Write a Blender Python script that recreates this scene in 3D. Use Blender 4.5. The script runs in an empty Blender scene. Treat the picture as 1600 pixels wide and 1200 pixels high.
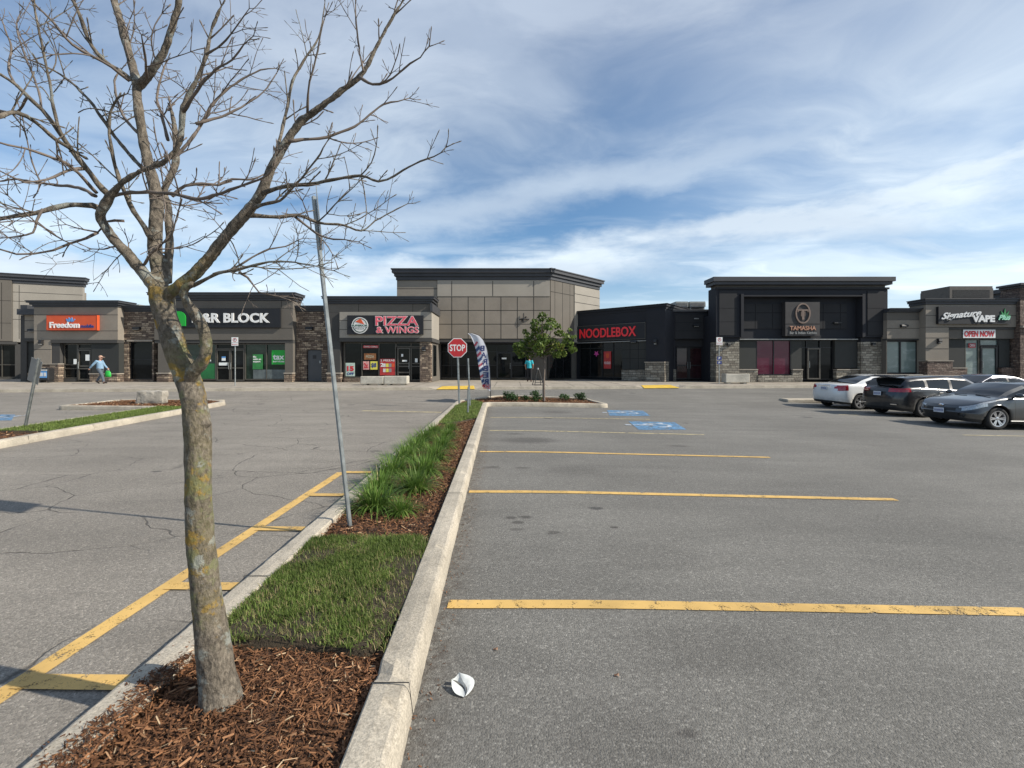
import bpy, math, random
import numpy as np
from mathutils import Vector, Matrix, Quaternion, noise as mnoise
from mathutils.geometry import tessellate_polygon

random.seed(7); rng = np.random.default_rng(7)
scene = bpy.context.scene
COL = scene.collection
F = 710.0; HOR = 569.0; CAMH = 1.6; R = math.radians

# ------------------------------------------------------------------ camera
cam = bpy.data.objects.new('camera', bpy.data.cameras.new('camera'))
cam.data.sensor_width = 36; cam.data.lens = 36 * F / 1600
cam.data.shift_y = -(600 - HOR) / 1600
cam.data.clip_start = 0.05; cam.data.clip_end = 3000
cam.location = (0, 0, CAMH); cam.rotation_euler = (R(90), 0, 0)
COL.objects.link(cam); scene.camera = cam
scene.render.resolution_x = 1024; scene.render.resolution_y = 768
# ------------------------------------------------------------------ sun and sky
SUN_EL = 36.0; SUN_AZ = 104.0           # degrees, clockwise from +Y
sd = Vector((math.sin(R(SUN_AZ)) * math.cos(R(SUN_EL)), math.cos(R(SUN_AZ)) * math.cos(R(SUN_EL)), math.sin(R(SUN_EL))))
sun = bpy.data.objects.new('sun', bpy.data.lights.new('sun', 'SUN'))
sun.data.energy = 4.3; sun.data.angle = R(0.6); sun.data.color = (1.0, 0.93, 0.82)
sun.rotation_euler = (-sd).to_track_quat('-Z', 'Y').to_euler(); sun.location = (20, -10, 30)
COL.objects.link(sun)
scene.view_settings.view_transform = 'Standard'; scene.view_settings.look = 'None'
scene.view_settings.gamma = 1.0; scene.view_settings.exposure = 0.5


class NT:
    """small node-tree writer"""
    def __init__(s, tree): s.t = tree; s.t.nodes.clear()
    def n(s, typ, **kw):
        nd = s.t.nodes.new(typ)
        for k, v in kw.items(): setattr(nd, k, v)
        return nd
    def l(s, a, b): s.t.links.new(a, b)
    def put(s, sock, v):
        if isinstance(v, bpy.types.NodeSocket): s.l(v, sock)
        else: sock.default_value = v
    def math(s, op, a, b=0.0, c=None, clamp=False):
        m = s.n('ShaderNodeMath', operation=op); m.use_clamp = clamp
        s.put(m.inputs[0], a); s.put(m.inputs[1], b)
        if c is not None: s.put(m.inputs[2], c)
        return m.outputs[0]
    def vmath(s, op, a, b):
        m = s.n('ShaderNodeVectorMath', operation=op); s.put(m.inputs[0], a); s.put(m.inputs[1], b); return m.outputs[0]
    def mix(s, f, a, b, blend='MIX'):
        m = s.n('ShaderNodeMix', data_type='RGBA', blend_type=blend); m.clamp_factor = True
        s.put(m.inputs[0], f)
        for so, v in ((m.inputs[6], a), (m.inputs[7], b)):
            if isinstance(v, bpy.types.NodeSocket): s.l(v, so)
            else: so.default_value = (*v, 1) if len(v) == 3 else v
        return m.outputs[2]
    def ramp(s, v, lo, hi, a=0.0, b=1.0):
        m = s.n('ShaderNodeMapRange', interpolation_type='SMOOTHSTEP'); s.put(m.inputs[0], v)
        for i, q in enumerate((lo, hi, a, b)): s.put(m.inputs[i + 1], q)
        return m.outputs[0]
    def noise(s, vec, scale, detail=4, rough=0.55, dist=0.0):
        m = s.n('ShaderNodeTexNoise'); s.l(vec, m.inputs['Vector'])
        m.inputs['Scale'].default_value = scale; m.inputs['Detail'].default_value = detail
        m.inputs['Roughness'].default_value = rough; m.inputs['Distortion'].default_value = dist
        return m.outputs['Fac']
    def voro(s, vec, scale, feature='F1', out='Distance', rnd=1.0):
        m = s.n('ShaderNodeTexVoronoi', feature=feature); s.l(vec, m.inputs['Vector'])
        m.inputs['Scale'].default_value = scale; m.inputs['Randomness'].default_value = rnd
        return m.outputs[out]
    def mapping(s, vec, scale=(1, 1, 1), rot=(0, 0, 0), loc=(0, 0, 0)):
        m = s.n('ShaderNodeMapping'); s.l(vec, m.inputs[0])
        m.inputs['Location'].default_value = loc; m.inputs['Rotation'].default_value = rot; m.inputs['Scale'].default_value = scale
        return m.outputs[0]
    def comb(s, x, y, z=0.0):
        m = s.n('ShaderNodeCombineXYZ')
        for i, v in enumerate((x, y, z)): s.put(m.inputs[i], v)
        return m.outputs[0]
    def sep(s, v):
        m = s.n('ShaderNodeSeparateXYZ'); s.l(v, m.inputs[0]); return m.outputs


def make_world():
    w = bpy.data.worlds.new('World'); scene.world = w; w.use_nodes = True
    t = NT(w.node_tree)
    out = t.n('ShaderNodeOutputWorld'); bg = t.n('ShaderNodeBackground')
    sky = t.n('ShaderNodeTexSky', sky_type='NISHITA'); sky.sun_disc = False
    sky.sun_elevation = R(SUN_EL); sky.sun_rotation = R(SUN_AZ)
    sky.air_density = 1.0; sky.dust_density = 0.5; sky.ozone_density = 3.0
    tc = t.n('ShaderNodeTexCoord'); g = tc.outputs['Generated']
    x, y, z = t.sep(g)
    zz = t.math('MAXIMUM', z, 0.0)
    den = t.math('ADD', zz, 0.12)
    pv = t.comb(t.math('DIVIDE', x, den), t.math('DIVIDE', y, den))
    # domain warp, then long streaks
    wn = t.n('ShaderNodeTexNoise'); t.l(pv, wn.inputs['Vector']); wn.inputs['Scale'].default_value = 0.55; wn.inputs['Detail'].default_value = 3
    wv = t.vmath('SUBTRACT', wn.outputs['Color'], (0.5, 0.5, 0.5))
    sc = t.n('ShaderNodeVectorMath', operation='SCALE'); t.l(wv, sc.inputs[0]); sc.inputs['Scale'].default_value = 1.5
    pw = t.vmath('ADD', pv, sc.outputs[0])
    m1 = t.mapping(pw, scale=(0.22, 0.62, 1), rot=(0, 0, R(-8)), loc=(3.1, 1.7, 0))
    n1 = t.noise(m1, 1.9, 10, 0.56)
    m2 = t.mapping(pw, scale=(0.45, 1.5, 1), rot=(0, 0, R(30)), loc=(7.2, 4.4, 0))
    n2 = t.noise(m2, 1.5, 10, 0.60)
    veil = t.ramp(n1, 0.42, 0.64)
    wisp = t.ramp(n2, 0.48, 0.72)
    # deliberate broad parts: the high haze veil grows upward; a blue gap sits around 10-22 degrees, a brighter bank lies low
    el = t.math('ARCSINE', z)
    eld = t.math('MULTIPLY', el, 57.3)
    az = t.math('MULTIPLY', t.math('ARCTAN2', x, y), 57.3)
    wob = t.math('MULTIPLY', t.math('SUBTRACT', t.noise(t.mapping(g, scale=(1, 1, 2.2)), 3.0, 8, 0.6), 0.5), 9.0)
    bank_c = t.math('ADD', t.math('MULTIPLY', az, 0.09), 12.0)
    dd = t.math('ADD', t.math('SUBTRACT', eld, bank_c), wob)
    bank = t.math('MULTIPLY', t.ramp(dd, -6.5, 0.2), t.ramp(dd, 3.2, 0.6))
    bank = t.math('MULTIPLY', bank, t.ramp(t.noise(t.mapping(g, scale=(1, 1, 3.5)), 5.0, 7, 0.6), 0.25, 0.6, 0.35, 1.0))
    dd2 = t.math('ADD', t.math('SUBTRACT', eld, t.math('ADD', t.math('MULTIPLY', az, 0.16), 19.0)), t.math('MULTIPLY', wob, 1.1))
    bank2 = t.math('MULTIPLY', t.math('MULTIPLY', t.ramp(dd2, -3.5, 0.0), t.ramp(dd2, 4.5, 0.0)), 0.60)
    high = t.ramp(eld, 18.0, 40.0, 0.0, 0.34)
    right = t.ramp(az, 5.0, 46.0, 0.0, 0.36)
    low = t.math('MULTIPLY', t.ramp(eld, 12.0, 1.0, 0.0, 0.80), t.ramp(az, -30.0, 25.0, 0.45, 1.0))
    base = t.math('ADD', t.math('ADD', high, right), 0.0)
    m = t.math('ADD', t.math('MULTIPLY', veil, 0.40), t.math('MULTIPLY', wisp, 0.36))
    m = t.math('ADD', m, base)
    m = t.math('MAXIMUM', m, bank); m = t.math('MAXIMUM', m, bank2); m = t.math('MAXIMUM', m, low)
    m = t.math('MINIMUM', m, 0.93)
    hs = t.n('ShaderNodeHueSaturation'); t.l(sky.outputs[0], hs.inputs['Color'])
    hs.inputs['Saturation'].default_value = 1.13; hs.inputs['Value'].default_value = 1.0; hs.inputs['Hue'].default_value = 0.497
    # cloud colour: whiter low down, greyer and more lilac overhead
    cc = t.mix(t.ramp(eld, 12.0, 38.0), (6.6, 7.4, 8.0), (3.6, 4.2, 5.2))
    cdark = t.mix(t.ramp(n1, 0.35, 0.75), (0.80, 0.82, 0.86), (1.12, 1.12, 1.1))
    cc = t.mix(1.0, cc, cdark, 'MULTIPLY')
    c = t.mix(m, hs.outputs[0], cc)
    t.l(c, bg.inputs['Color']); bg.inputs['Strength'].default_value = 0.10
    t.l(bg.outputs[0], out.inputs[0])
make_world()


# ------------------------------------------------------------------ terrain
def sst(a, b, v):
    t = min(1.0, max(0.0, (v - a) / (b - a))); return t * t * (3 - 2 * t)
def G(x, y):
    """gentle fall of the lot to the right, gentle rise to the shops"""
    sx = 0.0 if x < 0 else (x * x / 2 if x < 1 else x - 0.5)
    sx = min(sx, 16.0)
    t = y - 0.1 * x
    return 0.2 * sst(18, 25, t) - 0.02 * sx * (1 - sst(18.5, 25, t))
def SW(x, y):                          # pavement surface in front of the shops
    t = y - 0.1 * x
    return 0.35 + 0.07 * min(1, max(0, (t - 25) / 5.5))
def U(px, py, dz=0.0):
    """ground point seen at photo pixel"""
    y = 10.0; x = 0.0
    for _ in range(25):
        h = CAMH - G(x, y) - dz
        y = h * F / (py - HOR); y = min(y, 60); x = (px - 800) * y / F
    return (x, y)
def XP(px, y): return (px - 800) * y / F
def ZP(py, y): return CAMH + (HOR - py) * y / F

# ------------------------------------------------------------------ materials
MATS = {}
def mk(name):
    m = bpy.data.materials.new(name); m.use_nodes = True
    t = NT(m.node_tree); o = t.n('ShaderNodeOutputMaterial'); b = t.n('ShaderNodeBsdfPrincipled')
    t.l(b.outputs[0], o.inputs[0]); MATS[name] = m
    return m, t, b, o
def P(name, col, rough=0.6, metal=0.0, var=0.12, scale=3.0, bump=0.0, bscale=60.0, coat=0.0, spec=0.5, emit=None, fine=0.0):
    if name in MATS: return MATS[name]
    m, t, b, o = mk(name)
    pos = t.n('ShaderNodeNewGeometry').outputs['Position']
    c = col
    if var > 0:
        n = t.noise(pos, scale, 5, 0.6)
        k = t.ramp(n, 0.25, 0.75, 1 - var, 1 + var)
        if fine > 0:
            k = t.math('MULTIPLY', k, t.ramp(t.noise(pos, scale * 25, 3, 0.6), 0.3, 0.7, 1 - fine, 1 + fine))
        c = t.mix(1.0, col, t.comb(k, k, k), 'MULTIPLY')
        t.l(c, b.inputs['Base Color'])
    else: b.inputs['Base Color'].default_value = (*col, 1)
    b.inputs['Roughness'].default_value = rough; b.inputs['Metallic'].default_value = metal
    b.inputs['Coat Weight'].default_value = coat; b.inputs['Coat Roughness'].default_value = 0.04
    b.inputs['Specular IOR Level'].default_value = spec
    if emit: b.inputs['Emission Color'].default_value = (*emit[0], 1); b.inputs['Emission Strength'].default_value = emit[1]
    if bump > 0:
        bn = t.n('ShaderNodeBump'); bn.inputs['Strength'].default_value = bump; bn.inputs['Distance'].default_value = 0.01
        t.l(t.noise(pos, bscale, 4, 0.6), bn.inputs['Height']); t.l(bn.outputs[0], b.inputs['Normal'])
    return m

def asphalt_mat():
    m, t, b, o = mk('asphalt')
    pos = t.n('ShaderNodeNewGeometry').outputs['Position']
    x, y, z = t.sep(pos)
    left = t.ramp(t.math('ADD', x, t.math('MULTIPLY', y, 0.03)), -1.9, -1.1, 1.0, 0.0)
    base = t.mix(left, (0.176, 0.168, 0.150), (0.240, 0.217, 0.184))
    big = t.ramp(t.noise(pos, 0.28, 5, 0.6), 0.3, 0.7, 0.88, 1.12)
    streak = t.ramp(t.noise(t.mapping(pos, scale=(0.35, 1.7, 1)), 1.0, 6, 0.6, 0.4), 0.3, 0.72, 0.89, 1.08)
    col = t.mix(1.0, base, t.comb(big, big, big), 'MULTIPLY')
    col = t.mix(1.0, col, t.comb(streak, streak, streak), 'MULTIPLY')
    blot = t.ramp(t.noise(pos, 1.5, 5, 0.65, 0.3), 0.58, 0.75)
    col = t.mix(t.math('MULTIPLY', blot, 0.15), col, (0.07, 0.070, 0.068))
    # aggregate
    vo = t.n('ShaderNodeTexVoronoi'); t.l(pos, vo.inputs['Vector']); vo.inputs['Scale'].default_value = 100
    r = t.sep(vo.outputs['Color'])[0]
    ag = t.math('ADD', t.ramp(r, 0.0, 0.95, 0.72, 1.12), t.ramp(r, 0.90, 1.0, 0.0, 0.45))
    col = t.mix(1.0, col, t.comb(ag, ag, ag), 'MULTIPLY')
    fn = t.ramp(t.noise(pos, 260, 2, 0.6), 0.3, 0.7, 0.8, 1.2)
    col = t.mix(1.0, col, t.comb(fn, fn, fn), 'MULTIPLY')
    # oil spots
    vs = t.n('ShaderNodeTexVoronoi'); t.l(t.mapping(pos, scale=(0.7, 1.0, 0)), vs.inputs['Vector']); vs.inputs['Scale'].default_value = 1.15
    rr = t.sep(vs.outputs['Color'])
    rad = t.math('ADD', t.math('MULTIPLY', t.math('POWER', rr[0], 3.0), 0.17), 0.02)
    dis = t.math('ADD', vs.outputs['Distance'], t.math('MULTIPLY', t.math('SUBTRACT', t.noise(pos, 7, 4, 0.7), 0.5), 0.12))
    sp = t.ramp(t.math('SUBTRACT', dis, rad), -0.05, 0.0, 1.0, 0.0)
    sp = t.math('MULTIPLY', sp, t.math('GREATER_THAN', rr[1], 0.45))
    col = t.mix(t.math('MULTIPLY', sp, 0.70), col, (0.035, 0.034, 0.034))
    wob_ = t.math('MULTIPLY', t.math('SUBTRACT', t.noise(pos, 12, 5, 0.75), 0.5), 1.9)
    acc = None
    for px, py, ra, k in ((798, 809, .045, .8), (821, 808, .05, .8), (809, 816, .05, .75), (808, 827, .05, .5), (866, 832, .05, .7), (769, 730, .10, .6), (816, 731, .08, .6), (826, 688, .42, .5), (803, 678, .12, .6), (960, 824, .03, .9), (1074, 1146, .035, .7), (985, 1165, .22, .25), (1060, 697, .15, .5), (900, 735, .3, .22), (1120, 1010, .3, .22), (870, 644, .35, .5), (1015, 868, .35, .18)):
        c0 = U(px, py)
        d_ = t.n('ShaderNodeVectorMath', operation='DISTANCE'); t.l(t.mapping(pos, scale=(0.62, 1, 0)), d_.inputs[0]); d_.inputs[1].default_value = (c0[0] * .62, c0[1], 0)
        q_ = t.math('MULTIPLY', t.ramp(t.math('ADD', t.math('DIVIDE', d_.outputs['Value'], ra), wob_), 1.2, 0.45), k * .85)
        acc = q_ if acc is None else t.math('MAXIMUM', acc, q_)
    col = t.mix(acc, col, (0.045, 0.040, 0.036))
    # dust and grit gathered along the island kerb on the lot side
    edge = t.math('ADD', x, t.math('MULTIPLY', y, 0.03))
    grit = t.math('MULTIPLY', t.math('MULTIPLY', t.ramp(edge, -0.12, -0.40), t.ramp(edge, -0.62, -0.50)), t.ramp(t.noise(pos, 14, 5, 0.7), 0.42, 0.6))
    col = t.mix(t.math('MULTIPLY', grit, 0.55), col, (0.055, 0.043, 0.034))
    # light polished gutter dust in the left lane
    # cracks, mostly in the left lane
    wn = t.n('ShaderNodeTexNoise'); t.l(pos, wn.inputs['Vector']); wn.inputs['Scale'].default_value = 1.3; wn.inputs['Detail'].default_value = 5
    sc = t.n('ShaderNodeVectorMath', operation='SCALE'); t.l(wn.outputs['Color'], sc.inputs[0]); sc.inputs['Scale'].default_value = 0.42
    cp = t.vmath('ADD', pos, sc.outputs[0]); cpf = t.mapping(cp, scale=(0.72, 1.0, 0.0))
    ce = t.voro(cpf, 0.85, 'DISTANCE_TO_EDGE')
    wdt = t.ramp(t.noise(pos, 5, 3, 0.5), 0.36, 0.7, 0.004, 0.014)
    cr = t.math('SUBTRACT', 1.0, t.ramp(ce, 0.0, wdt))
    msk = t.ramp(t.noise(pos, 0.42, 2, 0.5), 0.38, 0.50)
    cr = t.math('MULTIPLY', cr, t.math('MULTIPLY', t.math('ADD', t.math('MULTIPLY', left, 0.95), 0.0), msk))
    ce2 = t.voro(cpf, 2.4, 'DISTANCE_TO_EDGE')
    cr2 = t.math('MULTIPLY', t.math('SUBTRACT', 1.0, t.ramp(ce2, 0.0, 0.016)), t.math('MULTIPLY', left, t.ramp(t.noise(pos, 0.55, 2, 0.5), 0.54, 0.64, 0.0, 0.3)))
    crk = cr
    col = t.mix(t.math('MULTIPLY', crk, 0.78), col, (0.045, 0.040, 0.034))
    t.l(col, b.inputs['Base Color']); b.inputs['Roughness'].default_value = 0.82; b.inputs['Specular IOR Level'].default_value = 0.35
    bn = t.n('ShaderNodeBump'); bn.inputs['Strength'].default_value = 0.75; bn.inputs['Distance'].default_value = 0.006
    hgt = t.math('ADD', t.math('MULTIPLY', vo.outputs['Distance'], -60.0 * 0.012), t.noise(pos, 180, 2, 0.7))
    hgt = t.math('SUBTRACT', hgt, t.math('MULTIPLY', crk, 1.6))
    t.l(hgt, bn.inputs['Height']); t.l(bn.outputs[0], b.inputs['Normal'])
    return m

def paint_mat(name, colr, wear=0.42):
    m, t, b, o = mk(name)
    pos = t.n('ShaderNodeNewGeometry').outputs['Position']
    n = t.math('ADD', t.math('MULTIPLY', t.noise(pos, 9, 6, 0.7), 0.55), t.math('MULTIPLY', t.noise(pos, 110, 3, 0.7), 0.45))
    k = t.ramp(t.noise(pos, 2.2, 5, 0.6), 0.3, 0.7, 0.82, 1.1)
    c = t.mix(1.0, colr, t.comb(k, k, k), 'MULTIPLY')
    c = t.mix(t.ramp(t.noise(pos, 4, 5, 0.7), 0.55, 0.75, 0, 0.3), c, (0.25, 0.2, 0.13))
    t.l(c, b.inputs['Base Color']); b.inputs['Roughness'].default_value = 0.7
    tr = t.n('ShaderNodeBsdfTransparent'); mx = t.n('ShaderNodeMixShader')
    t.l(t.ramp(n, wear, wear - 0.05), mx.inputs[0]); t.l(b.outputs[0], mx.inputs[1]); t.l(tr.outputs[0], mx.inputs[2])
    t.l(mx.outputs[0], o.inputs[0])
    return m

def concrete_mat(name, colr, speck=0.15, kerb=False):
    m, t, b, o = mk(name)
    pos = t.n('ShaderNodeNewGeometry').outputs['Position']
    k = t.ramp(t.noise(pos, 1.6, 6, 0.65), 0.28, 0.72, 0.75, 1.16)
    c = t.mix(1.0, colr, t.comb(k, k, k), 'MULTIPLY')
    k2 = t.ramp(t.noise(pos, 90, 4, 0.7), 0.3, 0.7, 1 - speck * 1.6, 1 + speck)
    c = t.mix(1.0, c, t.comb(k2, k2, k2), 'MULTIPLY')
    dirt = t.ramp(t.noise(pos, 9, 6, 0.7, 0.5), 0.52, 0.72)
    c = t.mix(t.math('MULTIPLY', dirt, 0.45), c, (0.17, 0.145, 0.11))
    if kerb:
        pit = t.ramp(t.voro(pos, 55), 0.10, 0.22, 1.0, 0.0)
        pit = t.math('MULTIPLY', pit, t.ramp(t.noise(pos, 6, 3, 0.6), 0.45, 0.6))
        c = t.mix(t.math('MULTIPLY', pit, 0.5), c, (0.12, 0.105, 0.085))
    t.l(c, b.inputs['Base Color']); b.inputs['Roughness'].default_value = 0.85
    bn = t.n('ShaderNodeBump'); bn.inputs['Strength'].default_value = 0.7; bn.inputs['Distance'].default_value = 0.008
    t.l(t.math('ADD', t.noise(pos, 70, 5, 0.75), t.noise(pos, 15, 3, 0.6)), bn.inputs['Height']); t.l(bn.outputs[0], b.inputs['Normal'])
    return m

def stone_mat(name, c1, c2, c3, w=0.42, h=0.13):
    m, t, b, o = mk(name)
    tc = t.n('ShaderNodeTexCoord').outputs['Object']
    x, y, z = t.sep(tc)
    v = t.comb(t.math('ADD', x, y), z)
    wob = t.n('ShaderNodeTexNoise'); t.l(v, wob.inputs['Vector']); wob.inputs['Scale'].default_value = 3.5
    ws = t.n('ShaderNodeVectorMath', operation='SCALE'); t.l(wob.outputs['Color'], ws.inputs[0]); ws.inputs['Scale'].default_value = 0.09
    v = t.vmath('ADD', v, ws.outputs[0])
    br = t.n('ShaderNodeTexBrick'); t.l(v, br.inputs['Vector'])
    br.inputs['Scale'].default_value = 1.0; br.inputs['Brick Width'].default_value = w; br.inputs['Row Height'].default_value = h
    br.inputs['Mortar Size'].default_value = 0.012; br.inputs['Mortar Smooth'].default_value = 0.4
    br.inputs['Color1'].default_value = (0, 0, 0, 1); br.inputs['Color2'].default_value = (1, 1, 1, 1); br.inputs['Mortar'].default_value = (0.5, 0.5, 0.5, 1)
    br.offset = 0.37; br.squash = 0.6; br.squash_frequency = 3
    r = t.sep(br.outputs['Color'])[0]
    c = t.mix(t.ramp(r, 0.1, 0.55), c1, c2); c = t.mix(t.ramp(r, 0.62, 0.95), c, c3)
    k = t.ramp(t.noise(v, 9, 5, 0.7), 0.25, 0.75, 0.7, 1.25)
    c = t.mix(1.0, c, t.comb(k, k, k), 'MULTIPLY')
    c = t.mix(br.outputs['Fac'], c, tuple(q * 0.35 for q in c1))
    t.l(c, b.inputs['Base Color']); b.inputs['Roughness'].default_value = 0.85
    bn = t.n('ShaderNodeBump'); bn.inputs['Strength'].default_value = 1.0; bn.inputs['Distance'].default_value = 0.05
    hh = t.math('SUBTRACT', t.math('ADD', t.math('MULTIPLY', r, 0.6), t.noise(v, 14, 4, 0.7)), t.math('MULTIPLY', br.outputs['Fac'], 1.6))
    t.l(hh, bn.inputs['Height']); t.l(bn.outputs[0], b.inputs['Normal'])
    return m

def glass_mat(name, tint=(0.006, 0.0075, 0.008), refl=0.2, blotch=0.010, rough=0.03):
    m, t, b, o = mk(name)
    tc = t.n('ShaderNodeTexCoord').outputs['Object']
    n = t.ramp(t.noise(t.mapping(tc, scale=(1, 1, 1.8)), 1.4, 6, 0.65), 0.45, 0.8)
    c = t.mix(n, tint, tuple(q + blotch for q in tint))
    t.l(c, b.inputs['Base Color']); b.inputs['Roughness'].default_value = rough
    b.inputs['Specular IOR Level'].default_value = refl
    return m

def attr_mat(name, ramp_cols, rough=0.8, trans=0.0, attr='tone'):
    """colour per blade / chip / leaf from a stored random tone"""
    m, t, b, o = mk(name)
    a = t.n('ShaderNodeAttribute'); a.attribute_name = attr
    cr = t.n('ShaderNodeValToRGB'); t.l(a.outputs['Fac'], cr.inputs[0])
    els = cr.color_ramp.elements
    while len(els) < len(ramp_cols): els.new(0.5)
    for e, (p, c) in zip(els, ramp_cols): e.position = p; e.color = (*c, 1)
    pos = t.n('ShaderNodeNewGeometry').outputs['Position']
    k = t.ramp(t.noise(pos, 3.0, 4, 0.6), 0.3, 0.7, 0.8, 1.2)
    c = t.mix(1.0, cr.outputs[0], t.comb(k, k, k), 'MULTIPLY')
    t.l(c, b.inputs['Base Color']); b.inputs['Roughness'].default_value = rough; b.inputs['Specular IOR Level'].default_value = 0.3
    if trans > 0:
        tl = t.n('ShaderNodeBsdfTranslucent'); t.l(c, tl.inputs[0]); mx = t.n('ShaderNodeMixShader'); mx.inputs[0].default_value = trans
        t.l(b.outputs[0], mx.inputs[1]); t.l(tl.outputs[0], mx.inputs[2]); t.l(mx.outputs[0], o.inputs[0])
    return m

def bark_mat(name, lichen=True):
    m, t, b, o = mk(name)
    pos = t.n('ShaderNodeTexCoord').outputs['Object']
    x, y, z = t.sep(pos)
    fur = t.noise(t.mapping(pos, scale=(1, 1, 0.5)), 70, 6, 0.75, 0.3)
    c = t.mix(t.ramp(fur, 0.33, 0.66), (0.080, 0.068, 0.054), (0.225, 0.192, 0.150))
    k = t.ramp(t.noise(pos, 14, 5, 0.7), 0.3, 0.7, 0.72, 1.22)
    c = t.mix(1.0, c, t.comb(k, k, k), 'MULTIPLY')
    ringn = t.noise(t.mapping(pos, scale=(0.4, 0.4, 3.5)), 16, 4, 0.6, 0.6)
    c = t.mix(t.ramp(ringn, 0.62, 0.72, 0.0, 0.55), c, (0.07, 0.056, 0.043))
    if lichen:
        zone = t.math('MULTIPLY', t.ramp(z, 0.2, 0.45), t.ramp(z, 2.05, 1.75))
        side = t.ramp(x, 0.06, -0.02, 0.55, 1.0)
        l1 = t.ramp(t.math('ADD', t.noise(pos, 8, 3, 0.6), t.math('MULTIPLY', t.noise(pos, 60, 4, 0.75), 0.34)), 0.73, 0.82)
        l1 = t.math('MULTIPLY', t.math('MULTIPLY', l1, zone), side)
        c = t.mix(t.math('MULTIPLY', l1, 0.85), c, (0.33, 0.205, 0.035))
        l2 = t.ramp(t.math('ADD', t.noise(t.vmath('ADD', pos, (3, 7, 1)), 9, 3, 0.6), t.math('MULTIPLY', t.noise(pos, 70, 4, 0.75), 0.34)), 0.69, 0.82)
        l2 = t.math('MULTIPLY', l2, zone)
        c = t.mix(t.math('MULTIPLY', t.math('MULTIPLY', zone, t.ramp(t.noise(pos, 5, 5, 0.7), 0.40, 0.65)), 0.40), c, (0.17, 0.145, 0.06))
        c = t.mix(t.math('MULTIPLY', l2, 0.7), c, (0.175, 0.185, 0.085))
        l3 = t.ramp(t.math('ADD', t.noise(t.vmath('ADD', pos, (9, 2, 5)), 13, 3, 0.6), t.math('MULTIPLY', t.noise(pos, 90, 4, 0.75), 0.3)), 0.72, 0.80)
        c = t.mix(t.math('MULTIPLY', l3, 0.6), c, (0.30, 0.32, 0.29))
    t.l(c, b.inputs['Base Color']); b.inputs['Roughness'].default_value = 0.9; b.inputs['Specular IOR Level'].default_value = 0.25
    bn = t.n('ShaderNodeBump'); bn.inputs['Strength'].default_value = 0.9; bn.inputs['Distance'].default_value = 0.012
    t.l(t.math('ADD', fur, t.math('MULTIPLY', t.noise(pos, 30, 4, 0.7), 0.7)), bn.inputs['Height']); t.l(bn.outputs[0], b.inputs['Normal'])
    return m

def carpaint(name, col, metal=0.6, rough=0.32):
    m, t, b, o = mk(name)
    pos = t.n('ShaderNodeTexCoord').outputs['Object']
    z = t.sep(pos)[2]
    d = t.math('MULTIPLY', t.ramp(z, 0.75, 0.2), t.ramp(t.noise(pos, 6, 5, 0.7), 0.3, 0.7, 0.15, 0.5))
    c = t.mix(d, col, (0.16, 0.145, 0.125))
    t.l(c, b.inputs['Base Color']); b.inputs['Metallic'].default_value = metal
    b.inputs['Roughness'].default_value = rough; b.inputs['Coat Weight'].default_value = 0.8; b.inputs['Coat Roughness'].default_value = 0.08
    return m

ASPH = asphalt_mat()
YEL = paint_mat('yellow_paint', (0.60, 0.385, 0.12), 0.45)
YELFAR = paint_mat('faded_yellow_paint', (0.50, 0.42, 0.24), 0.49)
BLUEP = paint_mat('blue_paint', (0.12, 0.26, 0.43), 0.50)
WHITEP = paint_mat('white_paint', (0.45, 0.50, 0.55), 0.48)
KERB = concrete_mat('kerb_concrete', (0.44, 0.39, 0.31), 0.2, True)
PAVE = concrete_mat('pavement_concrete', (0.34, 0.30, 0.245), 0.08)
PLANTER = concrete_mat('planter_concrete', (0.50, 0.47, 0.40), 0.08)
ROCK = concrete_mat('rough_limestone', (0.34, 0.31, 0.26), 0.25, True)
SOIL = P('dark_soil', (0.065, 0.034, 0.020), 0.95, var=0.4, scale=9, bump=1.0, bscale=60, fine=0.4)
TURF = P('turf_soil', (0.045, 0.033, 0.019), 0.95, var=0.45, scale=6, bump=1.0, bscale=90, fine=0.4)
CHIP = attr_mat('mulch_chip', [(0, (0.032, 0.016, 0.009)), (0.45, (0.135, 0.060, 0.027)), (0.8, (0.26, 0.125, 0.058)), (0.93, (0.32, 0.18, 0.095)), (1.0, (0.50, 0.37, 0.23))], 0.85)
GRASS = attr_mat('grass_blade', [(0, (0.060, 0.090, 0.018)), (0.5, (0.135, 0.195, 0.042)), (0.85, (0.22, 0.28, 0.07)), (0.93, (0.24, 0.21, 0.09)), (1.0, (0.38, 0.31, 0.17))], 0.65, 0.3)
LILY = attr_mat('long_grass_blade', [(0, (0.060, 0.115, 0.020)), (0.55, (0.13, 0.225, 0.040)), (0.86, (0.22, 0.32, 0.07)), (0.93, (0.30, 0.30, 0.12)), (1.0, (0.42, 0.35, 0.18))], 0.5, 0.35)
LEAF = attr_mat('tree_leaf', [(0, (0.060, 0.095, 0.022)), (0.5, (0.120, 0.180, 0.036)), (0.9, (0.21, 0.26, 0.06)), (1.0, (0.24, 0.20, 0.06))], 0.55, 0.35)
SHRUBL = attr_mat('shrub_leaf', [(0, (0.020, 0.050, 0.014)), (0.6, (0.045, 0.095, 0.025)), (1.0, (0.10, 0.16, 0.05))], 0.6, 0.25)
BARK = bark_mat('lichen_bark')
TWIG = P('twig_bark', (0.135, 0.108, 0.088), 0.85, var=0.3, scale=12)
GALV = P('galvanised_steel', (0.32, 0.34, 0.335), 0.5, 0.55, var=0.25, scale=9, bump=0.1)
EBEIGE = P('taupe_stucco', (0.235, 0.205, 0.168), 0.9, var=0.11, scale=0.7, fine=0.05)
ELIGHT = P('light_taupe_stucco', (0.285, 0.262, 0.225), 0.9, var=0.07, scale=0.7, fine=0.05)
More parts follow.
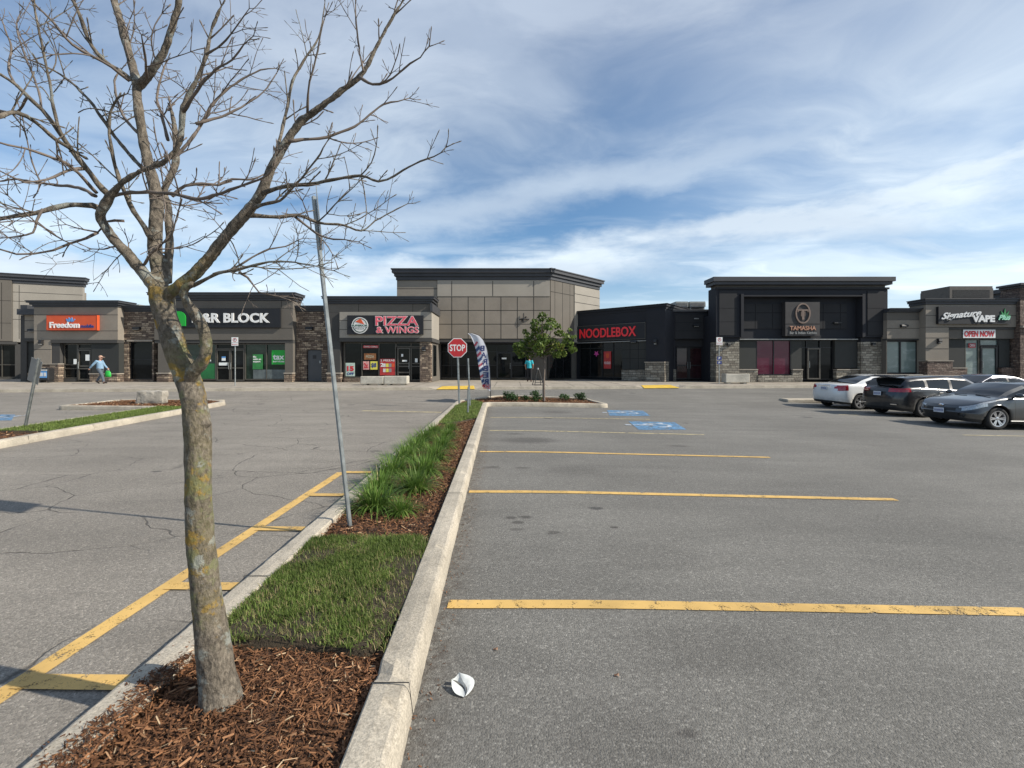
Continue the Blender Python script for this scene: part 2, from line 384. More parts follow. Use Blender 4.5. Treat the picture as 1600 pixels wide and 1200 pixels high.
EGREY = P('warm_grey_stucco', (0.120, 0.108, 0.092), 0.9, var=0.07, scale=0.8, fine=0.05)
EDARK = P('charcoal_stucco', (0.052, 0.050, 0.047), 0.85, var=0.1, scale=0.8)
CHAR = P('charcoal_cornice', (0.042, 0.044, 0.050), 0.6, var=0.12, scale=1.2)
NAVY = P('blue_black_stucco', (0.012, 0.0135, 0.019), 0.8, var=0.1, scale=0.8)
NAVY2 = P('blue_black_panel', (0.019, 0.0195, 0.022), 0.85, var=0.12, scale=0.8)
PANELG = P('dark_green_grey_panel', (0.028, 0.030, 0.028), 0.8, var=0.1, scale=0.8)
JOINT = P('dark_joint', (0.025, 0.023, 0.020), 0.95, var=0)  # one flat dark colour for wall joints, kerb joints and door seams
NJOINT = P('panel_joint', (0.010, 0.010, 0.012), 0.95, var=0)
STONE = stone_mat('brown_ledgestone', (0.125, 0.090, 0.070), (0.22, 0.165, 0.120), (0.42, 0.33, 0.24))
STONEG = stone_mat('grey_ledgestone', (0.17, 0.150, 0.120), (0.26, 0.235, 0.190), (0.36, 0.33, 0.27), 0.5, 0.16)
STONER = stone_mat('red_brown_ledgestone', (0.12, 0.085, 0.07), (0.18, 0.125, 0.10), (0.26, 0.2, 0.16), 0.3, 0.1)
LEDGE = P('limestone_ledge', (0.33, 0.29, 0.24), 0.85, var=0.1)
GLASS = glass_mat('shop_glass')
GLASSG = glass_mat('green_tinted_shop_glass', (0.006, 0.022, 0.014), 0.45, 0.03)
GLASSP = glass_mat('magenta_film_glass', (0.085, 0.010, 0.028), 0.4, 0.03)
GLASST = glass_mat('teal_reflection_glass', (0.17, 0.22, 0.205), 0.5, 0.16, 0.08)  # pale teal tint and blotches put a reflected pattern into the glass colour
CGLASS = glass_mat('car_glass', (0.010, 0.012, 0.013), 0.55, 0.008)
FRAME = P('bronze_aluminium', (0.105, 0.095, 0.080), 0.45, 0.4, var=0.1)
FRAMED = P('black_aluminium', (0.018, 0.018, 0.020), 0.4, 0.3, var=0.1)
BLACK = P('black_panel', (0.008, 0.009, 0.012), 0.6, var=0.1)
BLACKM = P('black_plastic', (0.016, 0.016, 0.017), 0.55, var=0.1)
WHITE = P('white_plastic', (0.78, 0.78, 0.76), 0.5, var=0.05)
OFFW = P('off_white_panel', (0.62, 0.62, 0.60), 0.6, var=0.08)
RED = P('red_plastic', (0.52, 0.020, 0.030), 0.45, var=0.06)
PINK = P('rose_red_plastic', (0.72, 0.10, 0.14), 0.45, var=0.06)
SRED = P('red_reflective_sheet', (0.50, 0.025, 0.030), 0.4, var=0.1, scale=5)
ORANGE = P('orange_panel', (0.60, 0.085, 0.022), 0.5, var=0.06)
GREEN = P('bright_green_panel', (0.010, 0.35, 0.035), 0.5, var=0.06)
DGREEN = P('deep_green_film', (0.012, 0.13, 0.035), 0.35, var=0.25, scale=2)
BLUE = P('navy_blue_print', (0.020, 0.045, 0.20), 0.5, var=0.05)
SKYB = P('sky_blue_print', (0.10, 0.30, 0.62), 0.5, var=0.05)
BRONZE = P('bronze_metal', (0.22, 0.16, 0.13), 0.45, 0.6, var=0.15)
COPPER = P('copper_letters', (0.50, 0.27, 0.18), 0.4, 0.5, var=0.1)
GREYM = P('grey_metal', (0.30, 0.30, 0.29), 0.5, 0.4, var=0.15)
HVAC = P('hvac_metal', (0.30, 0.31, 0.29), 0.6, 0.2, var=0.15)
HVACD = P('brown_hvac_metal', (0.085, 0.075, 0.065), 0.6, 0.2, var=0.15)
DOORG = P('grey_steel_door', (0.060, 0.064, 0.070), 0.5, 0.0, var=0.08)
TACT = P('yellow_tactile', (0.66, 0.44, 0.06), 0.7, var=0.15, scale=4)
ROOFM = P('roof_gravel', (0.2, 0.19, 0.17), 0.95, var=0.15)
TYRE = P('tyre_rubber', (0.018, 0.018, 0.018), 0.85, var=0.15)
RIM = P('alloy_rim', (0.55, 0.55, 0.56), 0.3, 0.85, var=0.05)
RIMD = P('dark_alloy_rim', (0.22, 0.22, 0.23), 0.35, 0.8, var=0.05)
CHROME = P('chrome_trim', (0.75, 0.75, 0.76), 0.15, 1.0, var=0)
TAILR = P('red_lamp_lens', (0.36, 0.010, 0.018), 0.12, var=0.1, coat=1.0)
HEADL = P('clear_lamp_lens', (0.42, 0.44, 0.45), 0.12, 0.35, var=0.3, scale=30, coat=1.0)
PLATE = P('number_plate', (0.55, 0.57, 0.62), 0.5, var=0.15, scale=40)
SKIN = P('skin', (0.45, 0.25, 0.18), 0.6, var=0.06)
SHIRTB = P('light_blue_shirt', (0.20, 0.32, 0.44), 0.85, var=0.12, scale=14)
JEANS = P('grey_blue_jeans', (0.085, 0.105, 0.13), 0.9, var=0.15, scale=14)
SHOE = P('dark_shoe', (0.03, 0.022, 0.02), 0.7)
CAPT = P('tan_cap', (0.42, 0.27, 0.20), 0.8)
BAGG = P('green_plastic_bag', (0.03, 0.42, 0.06), 0.4, var=0.15, scale=20)
TEAL = P('turquoise_shirt', (0.03, 0.36, 0.42), 0.85, var=0.12, scale=14)
BLACKC = P('black_cloth', (0.014, 0.014, 0.016), 0.9)
HAIR = P('dark_hair', (0.02, 0.014, 0.011), 0.7)
PAPER = P('white_paper', (0.80, 0.82, 0.80), 0.6, var=0.03)
POSTY = P('yellow_poster', (0.68, 0.62, 0.10), 0.5, var=0.1, scale=6)
POSTR = P('red_poster', (0.42, 0.03, 0.03), 0.5, var=0.2, scale=6)

# ------------------------------------------------------------------ mesh builder
class MB:
    def __init__(s): s.v = []; s.f = []; s.m = []; s.mi = 0
    def add(s, vs, fs):
        k = len(s.v); s.v += [tuple(v) for v in vs]
        for f in fs: s.f.append(tuple(i + k for i in f)); s.m.append(s.mi)
        return s
    def box(s, x0, x1, y0, y1, z0, z1, M=None):
        x0, x1 = min(x0, x1), max(x0, x1); y0, y1 = min(y0, y1), max(y0, y1); z0, z1 = min(z0, z1), max(z0, z1)
        vs = [(x0, y0, z0), (x1, y0, z0), (x1, y1, z0), (x0, y1, z0), (x0, y0, z1), (x1, y0, z1), (x1, y1, z1), (x0, y1, z1)]
        if M is not None: vs = [M @ Vector(v) for v in vs]
        return s.add(vs, [(0, 3, 2, 1), (4, 5, 6, 7), (0, 1, 5, 4), (1, 2, 6, 5), (2, 3, 7, 6), (3, 0, 4, 7)])
    def bbox(s, x0, x1, y0, y1, z0, z1, b=0.02, M=None):
        """box with chamfered edges along all sides (as stacked rings)"""
        rings = []
        for z, i in ((z0, b), (z0 + b, 0), (z1 - b, 0), (z1, b)):
            a0, a1, b0, b1 = x0 + i, x1 - i, y0 + i, y1 - i
            c = b
            rings.append([(a0 + c, b0, z), (a1 - c, b0, z), (a1, b0 + c, z), (a1, b1 - c, z), (a1 - c, b1, z), (a0 + c, b1, z), (a0, b1 - c, z), (a0, b0 + c, z)])
        vs = [Vector(p) for r in rings for p in r]
        if M is not None: vs = [M @ v for v in vs]
        fs = [tuple(range(7, -1, -1)), tuple(range(24, 32))]
        for r in range(3):
            for i in range(8): j = (i + 1) % 8; fs.append((r * 8 + i, r * 8 + j, r * 8 + 8 + j, r * 8 + 8 + i))
        return s.add(vs, fs)
    def tube(s, pts, rad, n=8, cap=True):
        pts = [Vector(p) for p in pts]; m = len(pts)
        if m < 2: return s
        t0 = (pts[1] - pts[0]).normalized()
        up = Vector((0, 0, 1)) if abs(t0.z) < 0.9 else Vector((1, 0, 0))
        a = t0.cross(up).normalized(); vs = []
        for i, p in enumerate(pts):
            t = (pts[min(i + 1, m - 1)] - pts[max(i - 1, 0)]).normalized()
            a = (a - t * a.dot(t)).normalized(); b = t.cross(a)
            r = rad[i] if hasattr(rad, '__len__') else rad
            for k in range(n):
                an = 2 * math.pi * k / n; vs.append(p + a * (r * math.cos(an)) + b * (r * math.sin(an)))
        fs = [(i * n + k, i * n + (k + 1) % n, (i + 1) * n + (k + 1) % n, (i + 1) * n + k) for i in range(m - 1) for k in range(n)]
        if cap: fs += [tuple(range(n - 1, -1, -1)), tuple(range((m - 1) * n, m * n))]
        return s.add(vs, fs)
    def lathe(s, prof, n=24, M=None):
        """prof (radius, z) revolved round z"""
        vs = [(r * math.cos(2 * math.pi * k / n), r * math.sin(2 * math.pi * k / n), z) for r, z in prof for k in range(n)]
        if M is not None: vs = [M @ Vector(v) for v in vs]
        m = len(prof)
        fs = [(i * n + k, i * n + (k + 1) % n, (i + 1) * n + (k + 1) % n, (i + 1) * n + k) for i in range(m - 1) for k in range(n)]
        fs += [tuple(range(n - 1, -1, -1)), tuple(range((m - 1) * n, m * n))]
        return s.add(vs, fs)
    def prism(s, poly, y0, y1):
        """poly in x,z extruded along y (y0 is the front)"""
        n = len(poly); vs = [(x, y0, z) for x, z in poly] + [(x, y1, z) for x, z in poly]
        return s.add(vs, [tuple(range(n)), tuple(range(2 * n - 1, n - 1, -1))] + [(i, i + n, (i + 1) % n + n, (i + 1) % n) for i in range(n)])
    def build(s, name, mat, parent=None, smooth=False, off=None):
        me = bpy.data.meshes.new(name)
        vs = s.v
        if off is not None: vs = [(v[0] - off[0], v[1] - off[1], v[2] - off[2]) for v in vs]
        me.from_pydata(vs, [], s.f)
        for mm in (mat if isinstance(mat, (list, tuple)) else [mat]): me.materials.append(mm)
        if any(s.m): me.polygons.foreach_set('material_index', s.m)
        if smooth: me.polygons.foreach_set('use_smooth', [True] * len(me.polygons))
        me.update()
        o = bpy.data.objects.new(name, me); COL.objects.link(o)
        if parent: o.parent = parent
        return o

def thing(name, label, cat, loc=(0, 0, 0), rz=0.0, group=None):
    o = bpy.data.objects.new(name, None); COL.objects.link(o)
    o.location = loc; o.rotation_euler = (0, 0, rz); o.empty_display_size = 0.3
    return tag(o, label, cat, group)
def tag(o, label=None, cat=None, group=None, kind=None):
    if label: o['label'] = label
    if cat: o['category'] = cat
    if group: o['group'] = group
    if kind: o['kind'] = kind
    return o
def copy_tree(o, parent=None):
    c = o.copy(); COL.objects.link(c)
    if parent: c.parent = parent
    for ch in [q for q in bpy.data.objects if q.parent == o]: copy_tree(ch, c)
    return c

def text_mb(st, x0, x1, z0, z1, y=0.0, depth=0.02, bold=0.0, shear=0.0, mirror=False, mb=None, arc=None):
    """upright lettering facing -y, fitted to the rectangle"""
    cu = bpy.data.curves.new('lettering', 'FONT'); cu.body = st; cu.size = 1; cu.extrude = 0.5
    cu.offset = bold; cu.shear = shear; cu.resolution_u = 3
    ob = bpy.data.objects.new('lettering', cu)
    me = bpy.data.meshes.new_from_object(ob)
    n = len(me.vertices); co = np.empty(n * 3); me.vertices.foreach_get('co', co); co = co.reshape(-1, 3)
    lo = co.min(0); hi = co.max(0)
    u = (co[:, 0] - lo[0]) / (hi[0] - lo[0]); w = (co[:, 1] - lo[1]) / (hi[1] - lo[1]); d = co[:, 2] + 0.5
    if mirror: u = 1 - u
    X = x0 + u * (x1 - x0); Z = z0 + w * (z1 - z0)
    if arc: Z = Z + arc * np.asarray(u)
    Y = y - d * depth
    mb = mb or MB()
    mb.add(np.stack([X, Y, Z], 1).tolist(), [tuple(p.vertices) for p in me.polygons])
    bpy.data.meshes.remove(me); bpy.data.objects.remove(ob); bpy.data.curves.remove(cu)
    return mb

def np_mesh(name, verts, faces, mat, tone=None, parent=None, loops=None):
    """verts (n,3), faces (m,k)"""
    me = bpy.data.meshes.new(name); n = len(verts); m, k = faces.shape
    me.vertices.add(n); me.vertices.foreach_set('co', np.ascontiguousarray(verts, dtype=np.float32).ravel())
    me.loops.add(m * k); me.loops.foreach_set('vertex_index', faces.astype(np.int32).ravel())
    me.polygons.add(m); me.polygons.foreach_set('loop_start', np.arange(0, m * k, k, dtype=np.int32))
    me.update(calc_edges=True)
    if tone is not None:
        a = me.attributes.new('tone', 'FLOAT', 'POINT'); a.data.foreach_set('value', np.ascontiguousarray(tone, dtype=np.float32))
    me.materials.append(mat); me.validate()
    o = bpy.data.objects.new(name, me); COL.objects.link(o)
    if parent: o.parent = parent
    return o

# ------------------------------------------------------------------ ground
def axis(lo, hi, step, far):
    a = list(np.arange(lo, hi + 1e-6, step)); d = step; l, h = lo, hi
    out = []; 
    while h < far: d *= 1.6; h += d; out.append(h)
    d = step; pre = []
    while l > -far: d *= 1.6; l -= d; pre.append(l)
    return pre[::-1] + a + out
gx = axis(-30, 30, 0.4, 900); gy = axis(-6, 34, 0.4, 900)
vv = np.array([(x, y, G(x, y)) for y in gy for x in gx]); nx = len(gx)
ii = np.arange(len(gy) - 1)[:, None] * nx + np.arange(nx - 1)[None, :]; ii = ii.ravel()
g_ = np_mesh('ground', vv, np.stack([ii, ii + 1, ii + nx + 1, ii + nx], 1), ASPH); tag(g_, kind='structure')

# pavement in front of the shops
def kerb_y(x): return 25.0 + 0.1 * x
RAMPS = [U(682, 607)[0] + 0.0, 0]
xr1 = (XP(681, 24.4), XP(741, 24.4)); xr2 = (XP(1007, 25.7), XP(1064, 25.7))
def pavement():
    mb = MB()
    xs = sorted(set(list(np.arange(-60, 60.1, 1.5)) + [xr1[0], xr1[1], xr2[0], xr2[1], xr1[0] - .5, xr1[1] + .5, xr2[0] - .5, xr2[1] + .5]))
    def drop(x):
        for a, b in (xr1, xr2):
            if a - 1e-6 <= x <= b + 1e-6: return 0.125
        return 0.0
    rows = []
    for x in xs:
        yk = kerb_y(x); g = G(x, yk); t = g + 0.15 - drop(x)
        rows.append([(x, yk - 0.0, g - 0.1), (x, yk + 0.02, t), (x, yk + 0.17, t + 0.003), (x, yk + 1.3, SW(x, yk + 1.3)), (x, yk + 3.2, SW(x, yk + 3.2)), (x, 60, 0.42)])
    kb = MB(); pv = MB()
    for i in range(len(rows) - 1):
        a, b = rows[i], rows[i + 1]
        kb.add([a[0], b[0], b[1], a[1]], [(0, 1, 2, 3)]); kb.add([a[1], b[1], b[2], a[2]], [(0, 1, 2, 3)])
        for j in (2, 3, 4): pv.add([a[j], b[j], b[j + 1], a[j + 1]], [(0, 1, 2, 3)])
    tag(kb.build('pavement_kerb', KERB), kind='structure'); tag(pv.build('pavement', PAVE), kind='structure')
    # expansion joints
    jb = MB()
    for x in np.arange(-40, 40, 1.5):
        if any(a - .6 < x < b + .6 for a, b in (xr1, xr2)): continue
        yk = kerb_y(x)
        for q0, q1 in ((0.17, 1.3), (1.3, 3.2), (3.2, 5.5)):
            z0 = SW(x, yk + q0) if q0 > .5 else G(x, yk) + .153; z1 = SW(x, yk + q1)
            jb.add([(x, yk + q0, z0 + .004), (x + .02, yk + q0, z0 + .004), (x + .02, yk + q1, z1 + .004), (x, yk + q1, z1 + .004)], [(0, 1, 2, 3)])
    tag(jb.build('pavement_joints', JOINT), kind='structure')
    for (a, b), lab in ((xr1, 'yellow tactile ramp plate in the kerb behind the stop sign'), (xr2, 'yellow tactile ramp plate in the kerb before the red lettered noodle shop')):
        y0 = kerb_y((a + b) / 2); c = (a + b) / 2; gz = G(c, y0)
        th = thing('tactile_plate', lab, 'tactile plate', (c, y0, gz))
        m = MB(); w = (b - a) / 2
        sl = (SW(c, y0 + 1.3) - gz - 0.028) / 1.28
        def q(x, y, e): return (x, y, 0.028 + e + sl * max(0, y - 0.02) * 0.93 + 0.1 * 0)
        yy0, yy1 = -0.01, 1.15
        kx = 0.1
        P4 = [(-w, yy0 - kx * w), (w, yy0 + kx * w), (w * .86, yy1 + kx * w), (-w * .86, yy1 - kx * w)]
        lo = [q(x, y, 0.004) for x, y in P4]; hi = [q(x, y, 0.022) for x, y in P4]
        m.add(lo + hi, [(4, 5, 6, 7), (0, 1, 5, 4), (1, 2, 6, 5), (2, 3, 7, 6), (3, 0, 4, 7)])
        m.build('plate', TACT, th)
        d = MB()
        for i in range(12):
            for j in range(6):
                x = -w * .8 + i * w * 1.6 / 11; y = 0.12 + j * 0.17; z = q(x, y, 0.022)[2]
                d.box(x - .02, x + .02, y - .02, y + .02, z - .002, z + .008)
        d.build('domes', TACT, th)
pavement()

# ------------------------------------------------------------------ painted markings
def strip(mb, p0, p1, w, ends=(0, 0), dz=0.006):
    p0 = Vector(p0); p1 = Vector(p1); d = (p1 - p0); L = d.length; d.normalize(); n = Vector((-d.y, d.x))
    k = max(1, int(L / 0.3)); vs = []
    for i in range(k + 1):
        c = p0 + d * (L * i / k)
        for s in (-1, 1):
            jit = 0.004 * mnoise.noise(Vector((c.x * 9, c.y * 9, s)))
            q = c + n * s * (w / 2 + jit); vs.append((q.x, q.y, G(q.x, q.y) + dz))
    mb.add(vs, [(2 * i, 2 * i + 1, 2 * i + 3, 2 * i + 2)[::-1] for i in range(k)])
def marks():
    for (a, b, m, w) in (((700, 945), (1610, 957), YEL, .105), ((733, 768.5), (1400, 781), YEL, .105), ((750, 706), (1203, 715), YEL, .1),
                      ((765, 673), (1100, 679.5), YELFAR, .1), ((766, 652.5), (1015, 655.5), YELFAR, .1), ((1505, 680), (1620, 682), YELFAR, .1),
                      ((1310, 648), (1345, 649), YELFAR, .1)):
        mb = MB(); strip(mb, U(*a), U(*b), w); tag(mb.build('parking_line', m), kind='structure')
    mb = MB(); x = -2.52
    strip(mb, (-2.42, -1.0), (x, 6.70), 0.115)
    tag(mb.build('lane_edge_line', YEL), kind='structure')
    for py in (1067, 917, 827, 774, 738.5):
        y = CAMH * F / (py - HOR); mb = MB(); strip(mb, (x + .055, y), (-1.80 - .026 * y, y - .01), 0.11, dz=0.0105)
        tag(mb.build('cross_hatch_line', YEL), kind='structure')
    mb = MB(); strip(mb, U(566, 642), U(690, 644.5), 0.2); tag(mb.build('stop_line', YELFAR), kind='structure')
    # blue accessible-bay symbols
    def wheel(mb, o, ux, uy, s):
        def q(a, b): p = Vector(o) + Vector(ux) * a * s + Vector(uy) * b * s; return (p.x, p.y, G(p.x, p.y) + .012)
        n = 14
        for i in range(n):
            a0, a1 = math.pi * (-1.05 + 1.45 * i / n), math.pi * (-1.05 + 1.45 * (i + 1) / n)
            mb.add([q(.3 * math.cos(a0), .3 * math.sin(a0)), q(.3 * math.cos(a1), .3 * math.sin(a1)), q(.22 * math.cos(a1), .22 * math.sin(a1)), q(.22 * math.cos(a0), .22 * math.sin(a0))], [(0, 1, 2, 3)])
        for r in ((-.06, .05, .02, .5), (0, .3, .05, .13), (.25, .33, -.2, .13), (.3, .42, -.24, -.17), (-.09, .06, .54, .66)):
            mb.add([q(r[0], r[2]), q(r[1], r[2]), q(r[1], r[3]), q(r[0], r[3])], [(0, 1, 2, 3)])
    for quad, lab in (([(948, 641), (1005, 642), (1016, 650), (953, 650)], 0), ([(982, 658.5), (1054, 660), (1073, 671.5), (998, 672)], 0), ([(-14, 648), (24, 648), (18, 657), (-28, 657)], 0)):
        c = [U(*p) for p in quad]; mb = MB(); n = 8
        vs = []
        for i in range(n + 1):
            for j in range(n + 1):
                a = Vector(c[0]).lerp(Vector(c[1]), i / n); b = Vector(c[3]).lerp(Vector(c[2]), i / n); p = a.lerp(b, j / n); vs.append((p.x, p.y, G(p.x, p.y) + .006))
        mb.add(vs, [(i * (n + 1) + j, (i + 1) * (n + 1) + j, (i + 1) * (n + 1) + j + 1, i * (n + 1) + j + 1) for i in range(n) for j in range(n)])
        tag(mb.build('accessible_bay_marking', BLUEP), kind='structure')
        ce = sum((Vector(q) for q in c), Vector((0, 0))) / 4
        mb = MB(); wheel(mb, (ce.x, ce.y), (0, 1), (-1, 0), 1.3); tag(mb.build('accessible_symbol', WHITEP), kind='structure')
marks()

# ------------------------------------------------------------------ kerbed islands
def chaikin(p, it=2):
    for _ in range(it):
        q = []
        for i in range(len(p)):
            a, b = p[i], p[(i + 1) % len(p)]
            q += [(a[0] * .75 + b[0] * .25, a[1] * .75 + b[1] * .25), (a[0] * .25 + b[0] * .75, a[1] * .25 + b[1] * .75)]
        p = q
    return p
def densify(p, step):
    q = []
    for i in range(len(p)):
        a, b = Vector(p[i]), Vector(p[(i + 1) % len(p)]); n = max(1, int((b - a).length / step))
        q += [tuple(a.lerp(b, k / n)) for k in range(n)]
    return q
def path_with_corners(pts):
    """pts: (x, y, radius); corner points get short shoulders so the smoothing only rounds the corner"""
    out = []
    n = len(pts)
    for i, (x, y, r) in enumerate(pts):
        a = Vector(pts[i - 1][:2]); b = Vector(pts[(i + 1) % n][:2]); c = Vector((x, y))
        out += [tuple(c + (a - c).normalized() * r), (x, y), tuple(c + (b - c).normalized() * r)]
    return chaikin(out, 3)
def offset_path(p, w):
    n = len(p); out = []
    for i in range(n):
        a, b = Vector(p[i - 1]), Vector(p[(i + 1) % n]); t = (b - a).normalized(); nn = Vector((-t.y, t.x))
        out.append((p[i][0] + nn.x * w, p[i][1] + nn.y * w))
    return out
def kerb(name, path, step, w=0.19, h=0.15, chips=()):
    p = densify(path, step); n = len(p)
    prof = [(0.0, -0.05), (0.003, 0.05), (0.014, h - 0.035), (0.024, h - 0.010), (0.042, h), (w * .6, h + .004), (w - .01, h), (w, h - .012), (w + .004, 0.0)]
    offs = []
    vs = []; k = len(prof)
    for i in range(n):
        a, b = Vector(p[i - 1]), Vector(p[(i + 1) % n]); t = (b - a).normalized(); nn = Vector((-t.y, t.x))
        g = G(*p[i])
        for j, (o, z) in enumerate(prof):
            e = 0.0; q = 0.0
            if 1 <= j <= 4:
                e = 0.007 * mnoise.noise(Vector((p[i][0] * 6, p[i][1] * 6, j * .4))) + .004 * mnoise.noise(Vector((p[i][0] * 25, p[i][1] * 25, j)))
            if j >= 3: q = .003 * mnoise.noise(Vector((p[i][0] * 9, p[i][1] * 9, j * 3)))
            for (cx, cy, cr, dep) in chips:
                dd = math.hypot(p[i][0] + nn.x * o - cx, p[i][1] + nn.y * o - cy)
                if dd < cr and z > .06: q -= dep * (1 - (dd / cr) ** 2) * (1 + .5 * mnoise.noise(Vector((p[i][0] * 30, p[i][1] * 30, j))))
            vs.append((p[i][0] + nn.x * (o + e), p[i][1] + nn.y * (o + e), g + z + q))
    mb = MB()
    mb.add(vs, [(i * k + j, ((i + 1) % n) * k + j, ((i + 1) % n) * k + j + 1, i * k + j + 1) for i in range(n) for j in range(k - 1)])
    o = mb.build(name, KERB, smooth=False); return tag(o, kind='structure'), p
def kerb_joint_list(pts, ang=0.0):
    jb = MB()
    for (x0, y0, x1, y1) in pts:
        a = Vector((x0, y0)); b = Vector((x1, y1)); g = G(x0, y0)
        for z0, z1, q0, q1 in ((.0, .157, -.004, 0), ):
            d = (b - a).normalized(); n = Vector((-d.y, d.x)) * .004
            a2 = a - d * .002; b2 = b
            jb.add([(*(a2 - n), g), (*(a2 + n), g), (*(a2 + d * .02 + n), g + .157), (*(a2 + d * .02 - n), g + .157), (*(b2 + n), g + .157), (*(b2 - n), g + .157)], [(0, 1, 2, 3), (3, 2, 4, 5)])
    return jb
def inside(poly, X, Y):
    poly = np.array(poly); c = np.zeros(len(X), bool); j = len(poly) - 1
    for i in range(len(poly)):
        xi, yi = poly[i]; xj, yj = poly[j]
        hit = ((yi > Y) != (yj > Y)) & (X < (xj - xi) * (Y - yi) / (yj - yi + 1e-12) + xi); c ^= hit; j = i
    return c
def fill(name, poly, z, mat, kind='structure'):
    vs = [(x, y, G(x, y) + z) for x, y in poly]
    tr = tessellate_polygon([[Vector((x, y, 0)) for x, y in poly]])
    mb = MB(); mb.add(vs, [tuple(t) for t in tr])
    o = mb.build(name, mat)
    # face up
    if sum(p.normal.z for p in o.data.polygons) < 0: o.data.flip_normals()
    return tag(o, kind=kind)

GV = np.vectorize(G)
def scatter_pts(poly, n, extra=None):
    poly = np.array(poly); lo = poly.min(0); hi = poly.max(0); X = np.empty(0); Y = np.empty(0)
    while len(X) < n:
        x = rng.uniform(lo[0], hi[0], n * 2); y = rng.uniform(lo[1], hi[1], n * 2); k = inside(poly, x, y)
        if extra is not None: k &= extra(x, y)
        X = np.concatenate([X, x[k]]); Y = np.concatenate([Y, y[k]])
    return X[:n], Y[:n]
def chips_mesh(name, poly, n, z, lo=.012, hi=.055, wid=.007, extra=None, lift=.03, heap=0.0):
    X, Y = scatter_pts(poly, n, extra)
    L = rng.uniform(0, 1, n) ** 2.2 * (hi - lo) + lo; W = rng.uniform(.35, 1.0, n) * wid
    a = rng.uniform(0, math.tau, n); pit = rng.normal(0, .32, n); rol = rng.uniform(-.9, .9, n)
    dx, dy, dz = np.cos(a) * np.cos(pit), np.sin(a) * np.cos(pit), np.sin(pit)
    sx, sy, sz = -np.sin(a) * np.cos(rol), np.cos(a) * np.cos(rol), np.sin(rol)
    Z = GV(X, Y) + z + rng.uniform(0, lift, n)
    hp = np.array([mnoise.noise(Vector((x * 5, y * 5, 3))) for x, y in zip(X, Y)]) * .018
    Z = Z + hp
    c = np.stack([X, Y, Z], 1); D = np.stack([dx, dy, dz], 1) * L[:, None] / 2; S = np.stack([sx, sy, sz], 1) * W[:, None] / 2
    N = np.cross(D, S); N /= np.linalg.norm(N, axis=1)[:, None] + 1e-9; N *= np.sign(N[:, 2:3]) * (W[:, None] * .3)
    v = np.stack([c - D - S * .5, c + D - S, c + D * .9 + S * .7, c - D * .9 + S, c + N, ], 1).reshape(-1, 3)
    b = np.arange(n)[:, None] * 5
    f = np.concatenate([b + np.array([[0, 1, 4]]), b + np.array([[1, 2, 4]]), b + np.array([[2, 3, 4]]), b + np.array([[3, 0, 4]])])
    t = np.clip(rng.beta(1.6, 2.4, n) + .15 * (L > .04), 0, 1); t = np.repeat(t, 5)
    return np_mesh(name, v, f, CHIP, t)
def blades_mesh(name, X, Y, Z, hgt, wid, mat, lean=.5, seg=2, parent=None, dirs=None, tone=None, curl=.6):
    n = len(X); a = rng.uniform(0, math.tau, n) if dirs is None else dirs
    ln = np.abs(rng.normal(0, lean, n)) + .05
    dx, dy = np.cos(a), np.sin(a); vs = []
    w0 = wid * rng.uniform(.7, 1.2, n); px, py = -dy, dx
    K = seg + 1
    for k in range(K):
        s = k / seg; ang = ln * (0.4 + curl * s * 1.6)
        hx = hgt * s * np.sin(ang) ; hz = hgt * s * np.cos(ang * .9)
        w = w0 * (1 - s ** 1.5) * .5 + .0004
        for sg in (-1, 1):
            vs.append(np.stack([X + dx * hx + px * w * sg, Y + dy * hx + py * w * sg, Z + hz], 1))
    v = np.stack(vs, 1).reshape(-1, 3); b = np.arange(n)[:, None] * (2 * K)
    f = np.concatenate([b + np.array([[2 * k, 2 * k + 1, 2 * k + 3, 2 * k + 2]]) for k in range(seg)])
    if tone is None: tone = np.clip(rng.normal(.45, .22, n), 0, .9)
    return np_mesh(name, v, f, mat, np.repeat(tone, 2 * K), parent)

# main island
def xr(y): return -0.385 - 0.031 * y
def xl(y): return -1.765 - 0.026 * y
isl = path_with_corners([(xr(-7), -7, .3), (xr(17.2), 17.2, .35), (3.75, 17.25, .8), (3.3, 19.9, 1.0), (-.6, 20.6, 1.2), (xl(17.8), 18.4, 1.3), (xl(-7), -7, .3)])
# corner positions are pulled in a little by the smoothing, so add the long sides again
ko, ip = kerb('island_kerb', isl, 0.05, chips=[(-.50, 2.13, .09, .035), (-.62, 2.16, .05, .05), (-.47, 1.93, .06, .03), (-.53, 3.6, .05, .02), (-.60, 6.1, .10, .02), (-.52, 5.2, .06, .02), (-.68, 9.0, .2, .02), (-.62, 7.6, .1, .015)])
inner = offset_path(densify(isl, .25), .185)
fill('island_soil', inner, 0.085, SOIL)
js = [(xr(y) , y, xr(y) - .19, y) for y in (2.06, 5.1, 8.1, 11.2, 14.2)] + [(xl(y), y, xl(y) + .19, y) for y in (3.1, 6.1, 9.1, 12.2, 15.2)]
tag(kerb_joint_list(js).build('kerb_joints', JOINT), kind='structure')

def xi_r(y): return xr(y) - .20
def xi_l(y): return xl(y) + .20
